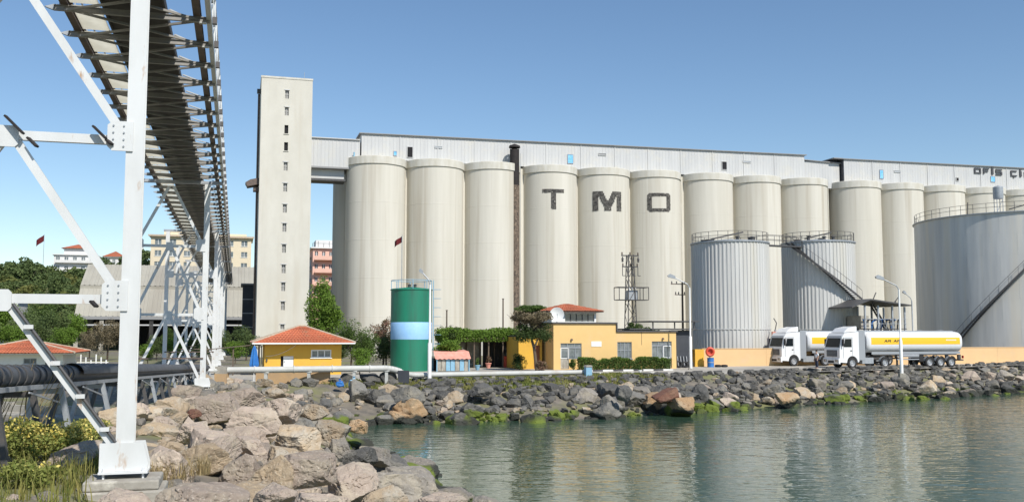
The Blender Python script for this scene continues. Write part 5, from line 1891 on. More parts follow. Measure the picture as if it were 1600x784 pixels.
# ================================================================== OFFICE BUILDING
OP = G(865, 577.5)
L1, L2 = ulen(OP, 963), ulen(OP, 1057)
h1_, h2_ = zat(OP.y, 505.5) - ROAD, zat(OP.y + 2, 518.5) - ROAD
off = root('office_building', 'peach single-storey office with stepped dark roof edge behind the clipped hedge', 'building', tuple(OP), A)
def ox(px):
    return ulen(OP, px)
def oz(py, px=960):
    return zat(OP.y + ox(px) * UY, py) - ROAD
hol = [(ox(876), ox(909), 0.05, oz(536, 890)), (ox(956), ox(986), oz(560, 970), oz(534, 970)), (ox(1019), ox(1050), 0.05, oz(533, 1035))]
b = MB()
b.wall(L1, -.2, h1_, [hol[0]] + [(hol[1][0], L1, hol[1][2], hol[1][3])] if False else [hol[0]], 0, .2)
b.build('wall', 'peach', off)
# lower wing
b = MB()
hl2 = [(hol[1][0] - L1, hol[1][1] - L1, hol[1][2], hol[1][3]), (hol[2][0] - L1, hol[2][1] - L1, hol[2][2], hol[2][3])]
sh = .35 if hl2[0][0] < .3 else 0
hl2[0] = (max(hl2[0][0], .12), hl2[0][1] + .1, hl2[0][2], hl2[0][3])
b.wall(L2 - L1, -.2, h2_, hl2, 0, .2)
b.v = [(x + L1, y, z) for x, y, z in b.v]
b.build('wall', 'peach', off)
b = MB()
b.add([(0, 0, -.2), (0, 7, -.2), (0, 7, h1_), (0, 0, h1_)], [(0, 1, 2, 3)])
b.add([(L1, .02, h2_ - .02), (L1, 7, h2_ - .02), (L1, 7, h1_), (L1, .02, h1_)], [(0, 1, 2, 3)])
b.add([(L2, 0, -.2), (L2, 7, -.2), (L2, 7, h2_), (L2, 0, h2_)], [(0, 1, 2, 3)])
b.add([(0, 7, -.2), (L2, 7, -.2), (L2, 7, h2_), (0, 7, h2_)], [(0, 1, 2, 3)])
b.add([(0, 0, h1_ - .03), (L1, 0, h1_ - .03), (L1, 7, h1_ - .03), (0, 7, h1_ - .03)], [(0, 1, 2, 3)])
b.add([(L1, 0, h2_ - .03), (L2, 0, h2_ - .03), (L2, 7, h2_ - .03), (L1, 7, h2_ - .03)], [(0, 1, 2, 3)])
b.build('side_walls', 'peach', off)
b = MB()
b.box(-.12, L1 + .12, -.14, 7.1, h1_ + .004, h1_ + .14)
b.box(L1 + .125, L2 + .12, -.14, 7.1, h2_ + .004, h2_ + .14)
b.box(L1 + .015, L1 + .118, -.139, 6.9, h2_ + .02, h1_ + .002)
b.build('roof_edge', 'dark_steel', off)
for hh, kind in ((hol[0], 'door'), (hol[2], 'doorr')):
    xm = (hh[0] + hh[1]) / 2
    lh = hh[3] - .42
    window(off, hh[0], hh[1], lh + .03, hh[3], 0, 3, 1, 'gal_steel', 'window', False, .05)
    da, db = (hh[0], hh[0] + (hh[1] - hh[0]) * .40) if kind == 'door' else (xm + .15, hh[1])
    wa, wb = (db, hh[1]) if kind == 'door' else (hh[0], da)
    d = MB().box(da + .02, db - .02, .10, .15, .06, .98).build('door', 'leafdoor' if 'leafdoor' in M else 'conc', off)
    window(d, da + .02, db - .02, 1.0, lh, 0, 1, 1, 'white', 'window', False, .07, name='door_light')
    MB().box(db - .14, db - .10, .05, .098, .9, 1.1).build('handle', 'dark_steel', d)
    window(off, wa + .02, wb - .02, .98, lh, 0, 2, 1, 'gal_steel', 'window', False, .05)
    MB().box(wa + .02, wb - .02, .08, .19, .052, .96).build('apron_panel', 'peach', off)
window(off, hl2[0][0] + L1, hl2[0][1] + L1, hl2[0][2], hl2[0][3], 0, 4, 2, 'gal_steel', 'window', True, .05)
MB().box(ox(924), ox(940), -.035, -.004, oz(541, 930), oz(533, 930)).build('plaque', 'white', off)
for px, py in ((893, 530.5), (1036, 529)):
    MB().tube((ox(px), -.16, oz(py, px)), (ox(px), -.003, oz(py, px)), .10, 10).build('wall_lamp', 'brown_steel', off)
b = MB()
b.tube((ox(1003), -.02, h2_ - .02), (ox(1003), -.02, h2_ - 1.2), .015, 5)
b.build('conduit', 'brown_steel', off)
# yellow side wing half hidden by the tree
yw = root('yellow_annex', 'yellow ochre annex wall behind the flat-topped tree', 'annex', U(OP.x, OP.y, -2.6, 2.5) + (ROAD,), A)
aw = MB()
aw.wall(2.3, -.2, 3.1, [(1.5, 2.1, .05, 2.2)], 0, .2)
aw.build('wall', 'yellow_hut', yw)
MB().box(1.51, 2.09, .15, .19, .05, 2.19).build('door', 'rust', yw)
MB().box(0, 2.3, .005, 4, 3.0, 3.14).build('roof', 'dark_steel', yw)
MB().box(-.02, .2, .22, 4, -.2, 2.98).build('side_wall', 'yellow_hut', yw)
# house with the red hipped roof behind the office
BH = Vector((xat(862, 97.5, 5), 97.5, ROAD))
bl = ulen(BH, 932)
bh = root('roof_house', 'white house with a low red hipped roof rising behind the peach office', 'house', tuple(BH), A)
ze_ = zat(97.5, 487.5) - ROAD
b = MB()
zg0, zg1 = ze_ - .95, ze_ - .15
b.wall(bl, -.2, ze_, [(bl * .30, bl * .96, zg0, zg1)], 0, .2)
b.add([(0, 0, -.2), (0, 4.5, -.2), (0, 4.5, ze_), (0, 0, ze_)], [(0, 1, 2, 3)])
b.add([(bl, 0, -.2), (bl, 4.5, -.2), (bl, 4.5, ze_), (bl, 0, ze_)], [(0, 1, 2, 3)])
b.build('wall', 'white', bh)
MB().box(bl * .30, bl * .96, .16, .2, zg0, zg1).build('window_band', 'leafglass' if 'leafglass' in M else 'window', bh)
b = MB()
for i in range(1, 5):
    x = bl * (.30 + .66 * i / 5)
    b.box(x - .04, x + .04, .10, .155, zg0, zg1)
b.build('window_frame', 'dark_steel', bh)
MB().box(-.6, bl + .6, -.6, 5.1, ze_ + .003, ze_ + .12).build('soffit', 'brown_steel', bh)
hip_roof(bh, -.65, bl + .65, -.65, 5.15, ze_ + .125, zat(99.5, 474.5) - ROAD, 22, 6, False)
# dish on the office roof
ds = root('satellite_dish', 'round white satellite dish on the office roof', 'satellite dish', U(OP.x, OP.y, ox(876), 1.0) + (ROAD + h1_ + .1,), 0)
zc_ = .78
b = MB()
n = 20
vs = [(0, .05, zc_)]
for j in range(1, 5):
    rr = .66 * j / 4
    for i in range(n):
        vs.append((rr * math.cos(2 * math.pi * i / n), .05 - .35 * rr * rr, zc_ + rr * math.sin(2 * math.pi * i / n)))
fs = [(0, 1 + i, 1 + (i + 1) % n) for i in range(n)]
for j in range(3):
    fs += [(1 + j * n + i, 1 + (j + 1) * n + i, 1 + (j + 1) * n + (i + 1) % n, 1 + j * n + (i + 1) % n) for i in range(n)]
b.add(vs, fs)
b.build('reflector', 'white', ds, True)
MB().tube((0, .08, -.12), (0, .12, zc_), .04, 6).build('mast', 'gal_steel', ds)
b = MB()
b.tube((0, -.02, zc_ - .6), (0, -.65, zc_ - .05), .018, 5)
b.cbox((0, -.68, zc_ - .03), .09, .12, .09)
b.build('feed_arm', 'gal_steel', ds)
# hedge
hx0, hx1 = G(893, 579), G(1036, 579)
hb = root('hedge', 'clipped green hedge with yellow tips along the front of the office', 'hedge', U(OP.x, OP.y, ox(895), -1.5) + (ROAD,), A)
Lh = ox(1036) - ox(895)
n = 15000
P = np.stack([RNG.random(n) * Lh, (RNG.random(n) - .5) * .95, RNG.random(n) ** .8 * 1.15], 1)
top = 1.05 + .16 * np.sin(P[:, 0] * 2.1) + .1 * np.sin(P[:, 0] * 5.3 + 1) + .22 * np.exp(-((P[:, 0] - Lh * .82) / .7) ** 2)
P = P[P[:, 2] < top]
link('foliage', quads_mesh('foliage', P, None, .05 + .04 * RNG.random(len(P)), 'leaf'), hb)
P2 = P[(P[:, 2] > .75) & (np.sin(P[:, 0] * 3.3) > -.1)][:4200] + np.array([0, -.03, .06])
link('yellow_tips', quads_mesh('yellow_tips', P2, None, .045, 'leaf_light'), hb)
b = MB()
for i in range(12):
    x = Lh * (i + .5) / 12
    b.tube((x, 0, -.1), (x + random.uniform(-.2, .2), 0, .8), .03, 6, .015)
b.build('stems', 'bark', hb)
sbp = U(OP.x, OP.y, ox(889), -1.2)
sb = root('small_bush', 'small round bush left of the clipped hedge by the office door', 'bush', sbp + (ROAD,), 0)
P, q = clumps(1300, (0, 0, .55), (.42, .4, .55), 8, .5, 77)
link('foliage', quads_mesh('foliage', P, None, .06, 'leaf'), sb)
MB().tube((0, 0, -.1), (0, 0, .6), .03, 6).build('stem', 'bark', sb)
# dark shed right of the office
SP_ = G(1059, 575)
shd = root('dark_shed', 'dark open-sided shed with a thin flat roof right of the office', 'shed', U(OP.x, OP.y, L2 + .5, 2.0) + (ROAD,), A)
zr_ = zat(SP_.y + 3, 507) - ROAD
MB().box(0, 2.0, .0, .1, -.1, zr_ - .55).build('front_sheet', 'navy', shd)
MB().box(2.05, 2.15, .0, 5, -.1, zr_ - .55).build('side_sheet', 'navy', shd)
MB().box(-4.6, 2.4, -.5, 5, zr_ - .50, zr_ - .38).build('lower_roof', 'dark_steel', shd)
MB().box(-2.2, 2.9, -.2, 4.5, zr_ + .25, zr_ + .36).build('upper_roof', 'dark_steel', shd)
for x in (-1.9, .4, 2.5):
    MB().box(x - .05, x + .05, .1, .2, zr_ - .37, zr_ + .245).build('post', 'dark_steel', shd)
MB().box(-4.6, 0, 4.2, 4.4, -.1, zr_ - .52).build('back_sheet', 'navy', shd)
b = MB()
for i in range(5):
    b.tube((.2 + i * .32, -.35, .14), (.2 + i * .32, -.1, 1.1), .035, 6)
o_ = b.build('pipe_offcuts', 'gal_steel')
o_.parent = None
o_.location = shd.location
o_.rotation_euler = (0, 0, A)
tag(o_, 'leaning grey pipe offcuts in front of the dark shed', 'pipes')
for i, (dx_, s_) in enumerate([(0.3, .34), (.95, .30), (1.5, .36)]):
    m_ = MB().lathe([(s_ * .6, 0), (s_, .05), (s_, .19), (s_ * .6, .24)], 20)
    t_ = m_.build('tyre', 'rubber', None, True)
    t_.location = (*U(shd.location.x, shd.location.y, dx_, -.75), ROAD + s_)
    t_.rotation_euler = (R(78), 0, A)
    tag(t_, ['tyre leaning nearest the office corner by the dark shed', 'smallest tyre, middle of the three at the dark shed', 'tyre beside the lamp post foot at the dark shed'][i], 'tyre', 'old tyres by the dark shed')

# ================================================================== PYLON AND UTILITY POLE
py_ = 108.0
pz_ = zat(py_, 398)
o = root('power_pylon', 'lattice power pylon with insulators and a railed transformer platform before the silos', 'pylon', (xat(985.5, py_, 6), py_, ROAD), A)
hp_ = pz_ - ROAD
for sx in (-1, 1):
    for sy in (-1, 1):
        MB().beam((sx * .62, sy * .62, -.1), (sx * .30, sy * .30, hp_), .09, .09).build('leg', 'dark_steel', o)
def pw(z):
    return .62 - .32 * z / hp_
k = 9
for i in range(k):
    za, zb2 = hp_ * i / k, hp_ * (i + 1) / k
    for s in (-1, 1):
        b = MB()
        f = 1 if i % 2 else -1
        b.beam((-f * pw(za), s * pw(za), za), (f * pw(zb2), s * pw(zb2), zb2), .05, .05)
        b.beam((s * pw(za), -f * pw(za), za), (s * pw(zb2), f * pw(zb2), zb2), .05, .05)
        b.build('lattice_bar', 'dark_steel', o)
zp0, zp1 = zat(py_, 468) - ROAD, zat(py_, 449) - ROAD
b = MB()
b.box(-1.65, 1.9, -.75, .75, zp0 - .08, zp0)
b.build('platform', 'dark_steel', o)
for z in (zp1, (zp0 + zp1) / 2 + .1):
    if z == zp1:
        b = MB()
        for p, q in (((-1.65, -.75), (1.9, -.75)), ((1.9, -.75), (1.9, .75)), ((1.9, .75), (-1.65, .75)), ((-1.65, .75), (-1.65, -.75))):
            b.beam((*p, z), (*q, z), .07, .09)
        b.build('platform_rail', 'dark_steel', o)
for x in (-1.65, .85, 1.9):
    for y in (-.75, .75):
        MB().box(x - .035, x + .035, y - .035, y + .035, zp0, zp1).build('rail_post', 'dark_steel', o)
tb = MB().box(-.45, .75, -.35, .45, zp0 + .01, zp1 - .35).build('transformer', 'gal_steel', o)
b = MB()
for i in range(3):
    x = -.1 + i * .35
    b.lathe([(.06, zp1 - .34), (.10, zp1 - .25), (.05, zp1 - .2), (.10, zp1 - .12), (.04, zp1 + .02)], 8, (x, 0))
b.build('bushings', 'white', tb)
for zz_, hwid in ((hp_ - .1, 1.05), (hp_ - 1.35, .95)):
    MB().box(-hwid, hwid, -.06, .06, zz_ - .06, zz_ + .06).build('cross_arm', 'dark_steel', o)
    for i in (-1, 0, 1):
        b = MB()
        b.lathe([(.04, zz_ + .06), (.11, zz_ + .12), (.05, zz_ + .20), (.11, zz_ + .26), (.05, zz_ + .36), (.02, zz_ + .42)], 8, (i * hwid * .92, 0))
        b.build('insulator', 'brown_steel', o, True)
for sx in (-1, 1):
    b = MB()
    b.lathe([(.04, hp_ - .85), (.16, hp_ - .75), (.06, hp_ - .66), (.16, hp_ - .56), (.03, hp_ - .2)], 8, (sx * .95, -.1))
    b.build('hanging_insulator', 'dark_steel', o, True)
for i in range(4):
    x = -1.05 + i * .62
    b = MB()
    b.box(x - .03, x + .03, -.35, -.28, hp_ - 2.35, hp_ - 1.42)
    b.box(x - .03, x + .32, -.35, -.28, hp_ - 2.42, hp_ - 2.352)
    b.build('switch_blade', 'dark_steel', o)
uy = 105.0
o = root('utility_pole', 'slim wooden utility pole with insulator arms behind the lamp post at the dark shed', 'utility pole', (xat(1067, uy, 6), uy, ROAD), A)
zu = zat(uy, 441) - ROAD
MB().tube((0, 0, -.2), (0, 0, zu), .15, 8, .1).build('pole', 'wood', o, True)
for z, w_ in ((zu - .2, 1.35), (zu - 1.35, .9)):
    b = MB()
    b.beam((-w_, 0, z), (.35, 0, z), .07, .09)
    b.build('arm', 'brown_steel', o)
    for x in (-w_ + .1, -w_ * .5, .25):
        b = MB()
        b.lathe([(.03, z + .05), (.09, z + .1), (.05, z + .18), (.08, z + .25), (.02, z + .32)], 8, (x, 0))
        b.build('insulator', 'dark_steel', o, True)

# ================================================================== GARDEN: PERGOLA, STALL, FLAT TREE
PG = Vector((xat(695, 92, 3), 92.0, ROAD))
lp_ = ulen(PG, 808)
zpg = zat(92, 531) - ROAD
o = root('pergola', 'long low pergola roofed with bright green vines behind the green tank', 'pergola', tuple(PG), A)
for i in range(6):
    for y in (0, 3.2):
        x = lp_ * i / 5
        MB().box(x - .06, x + .06, y - .06, y + .06, -.1, zpg).build('post', 'wood', o)
for y in (0, 3.2):
    MB().box(-.2, lp_ + .2, y - .05, y + .05, zpg + .003, zpg + .13).build('beam', 'wood', o)
for i in range(12):
    x = lp_ * (i + .5) / 12
    MB().box(x - .04, x + .04, -.4, 3.6, zpg + .133, zpg + .22).build('rafter', 'wood', o)
n = 19000
P = np.stack([RNG.random(n) * (lp_ + .6) - .3, RNG.random(n) * 4.2 - .5, RNG.random(n)], 1)
hgt_ = .75 + .12 * np.sin(P[:, 0] * 1.3) + .16 * np.sin(P[:, 0] * 4.1 + P[:, 1])
P[:, 2] = zpg - .15 + P[:, 2] * np.maximum(hgt_ + .35, .2)
link('vines', quads_mesh('vines', P, None, .07 + .06 * RNG.random(n), 'leaf_light'), o)
P, q = clumps(1800, (1.0, .2, zpg + .55), (1.1, 1.0, .95), 9, .45, 5)
link('vines', quads_mesh('vines', P, None, .10, 'leaf_dark'), o)
bw_ = MB()
bw_.wall(lp_ * .62, -.1, zpg, [(lp_ * .3, lp_ * .38, .1, 1.9)], 3.5, .15)
bw_.build('back_wall', 'conc', o)
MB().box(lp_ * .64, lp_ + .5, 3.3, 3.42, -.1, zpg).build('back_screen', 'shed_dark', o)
# fence posts sticking up behind
for i, (px, ytp) in enumerate([(698, 485), (786, 467)]):
    y = 100.0
    q = root('bare_post', ['short bare post rising above the vines near the green tank', 'taller bare post rising above the vines beside the chimney'][i], 'post', (xat(px, y, 6), y, ROAD), 0)
    MB().tube((0, 0, -.2), (0, 0, zat(y, ytp) - ROAD), .09, 8, .07).build('shaft', 'wood', q, True)
    MB().box(-.12, .12, -.12, .12, zat(y, ytp) - ROAD + .002, zat(y, ytp) - ROAD + .06).build('cap', 'wood', q)
# red canopy stall
ST = G(681, 580)
ls_ = ulen(ST, 731)
o = root('market_stall', 'small stall with a faded red canopy and blue board front, right of the green tank', 'stall', tuple(ST), A)
zc0, zc1 = zat(ST.y, 560) - ROAD, zat(ST.y, 549) - ROAD
b = MB()
n = 16
vs = []
for i in range(n + 1):
    x = -.15 + (ls_ + .3) * i / n
    vs += [(x, -.55, zc0 - .06 * (i % 2)), (x, -.5, zc0 + .02), (x, .3, zc1), (x, 2.0, zc1 + .1)]
fs = []
for i in range(n):
    for k in range(3):
        fs.append((i * 4 + k, (i + 1) * 4 + k, (i + 1) * 4 + k + 1, i * 4 + k + 1))
b.add(vs, fs)
b.build('canopy', 'canopy_red', o)
for x in (0, ls_):
    for y in (-.45, 1.9):
        MB().box(x - .04, x + .04, y - .04, y + .04, -.1, zc0).build('post', 'blue_pale', o)
for i in range(7):
    x0 = ls_ * i / 7
    MB().box(x0 + .02, x0 + ls_ / 7 - .02, -.34, -.30, .05, 1.0 + .04 * (i % 3)).build('front_board', ['conc', 'conc', 'blue_pale', 'blue_pale', 'conc', 'blue_pale', 'conc'][i], o)
MB().box(.05, ls_ - .05, -.2, .6, .95, 1.02).build('counter', 'wood', o)
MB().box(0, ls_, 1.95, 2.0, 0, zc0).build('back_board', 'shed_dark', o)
P, q = clumps(2600, (ls_ * .45, .9, zc1 + .45), (ls_ * .6, 1.2, .55), 12, .42, 9)
bush = root('vine_bush', 'bright green vine spilling over the red canopy of the stall', 'vine', tuple(ST), A)
link('foliage', quads_mesh('foliage', P, None, .09, 'leaf_light'), bush)
MB().tube((ls_ * .3, 2.15, 0), (ls_ * .45, 1.6, zc1 + .3), .05, 6, .02).build('stem', 'bark', bush)
# pots, gas bottles, parked scooter shapes in the shade
for i, (px, py, s, m, lb, nm) in enumerate([(763, 575, 1.0, 'canopy_red', 'terracotta flower pot with a small plant in front of the pergola', 'flower_pot'), (746, 578, .9, 'blue_pale', 'pale blue pot with a small plant left of the terracotta pot', 'flower_pot'), (1000, 583, .55, 'white', 'small white pot at the end of the hedge', 'flower_pot')]):
    Q = G(px, py)
    q = root(nm, lb, 'flower pot', tuple(Q), 0)
    MB().lathe([(.16 * s, 0), (.26 * s, .42 * s), (.30 * s, .43 * s), (.30 * s, .52 * s), (.25 * s, .52 * s), (.24 * s, .46 * s), (.01, .46 * s)], 16).build('pot', m, q, True)
    P, _ = clumps(260, (0, 0, .85 * s), (.3 * s, .3 * s, .4 * s), 6, .5, 90 + i)
    link('plant', quads_mesh('plant', P, None, .06, 'leaf' if i else 'leaf_pink'), q)
for i, (px, py, hh, rr, m, lb) in enumerate([(790, 577, 1.1, .28, 'red', 'red steel drum standing in the shade under the pergola')]):
    Q = G(px, py)
    q = root('oil_drum', lb, 'drum', (Q.x, Q.y + 5, ROAD), 0)
    MB().lathe([(.01, 0), (rr, 0), (rr, .3), (rr + .02, .32), (rr, .34), (rr, .62), (rr + .02, .64), (rr, .66), (rr, hh - .03), (rr + .02, hh), (rr - .02, hh), (rr - .03, hh - .04), (.01, hh - .04)], 20).build('drum_body', m, q, True)
    MB().tube((.1, 0, hh - .04), (.1, 0, hh - .01), .04, 8).build('bung', 'dark_steel', q)
# flat-topped tree left of the office
TP = G(832, 579)
o = root('flat_topped_tree', 'flat-topped half-dry tree leaning at the corner of the peach office', 'tree', tuple(TP), 0)
ht = zat(TP.y, 478) - ROAD
b = MB()
b.tube((.4, 0, -.2), (.15, 0, ht * .35), .16, 8, .13)
b.tube((.15, 0, ht * .35), (-.3, .1, ht * .62), .13, 8, .09)
b.tube((.15, 0, ht * .35), (.9, -.1, ht * .66), .10, 7, .06)
for i in range(11):
    a_ = i * .62
    b.tube((-.3 + .2 * math.cos(a_), .1, ht * (.58 + .01 * i)), (-.3 + 2.0 * math.cos(a_), 1.5 * math.sin(a_), ht * random.uniform(.80, .96)), .05, 6, .012)
for i in range(14):
    a_ = random.uniform(0, 6.28)
    b.tube((.5 * math.cos(a_), .4 * math.sin(a_), ht * .66), (1.9 * math.cos(a_ + .3), 1.3 * math.sin(a_ + .3), ht * random.uniform(.66, .9)), .022, 5, .006)
b.build('trunk', 'bark', o)
P, q = clumps(6000, (-.1, 0, ht * .84), (1.9, 1.6, ht * .13), 24, .36, 21)
link('crown', quads_mesh('crown', P, None, .075 + .05 * RNG.random(len(P)), 'leaf_dry'), o)
P, q = clumps(3600, (-.2, 0, ht * .95), (1.55, 1.3, ht * .075), 18, .4, 22)
link('crown', quads_mesh('crown', P, None, .08, 'leaf'), o)
P, q = clumps(5200, (-.2, 0, ht * .60), (2.2, 1.5, ht * .24), 24, .30, 23)
link('crown', quads_mesh('crown', P, None, .085, 'leaf_dark'), o)
for i, (px, py, s, lm, lb) in enumerate([(812, 578, 1.0, 'leaf_dark', 'dark bush under the flat-topped tree, left of its trunk'), (846, 579, .7, 'leaf_pink', 'reddish bush at the foot of the office side wall')]):
    Q = G(px, py)
    q = root('garden_bush', lb, 'bush', tuple(Q), 0)
    P, _ = clumps(1500, (0, 0, .75 * s), (.7 * s, .7 * s, .75 * s), 10, .45, 31 + i)
    link('foliage', quads_mesh('foliage', P[P[:, 2] > 0], None, .07, lm), q)
    MB().tube((0, 0, -.1), (.05, 0, .7 * s), .04, 6, .02).build('stem', 'bark', q)

# red hydrant / blue drum at the end of the peach wall
Q = G(1108.5, 573)
q = root('oil_drum', 'blue steel drum by the end of the peach wall', 'drum', (Q.x, Q.y - .6, ROAD), 0)
MB().lathe([(.01, 0), (.33, 0), (.33, .3), (.35, .32), (.33, .34), (.33, .62), (.35, .64), (.33, .66), (.33, .9), (.35, .93), (.30, .93), (.30, .90), (.01, .90)], 20).build('drum_body', 'blue', q, True)
MB().lathe([(.34, .44), (.352, .45), (.352, .51), (.34, .52)], 20).build('hoop', 'gal_steel', q, True)
q = root('life_ring_stand', 'red lifebuoy on a short post behind the blue drum', 'lifebuoy', (Q.x + .02, Q.y - .15, ROAD), 0)
MB().box(-.05, .05, -.05, .05, -.1, 1.9).build('post', 'white', q)
b = MB()
n, k_ = 22, 8
vs = []
for i in range(n):
    t = 2 * math.pi * i / n
    for j in range(k_):
        s = 2 * math.pi * j / k_
        rr = .34 + .13 * math.cos(s)
        vs.append((rr * math.cos(t), -.2 + .13 * math.sin(s), 1.5 + rr * math.sin(t) * 1.05))
b.add(vs, [(i * k_ + j, ((i + 1) % n) * k_ + j, ((i + 1) % n) * k_ + (j + 1) % k_, i * k_ + (j + 1) % k_) for i in range(n) for j in range(k_)])
b.build('ring', 'red', q, True)
MB().box(-.24, .24, -.085, -.055, 1.2, 1.8).build('back_board', 'red', q)
for i in range(2):
    m_ = MB().lathe([(.2, 0), (.34, .05), (.34, .19), (.2, .24)], 18)
    t_ = m_.build('tyre', 'rubber', None, True)
    t_.location = (Q.x + .75 + i * .62, Q.y - .5, ROAD + .01)
    tag(t_, ['tyre lying flat right beside the blue drum', 'tyre lying flat farther from the blue drum, below the peach wall'][i], 'tyre', 'tyres lying by the peach wall')

# ================================================================== LOADING CANOPY WITH PIPEWORK
LD = Vector((xat(1318, 103.0, 5), 103.0, ROAD))
ll = ulen(LD, 1412)
o = root('loading_canopy', 'dark low-pitched canopy over blue and grey loading pipework behind the nearer truck', 'loading canopy', tuple(LD), A)
zt_ = zat(105, 468) - ROAD
ze1 = zat(105, 478) - ROAD
b = MB()
b.add([(0, -1.6, ze1 - .15), (ll * .32, -1.6, zt_), (ll, -1.6, ze1 + .1), (ll, 4.2, ze1 + .1), (ll * .32, 4.2, zt_), (0, 4.2, ze1 - .15),
       (0, -1.6, ze1 - .29), (ll * .32, -1.6, zt_ - .14), (ll, -1.6, ze1 - .04), (ll, 4.2, ze1 - .04), (ll * .32, 4.2, zt_ - .14), (0, 4.2, ze1 - .29)],
      [(0, 1, 4, 5), (1, 2, 3, 4), (11, 10, 7, 6), (10, 9, 8, 7), (6, 7, 1, 0), (7, 8, 2, 1), (2, 8, 9, 3), (6, 0, 5, 11), (5, 4, 10, 11), (4, 3, 9, 10)])
b.build('roof', 'dark_steel', o)
xs_ = [ll * .28, ll * .5, ll * .74, ll * .95]
for x in xs_:
    for y in (-.9, 2.6):
        MB().box(x - .08, x + .08, y - .08, y + .08, -.1, ze1 + .02 - (.12 if x > ll * .9 else 0)).build('post', 'gal_steel', o)
for z in (2.6, 3.75):
    MB().box(ll * .26, ll * .97, -1.0, 2.7, z, z + .09).build('deck', 'dark_steel', o)
b = MB()
for z in (3.1, 3.6, 4.35, 4.85):
    b.beam((ll * .26, -1.0, z), (ll * .97, -1.0, z), .045, .045)
b.build('rail', 'gal_steel', o)
rg = random.Random(4)
for i in range(15):
    x = ll * (.32 + .042 * i)
    b = MB()
    b.path([(x, rg.uniform(-.5, 1), 2.6), (x, rg.uniform(-.5, 1), 4.4 + rg.random() * .5), (x + rg.uniform(-.5, .5), -.6, 4.8)], .075, 8)
    b.build('loading_arm', ['blue', 'gal_steel', 'navy'][i % 3], o)
for i in range(8):
    b = MB()
    x = ll * (.34 + .085 * i)
    b.tube((x, -.2, 2.75), (x, -.2, 3.35), .25, 12)
    b.build('filter_vessel', ['blue', 'gal_steel', 'navy', 'dark_steel', 'blue_pale', 'navy', 'gal_steel', 'blue'][i], o, True)
MB().box(ll * .27, ll * .4, -.3, 2.2, 3.85, 5.2).build('control_cabin', 'conc', o)
for i, (x, hh) in enumerate(((ll * .5, 1.1), (ll * .88, .6))):
    b = MB()
    b.tube((x, 0, ze1 + .1), (x + .1, 0, ze1 + .35 + hh * .3), .08, 8)
    b.tube((x + .1, 0, ze1 + .35 + hh * .3), (x + .5, 0, ze1 + .35 + hh), .06, 8)
    b.build('roof_vent', 'dark_steel', o)
# shrub behind the tanker
Q = Vector((xat(1420, 101, 4), 101.0, ROAD))
q = root('wall_shrub', 'dark green shrub topping the peach wall behind the tanker body', 'shrub', tuple(Q), 0)
P, _ = clumps(900, (0, 0, 1.9), (1.4, .5, .6), 8, .5, 55)
link('foliage', quads_mesh('foliage', P, None, .11, 'leaf'), q)
MB().tube((0, .2, -.2), (0, .1, 1.6), .06, 6, .03).build('stem', 'bark', q)
# small pale cabin and lamp between the tanks, seen over the first truck
Q = Vector((xat(1212, 101, 4), 101.0, ROAD))
q = root('pipe_standpipe', 'small pinkish standpipe head showing between the two ribbed tanks', 'standpipe', tuple(Q), 0)
MB().tube((0, 0, -.1), (0, 0, 3.7), .12, 8).build('riser', 'gal_steel', q)
MB().box(-.35, .35, -.25, .25, 2.6, 3.5).build('head_box', 'canopy_red', q)
b = MB()
b.path([(0, 0, 3.7), (.15, 0, 4.4), (-.15, 0, 4.9)], .05, 6)
b.build('vent_pipe', 'dark_steel', q)

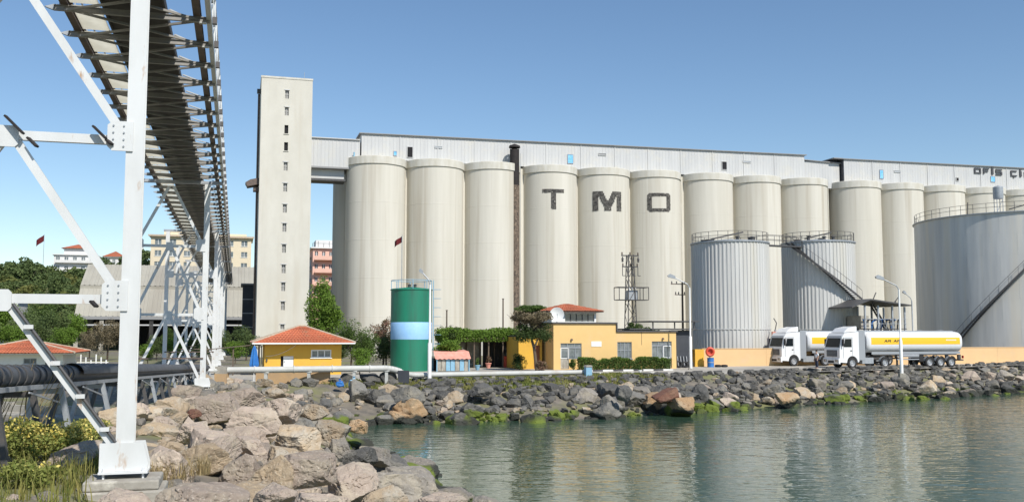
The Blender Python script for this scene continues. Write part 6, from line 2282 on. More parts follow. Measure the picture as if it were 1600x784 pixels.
# ================================================================== TANKER TRUCKS
def superell(cy, cz, hw_, hh_, n=40, p=2.9):
    pts_ = []
    for i in range(n):
        t = 2 * math.pi * i / n
        c, s = math.cos(t), math.sin(t)
        pts_.append((cy + hw_ * math.copysign(abs(c) ** (2 / p), c), cz + hh_ * math.copysign(abs(s) ** (2 / p), s)))
    return pts_
def make_truck(label):
    o = root('tanker_truck', label, 'truck', (0, 0, 0), A, 'parked white tanker trucks')
    cab = MB()
    arch = [(1.45 + .62 * math.cos(R(a_)), .52 + .62 * math.sin(R(a_))) for a_ in range(0, 181, 15)]
    prof = [(.05, .55), (0, .95), (0, 1.72), (.06, 1.9), (.34, 2.92), (.62, 3.28), (2.25, 3.38), (2.25, .62)] + arch[0:1] + arch[1:] + [(.80, .50)]
    cab.prism(prof, .03, 2.47)
    c = cab.build('cab', 'truck_white', o)
    bv = c.modifiers.new('bevel', 'BEVEL')
    bv.width, bv.segments, bv.limit_method = .05, 3, 'ANGLE'
    d = MB()
    d.prism([(.66, 3.31), (1.15, 3.72), (2.2, 3.92), (2.2, 3.40)], .22, 2.28)
    d = d.build('roof_deflector', 'truck_white', o)
    bv = d.modifiers.new('bevel', 'BEVEL')
    bv.width, bv.segments = .08, 3
    sw = MB()
    sw.box(2.27, 2.95, .04, .10, .75, 3.55)
    sw.box(2.27, 2.95, 2.40, 2.46, .75, 3.55)
    sw.build('side_fairing', 'truck_grey', o)
    # glazing: windscreen lies on the sloped front
    g = MB()
    e = -.022
    g.add([(.075 + e, .16, 1.95), (.335 + e, .22, 2.84), (.335 + e, 2.28, 2.84), (.075 + e, 2.34, 1.95), (.115, .16, 1.95), (.37, .22, 2.84), (.37, 2.28, 2.84), (.115, 2.34, 1.95)],
          [(3, 2, 1, 0), (0, 1, 5, 4), (1, 2, 6, 5), (2, 3, 7, 6), (3, 0, 4, 7)])
    ws = g.build('windscreen', 'glass', o)
    wpr = MB()
    for y0, y1 in ((.5, 1.1), (1.25, 1.85)):
        wpr.beam((.05, y0, 1.99), (.06, y1, 2.02), .02, .03)
    wpr.build('wiper', 'rubber', ws)
    v = MB()
    v.prism([(.22, 2.80), (.36, 3.02), (.46, 3.02), (.46, 2.9), (.34, 2.78)], .12, 2.38)
    v.build('sun_visor', 'truck_grey', o)
    for y0, y1 in ((.005, .028), (2.472, 2.495)):
        m = MB()
        m.prism([(.48, 1.98), (.66, 2.74), (1.38, 2.74), (1.38, 1.98)], y0, y1)
        m.build('side_window', 'glass', o)
        m = MB()
        dy = y0 - .004 if y0 < 1 else y1 + .004
        for p, q in (((.42, .95), (.42, 1.9)), ((1.46, 1.2), (1.46, 2.85)), ((.42, 1.9), (.62, 2.85)), ((.62, 2.85), (1.46, 2.85))):
            m.beam((p[0], dy, p[1]), (q[0], dy, q[1]), .012, .022)
        dd = m.build('door_seam', 'truck_grey', o)
        MB().box(1.22, 1.40, min(y0, y1) - .02, min(y0, y1) + .03, 1.60, 1.67).build('door_handle', 'rubber', dd)
    gr = MB()
    gr.prism([(-.03, 1.10), (-.03, 1.66), (.012, 1.70), (.012, 1.08)], .45, 2.05)
    g_ = gr.build('grille', 'rubber', o)
    for i in range(5):
        MB().box(-.05, -.028, .48, 2.02, 1.14 + i * .115, 1.18 + i * .115).build('slat', 'truck_grey', g_)
    bp = MB()
    bp.prism([(-.10, .42), (-.14, .80), (-.06, .95), (.045, .95), (.045, .42)], .02, 2.48)
    b_ = bp.build('bumper', 'truck_white', o)
    MB().box(-.16, -.125, .8, 1.7, .50, .70).build('air_intake', 'rubber', b_)
    for y0 in (.10, 1.95):
        h = MB().box(-.165, -.13, y0, y0 + .45, .60, .82).build('headlight', 'window', o)
        MB().box(-.175, -.166, y0 + .05, y0 + .18, .64, .78).build('reflector', 'rim', h)
    MB().box(-.172, -.128, 1.08, 1.42, .74, .84).build('number_plate', 'white', o)
    for s, y0 in ((-1, -.24), (1, 2.54)):
        m = MB()
        m.box(.24, .34, y0, y0 + .2, 2.05, 2.72)
        m.beam((.36, y0 + .1, 2.70), (.5, 1.25 - s * -1.2 if False else (.05 if s < 0 else 2.45), 2.85), .04, .04)
        m.build('mirror', 'rubber', o)
    # chassis
    ch = MB()
    for y0 in (.75, 1.55):
        ch.box(.9, 6.6, y0, y0 + .12, .72, .98)
    ch.build('tractor_frame', 'dark_steel', o)
    MB().box(2.6, 3.9, .06, .62, .42, .98).build('fuel_tank', 'gal_steel', o)
    MB().box(2.6, 3.6, 1.9, 2.44, .42, .98).build('battery_box', 'dark_steel', o)
    b = MB()
    b.tube((5.0, 1.25, .99), (5.0, 1.25, 1.20), .5, 16)
    b.build('fifth_wheel', 'dark_steel', o)
    fr = MB()
    for y0 in (.62, 1.68):
        fr.box(4.3, 14.4, y0, y0 + .14, 1.16, 1.42)
    for x in (6.4, 8.0, 9.4, 10.6, 11.9, 13.2, 14.2):
        fr.box(x, x + .1, .765, 1.675, 1.2, 1.38)
    fr.build('trailer_frame', 'dark_steel', o)
    # barrel
    sec = [(3.25, .86), (3.42, .98), (3.62, 1.0), (14.35, 1.0), (14.55, .97), (14.75, .84)]
    b = MB()
    n = 44
    vs = []
    for x, s in sec:
        vs += [(x, y, z) for y, z in superell(1.25, 2.42, 1.24 * s, 1.0 * s, n)]
    fs = [(k_ * n + i, (k_ + 1) * n + i, (k_ + 1) * n + (i + 1) % n, k_ * n + (i + 1) % n) for k_ in range(len(sec) - 1) for i in range(n)]
    fs += [tuple(range(n)), tuple(range(len(sec) * n - 1, (len(sec) - 1) * n - 1, -1))]
    b.add(vs, fs)
    br = b.build('tank_barrel', 'truck_white', o, True, 40)
    # coloured stripe hugging both flanks
    for side in (-1, 1):
        s = MB()
        vs, m_ = [], 9
        for x in (3.66, 14.30):
            for k_ in range(m_):
                z = 2.20 + .66 * k_ / (m_ - 1)
                t = abs((z - 2.42) / 1.0)
                y = 1.25 + side * 1.246 * (1 - t ** 2.9) ** (1 / 2.9)
                vs.append((x, y, z))
        f_ = [(k_, m_ + k_, m_ + k_ + 1, k_ + 1) for k_ in range(m_ - 1)]
        s.add(vs, f_ if side < 0 else [q[::-1] for q in f_])
        s.build('stripe', 'truck_stripe', br, True)
    lg = MB()
    for j, x0 in enumerate((5.15, 5.55, 6.25, 6.65)):
        if j % 2 == 0:
            for q in (((0, 0), (.10, 0), (.30, .26), (.20, .26)), ((.22, .26), (.32, .26), (.38, 0), (.28, 0)), ((.13, .09), (.33, .09), (.33, .14), (.16, .14))):
                lg.prism([(x0 + a_, 2.42 + c_ * .85) for a_, c_ in q], -.004 - .003 * random.random(), .02)
        else:
            for q in (((0, 0), (.10, 0), (.20, .26), (.10, .26)), ((.205, .20), (.42, .20), (.42, .26), (.215, .26)), ((.18, .10), (.40, .10), (.41, .15), (.19, .15)), ((.24, .098), (.34, .098), (.42, 0), (.32, 0)), ((.36, .152), (.43, .152), (.43, .198), (.37, .198))):
                lg.prism([(x0 + a_, 2.42 + c_ * .85) for a_, c_ in q], -.004 - .003 * random.random(), .02)
    lg.build('logo', 'rubber', br)
    s2 = MB()
    for i in range(9):
        s2.box(12.6 + i * .14, 12.6 + i * .14 + .09, -.006, .02, 2.55, 2.67)
    s2.build('small_lettering', 'white', br)
    for i in range(4):
        MB().lathe([(.30, 3.40), (.30, 3.52), (.24, 3.54), (.02, 3.56)], 16, (5.2 + i * 2.6, 1.25)).build('manhole', 'gal_steel', br, True)
    r_ = MB()
    r_.box(3.8, 14.2, .85, .90, 3.39, 3.50)
    r_.box(3.8, 14.2, 1.60, 1.65, 3.39, 3.50)
    r_.build('spill_rail', 'truck_grey', br)
    sk = MB()
    for y0 in (.05, 2.41):
        sk.box(3.7, 14.3, y0, y0 + .04, 1.28, 1.52)
    sk.build('side_skirt', 'truck_grey', o)
    sg = MB()
    for y0 in (.06, 2.40):
        for z in (.75, 1.0):
            sg.box(6.7, 9.3, y0, y0 + .04, z, z + .1)
    sg.build('side_guard', 'truck_grey', o)
    MB().box(9.35, 9.85, .1, .7, .6, 1.27).build('valve_cabinet', 'rubber', o)
    b = MB()
    for y0 in (.5, 1.9):
        b.box(7.0, 7.14, y0, y0 + .14, .2, 1.27)
        b.box(6.9, 7.24, y0 - .08, y0 + .22, .16, .2)
    b.build('landing_leg', 'dark_steel', o)
    b = MB()
    b.box(14.3, 14.72, .08, 2.42, .62, .75)
    b.box(14.3, 14.6, .3, .5, .752, 1.2)
    b.box(14.3, 14.6, 2.0, 2.2, .752, 1.2)
    b.build('rear_bumper', 'dark_steel', o)
    for y0 in (.12, 2.2):
        MB().box(14.73, 14.80, y0, y0 + .22, .85, 1.1).build('tail_light', 'lamp_red', o)
    b = MB()
    for y0 in (1.6, 2.0):
        b.tube((14.86, y0, 1.15), (14.86, y0, 3.45), .025, 6)
        b.tube((14.86, y0, 3.4), (14.4, y0, 3.5), .025, 6)
    for k_ in range(8):
        b.tube((14.86, 1.6, 1.3 + k_ * .28), (14.86, 2.0, 1.3 + k_ * .28), .02, 6)
    b.build('rear_ladder', 'gal_steel', o)
    b = MB()
    b.tube((7.3, .12, 1.18), (9.3, .12, 1.18), .09, 10)
    b.build('hose_tube', 'gal_steel', o, True)
    # wheels
    def wh(r):
        ty = MB()
        n_ = 28
        pr = [(r * .60, -.13), (r * .92, -.15), (r, -.11), (r, .11), (r * .92, .15), (r * .60, .13)]
        ty.lathe(pr, n_)
        tm = ty.mesh('tyre', 'rubber', True)
        rm = MB()
        rm.lathe([(.01, -.05), (r * .22, -.07), (r * .25, -.02), (r * .45, .0), (r * .53, -.10), (r * .60, -.125), (r * .60, .12)], 24)
        for i in range(8):
            a_ = i * math.pi / 4
            rm.tube((r * .35 * math.cos(a_), r * .35 * math.sin(a_), -.05), (r * .35 * math.cos(a_), r * .35 * math.sin(a_), .01), .03, 6)
        return tm, rm.mesh('rim', 'rim', True)
    tm, rm = wh(.51)
    for x in (1.45, 5.25, 10.55, 11.88, 13.2):
        for y, fl in ((.17, 0), (2.33, math.pi)):
            w_ = bpy.data.objects.new('wheel', None)
            COL.objects.link(w_)
            w_.parent = o
            w_.location = (x, y, .51)
            w_.rotation_euler = (R(-90) + (math.pi if fl else 0), 0, 0)
            link('tyre', tm, w_)
            link('rim', rm, w_)
        if x > 1.5:
            for y0, y1 in ((.04, .36), (2.14, 2.46)):
                m = MB()
                pr = []
                for a_ in range(10, 171, 20):
                    pr.append((x + .60 * math.cos(R(a_)), .51 + .60 * math.sin(R(a_))))
                vs = [(px_, y0, pz2) for px_, pz2 in pr] + [(px_, y1, pz2) for px_, pz2 in pr]
                k_ = len(pr)
                m.add(vs, [(i, i + 1, k_ + i + 1, k_ + i) for i in range(k_ - 1)])
                m.build('mudguard', 'truck_grey', o, True)
        MB().tube((x, .3, .51), (x, 2.2, .51), .08, 8).build('axle', 'dark_steel', o)
    return o
tk = make_truck('nearer white tanker truck with yellow stripe, parked behind the lamp post')
TA = G(1313, 575.5)
tk.location = (TA.x, TA.y, ROAD + .008)
kx = ulen(TA, 1508) / 14.8
tk.scale = (kx, 1.02, 1.02)
t2_ = copy_tree(tk)
t2_['label'] = 'farther white tanker truck, its cab in front of the ribbed tank and its tail hidden'
TB_ = G(1224, 572.3)
t2_.location = (TB_.x, TB_.y + .4, ROAD + .008)

# ================================================================== PERSON beside the cab
def person(label, P, rz):
    o = root('person', label, 'person', tuple(P), rz)
    def skin(name, verts, edges, radii, m, root_i=0):
        me = bpy.data.meshes.new(name)
        me.from_pydata(verts, edges, [])
        ob = link(name, me, o)
        md = ob.modifiers.new('skin', 'SKIN')
        md.use_smooth_shade = True
        for i, r in enumerate(radii):
            me.skin_vertices[0].data[i].radius = r if isinstance(r, tuple) else (r, r)
        me.skin_vertices[0].data[root_i].use_root = True
        ob.modifiers.new('sub', 'SUBSURF').levels = 1
        ob.modifiers['sub'].render_levels = 2
        me.materials.append(M[m])
        return ob
    v = [(0, 0, .95), (0, 0, 1.18), (0, 0, 1.40), (0, -.01, 1.50), (0, -.02, 1.60), (0, -.02, 1.70)]
    r = [(.13, .10), (.13, .10), (.15, .10), .055, .085, .07]
    e = [(0, 1), (1, 2), (2, 3), (3, 4), (4, 5)]
    for s in (-1, 1):
        i0 = len(v)
        v += [(s * .09, 0, .88), (s * .10, -.01, .50), (s * .10, .02, .10), (s * .10, -.14, .04)]
        r += [.085, .058, .042, .038]
        e += [(0, i0), (i0, i0 + 1), (i0 + 1, i0 + 2), (i0 + 2, i0 + 3)]
        j0 = len(v)
        v += [(s * .19, 0, 1.38), (s * .24, .02, 1.12), (s * .25, -.10, .88), (s * .25, -.13, .80)]
        r += [.052, .042, .030, (.035, .02)]
        e += [(2, j0), (j0, j0 + 1), (j0 + 1, j0 + 2), (j0 + 2, j0 + 3)]
        for f, (dx, dz, ln) in enumerate(((-.03, 0, .085), (-.01, 0, .095), (.01, 0, .09), (.03, 0, .07), (-.045 * s * s, .05, .05))):
            k0 = len(v)
            v.append((s * .25 + dx, -.15 - (.03 if f == 4 else 0), .80 + dz - ln))
            r.append(.009)
            e.append((j0 + 3, k0))
    skin('body', v, e, r, 'skin')
    v = [(0, 0, .92), (0, 0, 1.16), (0, 0, 1.40), (0, -.01, 1.46)]
    r = [(.155, .125), (.15, .12), (.165, .12), .075]
    e = [(0, 1), (1, 2), (2, 3)]
    for s in (-1, 1):
        j0 = len(v)
        v += [(s * .195, 0, 1.385), (s * .235, .015, 1.18)]
        r += [.07, .062]
        e += [(2, j0), (j0, j0 + 1)]
    skin('shirt', v, e, r, 'shirt')
    v = [(0, 0, .96)]
    r = [(.15, .12)]
    e = []
    for s in (-1, 1):
        j0 = len(v)
        v += [(s * .092, 0, .86), (s * .10, -.01, .50), (s * .10, .02, .09)]
        r += [.102, .078, .065]
        e += [(0, j0), (j0, j0 + 1), (j0 + 1, j0 + 2)]
    skin('trousers', v, e, r, 'trousers')
    MB().lathe([(.092, 1.62), (.10, 1.67), (.088, 1.74), (.05, 1.785), (.01, 1.80)], 14, (0, .0)).build('hair', 'hair', o, True)
    return o
pq = G(1276.5, 575.5)
person('person in a white shirt and dark trousers standing between the two trucks', (pq.x, pq.y, ROAD + .008), R(-70))

# ================================================================== BACKGROUND: HILL, SHED, HOUSES, TREES
def hill_z(X, Y):
    t = smooth(175, 340, Y)
    across = 1 - smooth(-100, 30, X + 0.18 * (Y - 200))
    z = 26 * t * (0.35 + 0.65 * across) + 5 * t * np.sin(X * .02 + 1) + 2.5 * t * np.sin(X * .05 + Y * .02)
    return ROAD - .6 + np.maximum(z, 0) * (1 - smooth(160, 420, X)) + 20 * smooth(420, 900, Y) * (1 - smooth(0, 500, X))
hx, hy = np.arange(-420, 480, 8.0), np.arange(150, 1000, 8.0)
M['meadow'] = mat('hill_meadow', (0.13, 0.14, 0.05), (0.20, 0.17, 0.075), .05, rough=.95, c3=(.055, .08, .025), scale3=.03, lo3=.45, hi3=.6, coords='World', bump=.3, bscale=.5)
tag(sheet('hill', hx, hy, hill_z, 'meadow'), kind='structure')
def hz(x, y):
    return float(hill_z(np.array([x]), np.array([y]))[0])

# wooded slope: four tree forms, each tree on its own
forms = [tree_parts(500 + i, h, rd, .28, 2600, .42, lm, 22, .25, .36) for i, (h, rd, lm) in enumerate([(9.5, (4.0, 4.0, 4.0), 'leaf_far'), (11, (3.6, 3.6, 5.0), 'leaf_far'), (7.5, (4.2, 3.8, 3.3), 'leaf_far'), (6, (3.4, 3.4, 2.7), 'leaf_meadow')])]
spots = []
rg = random.Random(11)
while len(spots) < 150:
    px, y = rg.uniform(-60, 345), rg.uniform(205, 345)
    x = xat(px, y, 15)
    # clearing of dry meadow in the middle of the slope
    pyy = 520 - (hz(x, y) - CAM_H) * 1500 / y
    if 60 < px < 135 and 432 < pyy < 468 and rg.random() < .8:
        continue
    if any((x - a_) ** 2 + (y - b_) ** 2 < 30 for a_, b_ in spots):
        continue
    if px > 150 and y < 235:
        continue
    if 70 < px < 205 and y > 318:
        continue
    spots.append((x, y))
spots.sort(key=lambda p: p[1])
for i, (x, y) in enumerate(spots):
    k = rg.choice([0, 0, 1, 2, 2, 3]) if y > 265 else rg.choice([0, 2, 3, 3, 3])
    lbs = ['round mid-green tree on the wooded slope behind the trestles', 'tall narrow tree on the wooded slope behind the trestles', 'spreading green tree on the wooded slope behind the trestles', 'low yellowish green tree on the wooded slope behind the trestles']
    tree('hillside_tree', lbs[k], (x, y, hz(x, y) - .3), forms[k], rg.uniform(0, 6.28), rg.uniform(.75, 1.25), 'trees on the wooded slope')

def block(name, label, px0, px1, y, pytop, storeys, cols, wallm, roofm=None, depth=12, base=None, cat='building', bal=False, glass='window', rz=A, zb_=None):
    z1 = zat(y, pytop)
    x0 = xat(px0, y, z1)
    z0 = zb_ if zb_ is not None else hz(x0, y) - 1
    P = Vector((x0, y, z0))
    k_ = (px1 - 800) / FPX
    Lb = ulen((x0, y, z1), px1)
    H = z1 - z0
    o = root(name, label, cat, tuple(P), rz)
    sh_ = 3.1
    holes = []
    for s in range(storeys):
        zt = H - .7 - s * sh_
        if zt - 1.5 < .2:
            break
        for c in range(cols):
            w_ = Lb / cols
            holes.append((c * w_ + w_ * .28, c * w_ + w_ * .72, zt - 1.45, zt))
    b = MB()
    b.wall(Lb, 0, H, holes, 0, .3)
    b.add([(0, 0, 0), (0, depth, 0), (0, depth, H), (0, 0, H)], [(0, 1, 2, 3)])
    b.add([(Lb, 0, 0), (Lb, depth, 0), (Lb, depth, H), (Lb, 0, H)], [(0, 1, 2, 3)])
    b.add([(0, 0, H - .05), (Lb, 0, H - .05), (Lb, depth, H - .05), (0, depth, H - .05)], [(0, 1, 2, 3)])
    b.build('wall', wallm, o)
    for h in holes:
        w_ = MB().box(h[0] + .02, h[1] - .02, .2, .26, h[2] + .02, h[3] - .02).build('window', glass, o)
        f = MB()
        f.box((h[0] + h[1]) / 2 - .06, (h[0] + h[1]) / 2 + .06, .12, .19, h[2], h[3])
        f.box(h[0] - .1, h[1] + .1, -.12, -.005, h[2] - .16, h[2] - .02)
        f.build('frame', 'white', w_)
    if bal:
        for s in range(storeys):
            zf = H - .7 - s * sh_ - 2.15
            if zf < 0:
                break
            q = MB()
            q.box(Lb * .04, Lb * .96, -1.4, -.01, zf, zf + .18)
            q.build('balcony_slab', wallm, o)
            q = MB()
            q.box(Lb * .04, Lb * .96, -1.42, -1.34, zf + .185, zf + 1.0)
            q.build('balcony_rail', wallm if bal == 'solid' else 'gal_steel', o)
    r = MB()
    r.box(-.5, Lb + .5, -.6, depth + .5, H + .01, H + .32)
    r.build('roof_slab', roofm or wallm, o)
    return o, Lb, H, P
# cream apartment block behind the shed
o, Lb, H, P = block('apartment_block', 'wide cream apartment block rising behind the long shed roof', 236, 393, 262, 369, 4, 7, 'cream_bld', 'cream_bld', 14, zb_=6)
b = MB()
b.box(Lb * .12, Lb * .44, 2, 10, H + .33, H + 1.6)
b.box(Lb * .60, Lb * .95, 2, 10, H + .33, H + 1.4)
b.build('roof_storey', 'cream_bld', o)
b = MB()
b.box(-.7, Lb + .7, -.8, -.61, H + .02, H + .5)
b.build('cornice', 'ridge', o)
o, Lb, H, P = block('pink_apartments', 'salmon pink apartment block between the tower and the first silo', 489, 545, 232, 388, 5, 5, 'pink_bld', 'white_bld', 12, bal='solid', zb_=4)
b = MB()
b.box(Lb * .1, Lb * .7, 2.5, 9, H + .33, H + 2.3)
b.build('roof_storey', 'white_bld', o)
b = MB()
for i in range(7):
    b.tube((i * Lb / 6.5, 1, H + .32), (i * Lb / 6.5, 1, H + 1.4 + .5 * (i % 2)), .06, 5)
b.beam((0, 1, H + 1.35), (Lb * .93, 1, H + 1.35), .06, .06)
b.build('roof_rail', 'dark_steel', o)
o, Lb, H, P = block('white_house', 'narrow white apartment house beside the pink block', 470, 493, 236, 404, 4, 3, 'white_bld', 'ridge', 10, bal='rail', zb_=4)
o, Lb, H, P = block('white_house', 'stepped white apartment house on top of the wooded hill', 84, 150, 345, 398, 4, 5, 'white_bld', 'white_bld', 12, bal='solid', zb_=16)
b = MB()
b.box(Lb * .22, Lb * .80, 1.5, 10, H + .33, H + 2.6)
b.build('roof_storey', 'white_bld', o)
hip_roof(o, Lb * .16, Lb * .86, .5, 10.8, H + 2.62, H + 4.4, 16, 4, False)
o, Lb, H, P = block('white_house', 'small white house with a red roof right of the stepped one', 163, 193, 350, 402, 3, 3, 'white_bld', 'white_bld', 10, zb_=16)
hip_roof(o, -.6, Lb + .6, -.8, 10.8, H + .33, H + 2.7, 12, 4, False)
# roof clutter, chimneys on the far houses are below a pixel and left out

# ------------------------------------------------------------------ long open shed
sy_ = 178.0
z_e = zat(sy_, 494)
SPo = Vector((xat(117, sy_, z_e), sy_, ROAD))
Ls = ulen((SPo.x, SPo.y, z_e), 425)
o = root('storage_shed', 'long open storage shed with two-tier grey roof behind the trestles', 'shed', tuple(SPo), A)
zE_ = z_e - ROAD
zM = zat(sy_ + 5, 450) - ROAD
zR = zat(sy_ + 14, 413) - ROAD
def slope_sheets(nm, y0, z0, y1, z1, n):
    for i in range(n):
        a_, b_ = Ls * i / n, Ls * (i + 1) / n
        m = MB()
        x = a_ + .01
        pr = []
        while x < b_ - .02:
            e_ = min(x + .9, b_ - .01)
            pr += [(x, 0), (min(x + .55, e_), 0), (min(x + .62, e_), .07), (min(x + .85, e_), .07)]
            x = e_
        pr.append((b_ - .01, 0))
        vs = [(p, y0, z0 + d) for p, d in pr] + [(p, y1, z1 + d) for p, d in pr]
        k_ = len(pr)
        m.add(vs, [(j, j + 1, k_ + j + 1, k_ + j) for j in range(k_ - 1) if pr[j][0] < pr[j + 1][0]])
        m.build(nm, 'shed_roof', o)
slope_sheets('lower_roof_sheet', -1, zE_, 5.0, zM, 12)
slope_sheets('upper_roof_sheet', 5.0, zM + .55, 14, zR, 12)
slope_sheets('rear_roof_sheet', 14, zR, 29, zE_, 12)
MB().box(0, Ls, 4.95, 5.05, zM - .2, zM + .5).build('clerestory', 'shed_roof', o)
MB().box(-.1, Ls, -1.15, -1.02, zE_ - .55, zE_ + .02).build('gutter_board', 'clad_dark', o)
MB().box(-.1, Ls, -.9, -.75, zE_ - 1.7, zE_ - 1.45).build('tie_beam', 'clad', o)
for i in range(9):
    x = .4 + (Ls - .8) * i / 8
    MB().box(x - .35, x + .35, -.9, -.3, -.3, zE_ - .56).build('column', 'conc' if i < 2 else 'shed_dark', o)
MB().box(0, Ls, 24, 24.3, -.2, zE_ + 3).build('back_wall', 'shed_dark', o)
MB().add([(0, -1, zE_ - .6), (0, 5, zM - .1), (0, 14, zR - .1), (0, 29, zE_ - .1), (0, 29, -.2), (0, 24, -.2), (0, 24, zE_ - 2), (0, -1, zE_ - 2)], [(0, 1, 2, 3, 4, 5, 6, 7)]).build('gable_sheet', 'shed_roof', o)
MB().box(-.1, Ls, 4, 24, -.25, .02).build('floor_slab', 'conc', o)
# dark tall bin beside the tower
DB = Vector((xat(378, 152, 6), 152.0, ROAD))
o = root('dark_bin_house', 'dark sheet-metal bin house tight against the left side of the tower', 'building', tuple(DB), A)
lbn = ulen(DB, 410)
MB().box(0, lbn, 0, 8, -.2, zat(152, 445) - ROAD).build('body', 'navy', o)
MB().box(lbn * .62, lbn, .5, 6, zat(152, 445) - ROAD + .01, zat(152, 341) - ROAD).build('leg_casing', 'navy', o)
MB().box(-.3, lbn * .6, -.3, 8.3, zat(152, 445) - ROAD + .012, zat(152, 445) - ROAD + .25).build('roof', 'clad_dark', o)
for i in range(4):
    z = 2 + i * 2.2
    MB().box(-.05, lbn, -.08, -.003, z, z + .12).build('rail', 'gal_steel', o)

# ------------------------------------------------------------------ red-roofed house at the far left, with its fence
RH = Vector((xat(-40, 82, 3), 82.0, ROAD - .2))
lr = ulen(RH, 97)
o = root('tiled_house', 'low white house with an orange tiled hip roof behind the black pipe conveyor', 'house', tuple(RH), A)
zer = zat(82, 553.5) - RH.z
b = MB()
b.wall(lr, -.2, zer, [(lr * .55, lr * .70, .9, zer - .35), (lr * .80, lr * .90, .05, zer - .35)], 0, .2)
b.add([(lr, 0, -.2), (lr, 7, -.2), (lr, 7, zer), (lr, 0, zer)], [(0, 1, 2, 3)])
b.build('wall', 'white', o)
window(o, lr * .55, lr * .70, .9, zer - .35, 0, 2, 1, 'gal_steel')
MB().box(lr * .80 + .01, lr * .90 - .01, .1, .15, .05, zer - .36).build('door', 'dark_steel', o)
MB().box(-1, lr + 1, -1, 8, zer + .003, zer + .1).build('soffit', 'white', o)
hip_roof(o, -1.1, lr + 1.1, -1.1, 8.1, zer + .105, zat(84.6, 532) - RH.z, 34, 9)
fp = Vector((xat(118, 86, 2.5), 86.0, ROAD))
o = root('picket_fence', 'short run of white fence posts right of the tiled house', 'fence', tuple(fp), A)
for i in range(7):
    MB().box(i * .42 - .05, i * .42 + .05, -.05, .05, -.2, .95 + .25 * ((i * 5) % 3)).build('post', 'white', o)
for z in (.35, .7):
    MB().box(-.1, 2.7, .055, .09, z, z + .07).build('rail', 'white', o)
# a low pale building edge at far left
o, Lb, H, P = block('flat_house', 'flat-roofed pale house at the picture edge below the wooded hill', -60, 28, 175, 463, 2, 5, 'white_bld', 'clad', 9, zb_=ROAD - 1)

# ------------------------------------------------------------------ garden and yard trees
yard = {k: tree_parts(700 + i, h, rd, tr, n, lf, lm, kk, .28, cl) for i, (k, h, rd, tr, n, lf, lm, kk, cl) in enumerate([
    ('big', 12.5, (3.6, 3.2, 5.6), .25, 9000, .17, 'leaf_light', 30, .32), ('mid', 5.2, (1.9, 1.8, 2.0), .12, 5200, .085, 'leaf', 20, .36), ('pinkish', 5.0, (1.5, 1.5, 1.7), .10, 3200, .08, 'leaf_pink', 18, .33),
    ('dark', 6.5, (2.8, 2.6, 2.8), .16, 5000, .13, 'leaf_far', 20, .36), ('olive', 6.2, (2.6, 2.6, 2.7), .15, 4200, .11, 'leaf_dry', 18, .34), ('light', 3.6, (1.7, 1.7, 1.5), .09, 4000, .085, 'leaf_light', 16, .38)])}
def yt(px, y, kind, label, sc=1.0, pytop=None):
    x = xat(px, y, 4)
    if pytop is not None:
        sc = (zat(y, pytop) - ROAD) / {'big': 12.5, 'mid': 5.2, 'pinkish': 5.0, 'dark': 6.5, 'olive': 6.2, 'light': 3.6}[kind]
    return tree('yard_tree', label, (x, y, ROAD - .1), yard[kind], random.uniform(0, 6.28), sc, 'trees round the yard')
yt(505, 131, 'big', 'tall bright green tree filling the gap between tower and first silo', pytop=432)
yt(548, 88, 'mid', 'green tree just right of the yellow hut roof', pytop=500)
yt(575, 84, 'mid', 'leafy tree between the hut and the green tank', pytop=512)
yt(530, 93, 'dark', 'dark tree behind the right corner of the hut roof', pytop=518)
yt(598, 92, 'pinkish', 'pinkish blossom tree touching the left side of the green tank', pytop=490)
yt(604, 90, 'dark', 'dark green tree behind the pinkish one at the green tank', pytop=515)
yt(562, 79, 'light', 'low light green bush tree in front of the leafy tree by the hut', pytop=540)
yt(705, 97, 'dark', 'dark round tree at the left end of the pergola', pytop=505)
yt(168, 120, 'olive', 'olive brown tree left of the thick trestle leg', pytop=492)
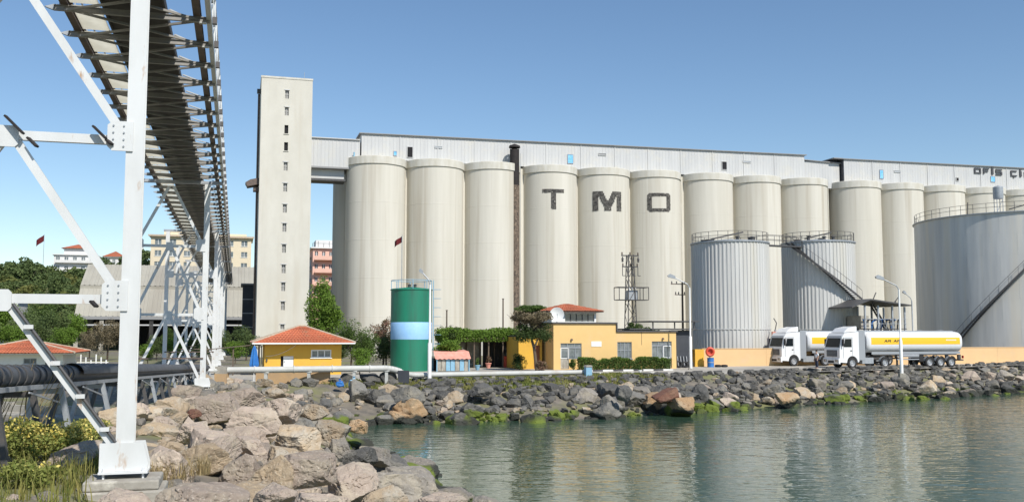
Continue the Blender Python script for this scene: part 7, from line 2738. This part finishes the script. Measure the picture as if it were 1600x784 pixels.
yt(140, 128, 'olive', 'second olive brown tree, farther from the thick trestle leg', pytop=510)
for i, (px, y, k, tp) in enumerate([(245, 118, 'dark', 520), (272, 112, 'light', 525), (300, 122, 'dark', 518), (232, 100, 'light', 535), (318, 110, 'dark', 528), (385, 118, 'dark', 505), (345, 126, 'dark', 512), (265, 135, 'mid', 512), (368, 105, 'light', 530)]):
    yt(px, y, k, ['dark tree behind the second trestle, nearest its left leg', 'light green bush in the middle of the second trestle', 'dark tree seen between the legs of the second and third trestles', 'low light bush touching the left leg of the second trestle',
                  'dark tree by the right leg of the second trestle', 'dark tree at the foot of the tower', 'dark tree behind the third trestle', 'green tree in the shade of the long shed', 'light bush behind the fourth trestle'][i], pytop=tp)
for i, (px, y, k, tp) in enumerate([(20, 130, 'light', 505), (60, 140, 'dark', 492), (100, 135, 'light', 508), (-20, 128, 'dark', 498), (80, 150, 'dark', 480), (35, 165, 'dark', 478), (110, 160, 'light', 488), (10, 175, 'light', 470), (65, 180, 'mid', 466)]):
    yt(px, y, k, ['light green tree behind the ridge of the tiled house', 'dark tree above the tiled house roof', 'light tree at the right end of the tiled house', 'dark tree at the picture edge behind the tiled house', 'taller dark tree left of the shed column',
                  'dark tree midway up behind the tiled house', 'light tree against the open end of the long shed', 'light green tree by the flat-roofed house', 'green tree between flat house and long shed'][i], pytop=tp)
for i, (px, y, tp, lm) in enumerate([(985, 104, 501, 'leaf_dark'), (1003, 103, 504, 'leaf'), (1018, 104, 506, 'leaf_dark')]):
    z1 = zat(y, tp)
    q = root('roof_bush', ['bushy plant at the foot of the lattice pylon', 'plant right of the pylon above the office roof edge', 'plant above the office roof nearest the dark shed'][i], 'bush', (xat(px, y, 4), y, ROAD), 0)
    P, _ = clumps(1100, (0, 0, z1 - ROAD - .9), (1.1, .8, .85), 9, .45, 130 + i)
    link('foliage', quads_mesh('foliage', P, None, .11, lm), q)
    MB().tube((0, 0, -.1), (0, 0, z1 - ROAD - 1.0), .07, 6, .03).build('stem', 'bark', q)
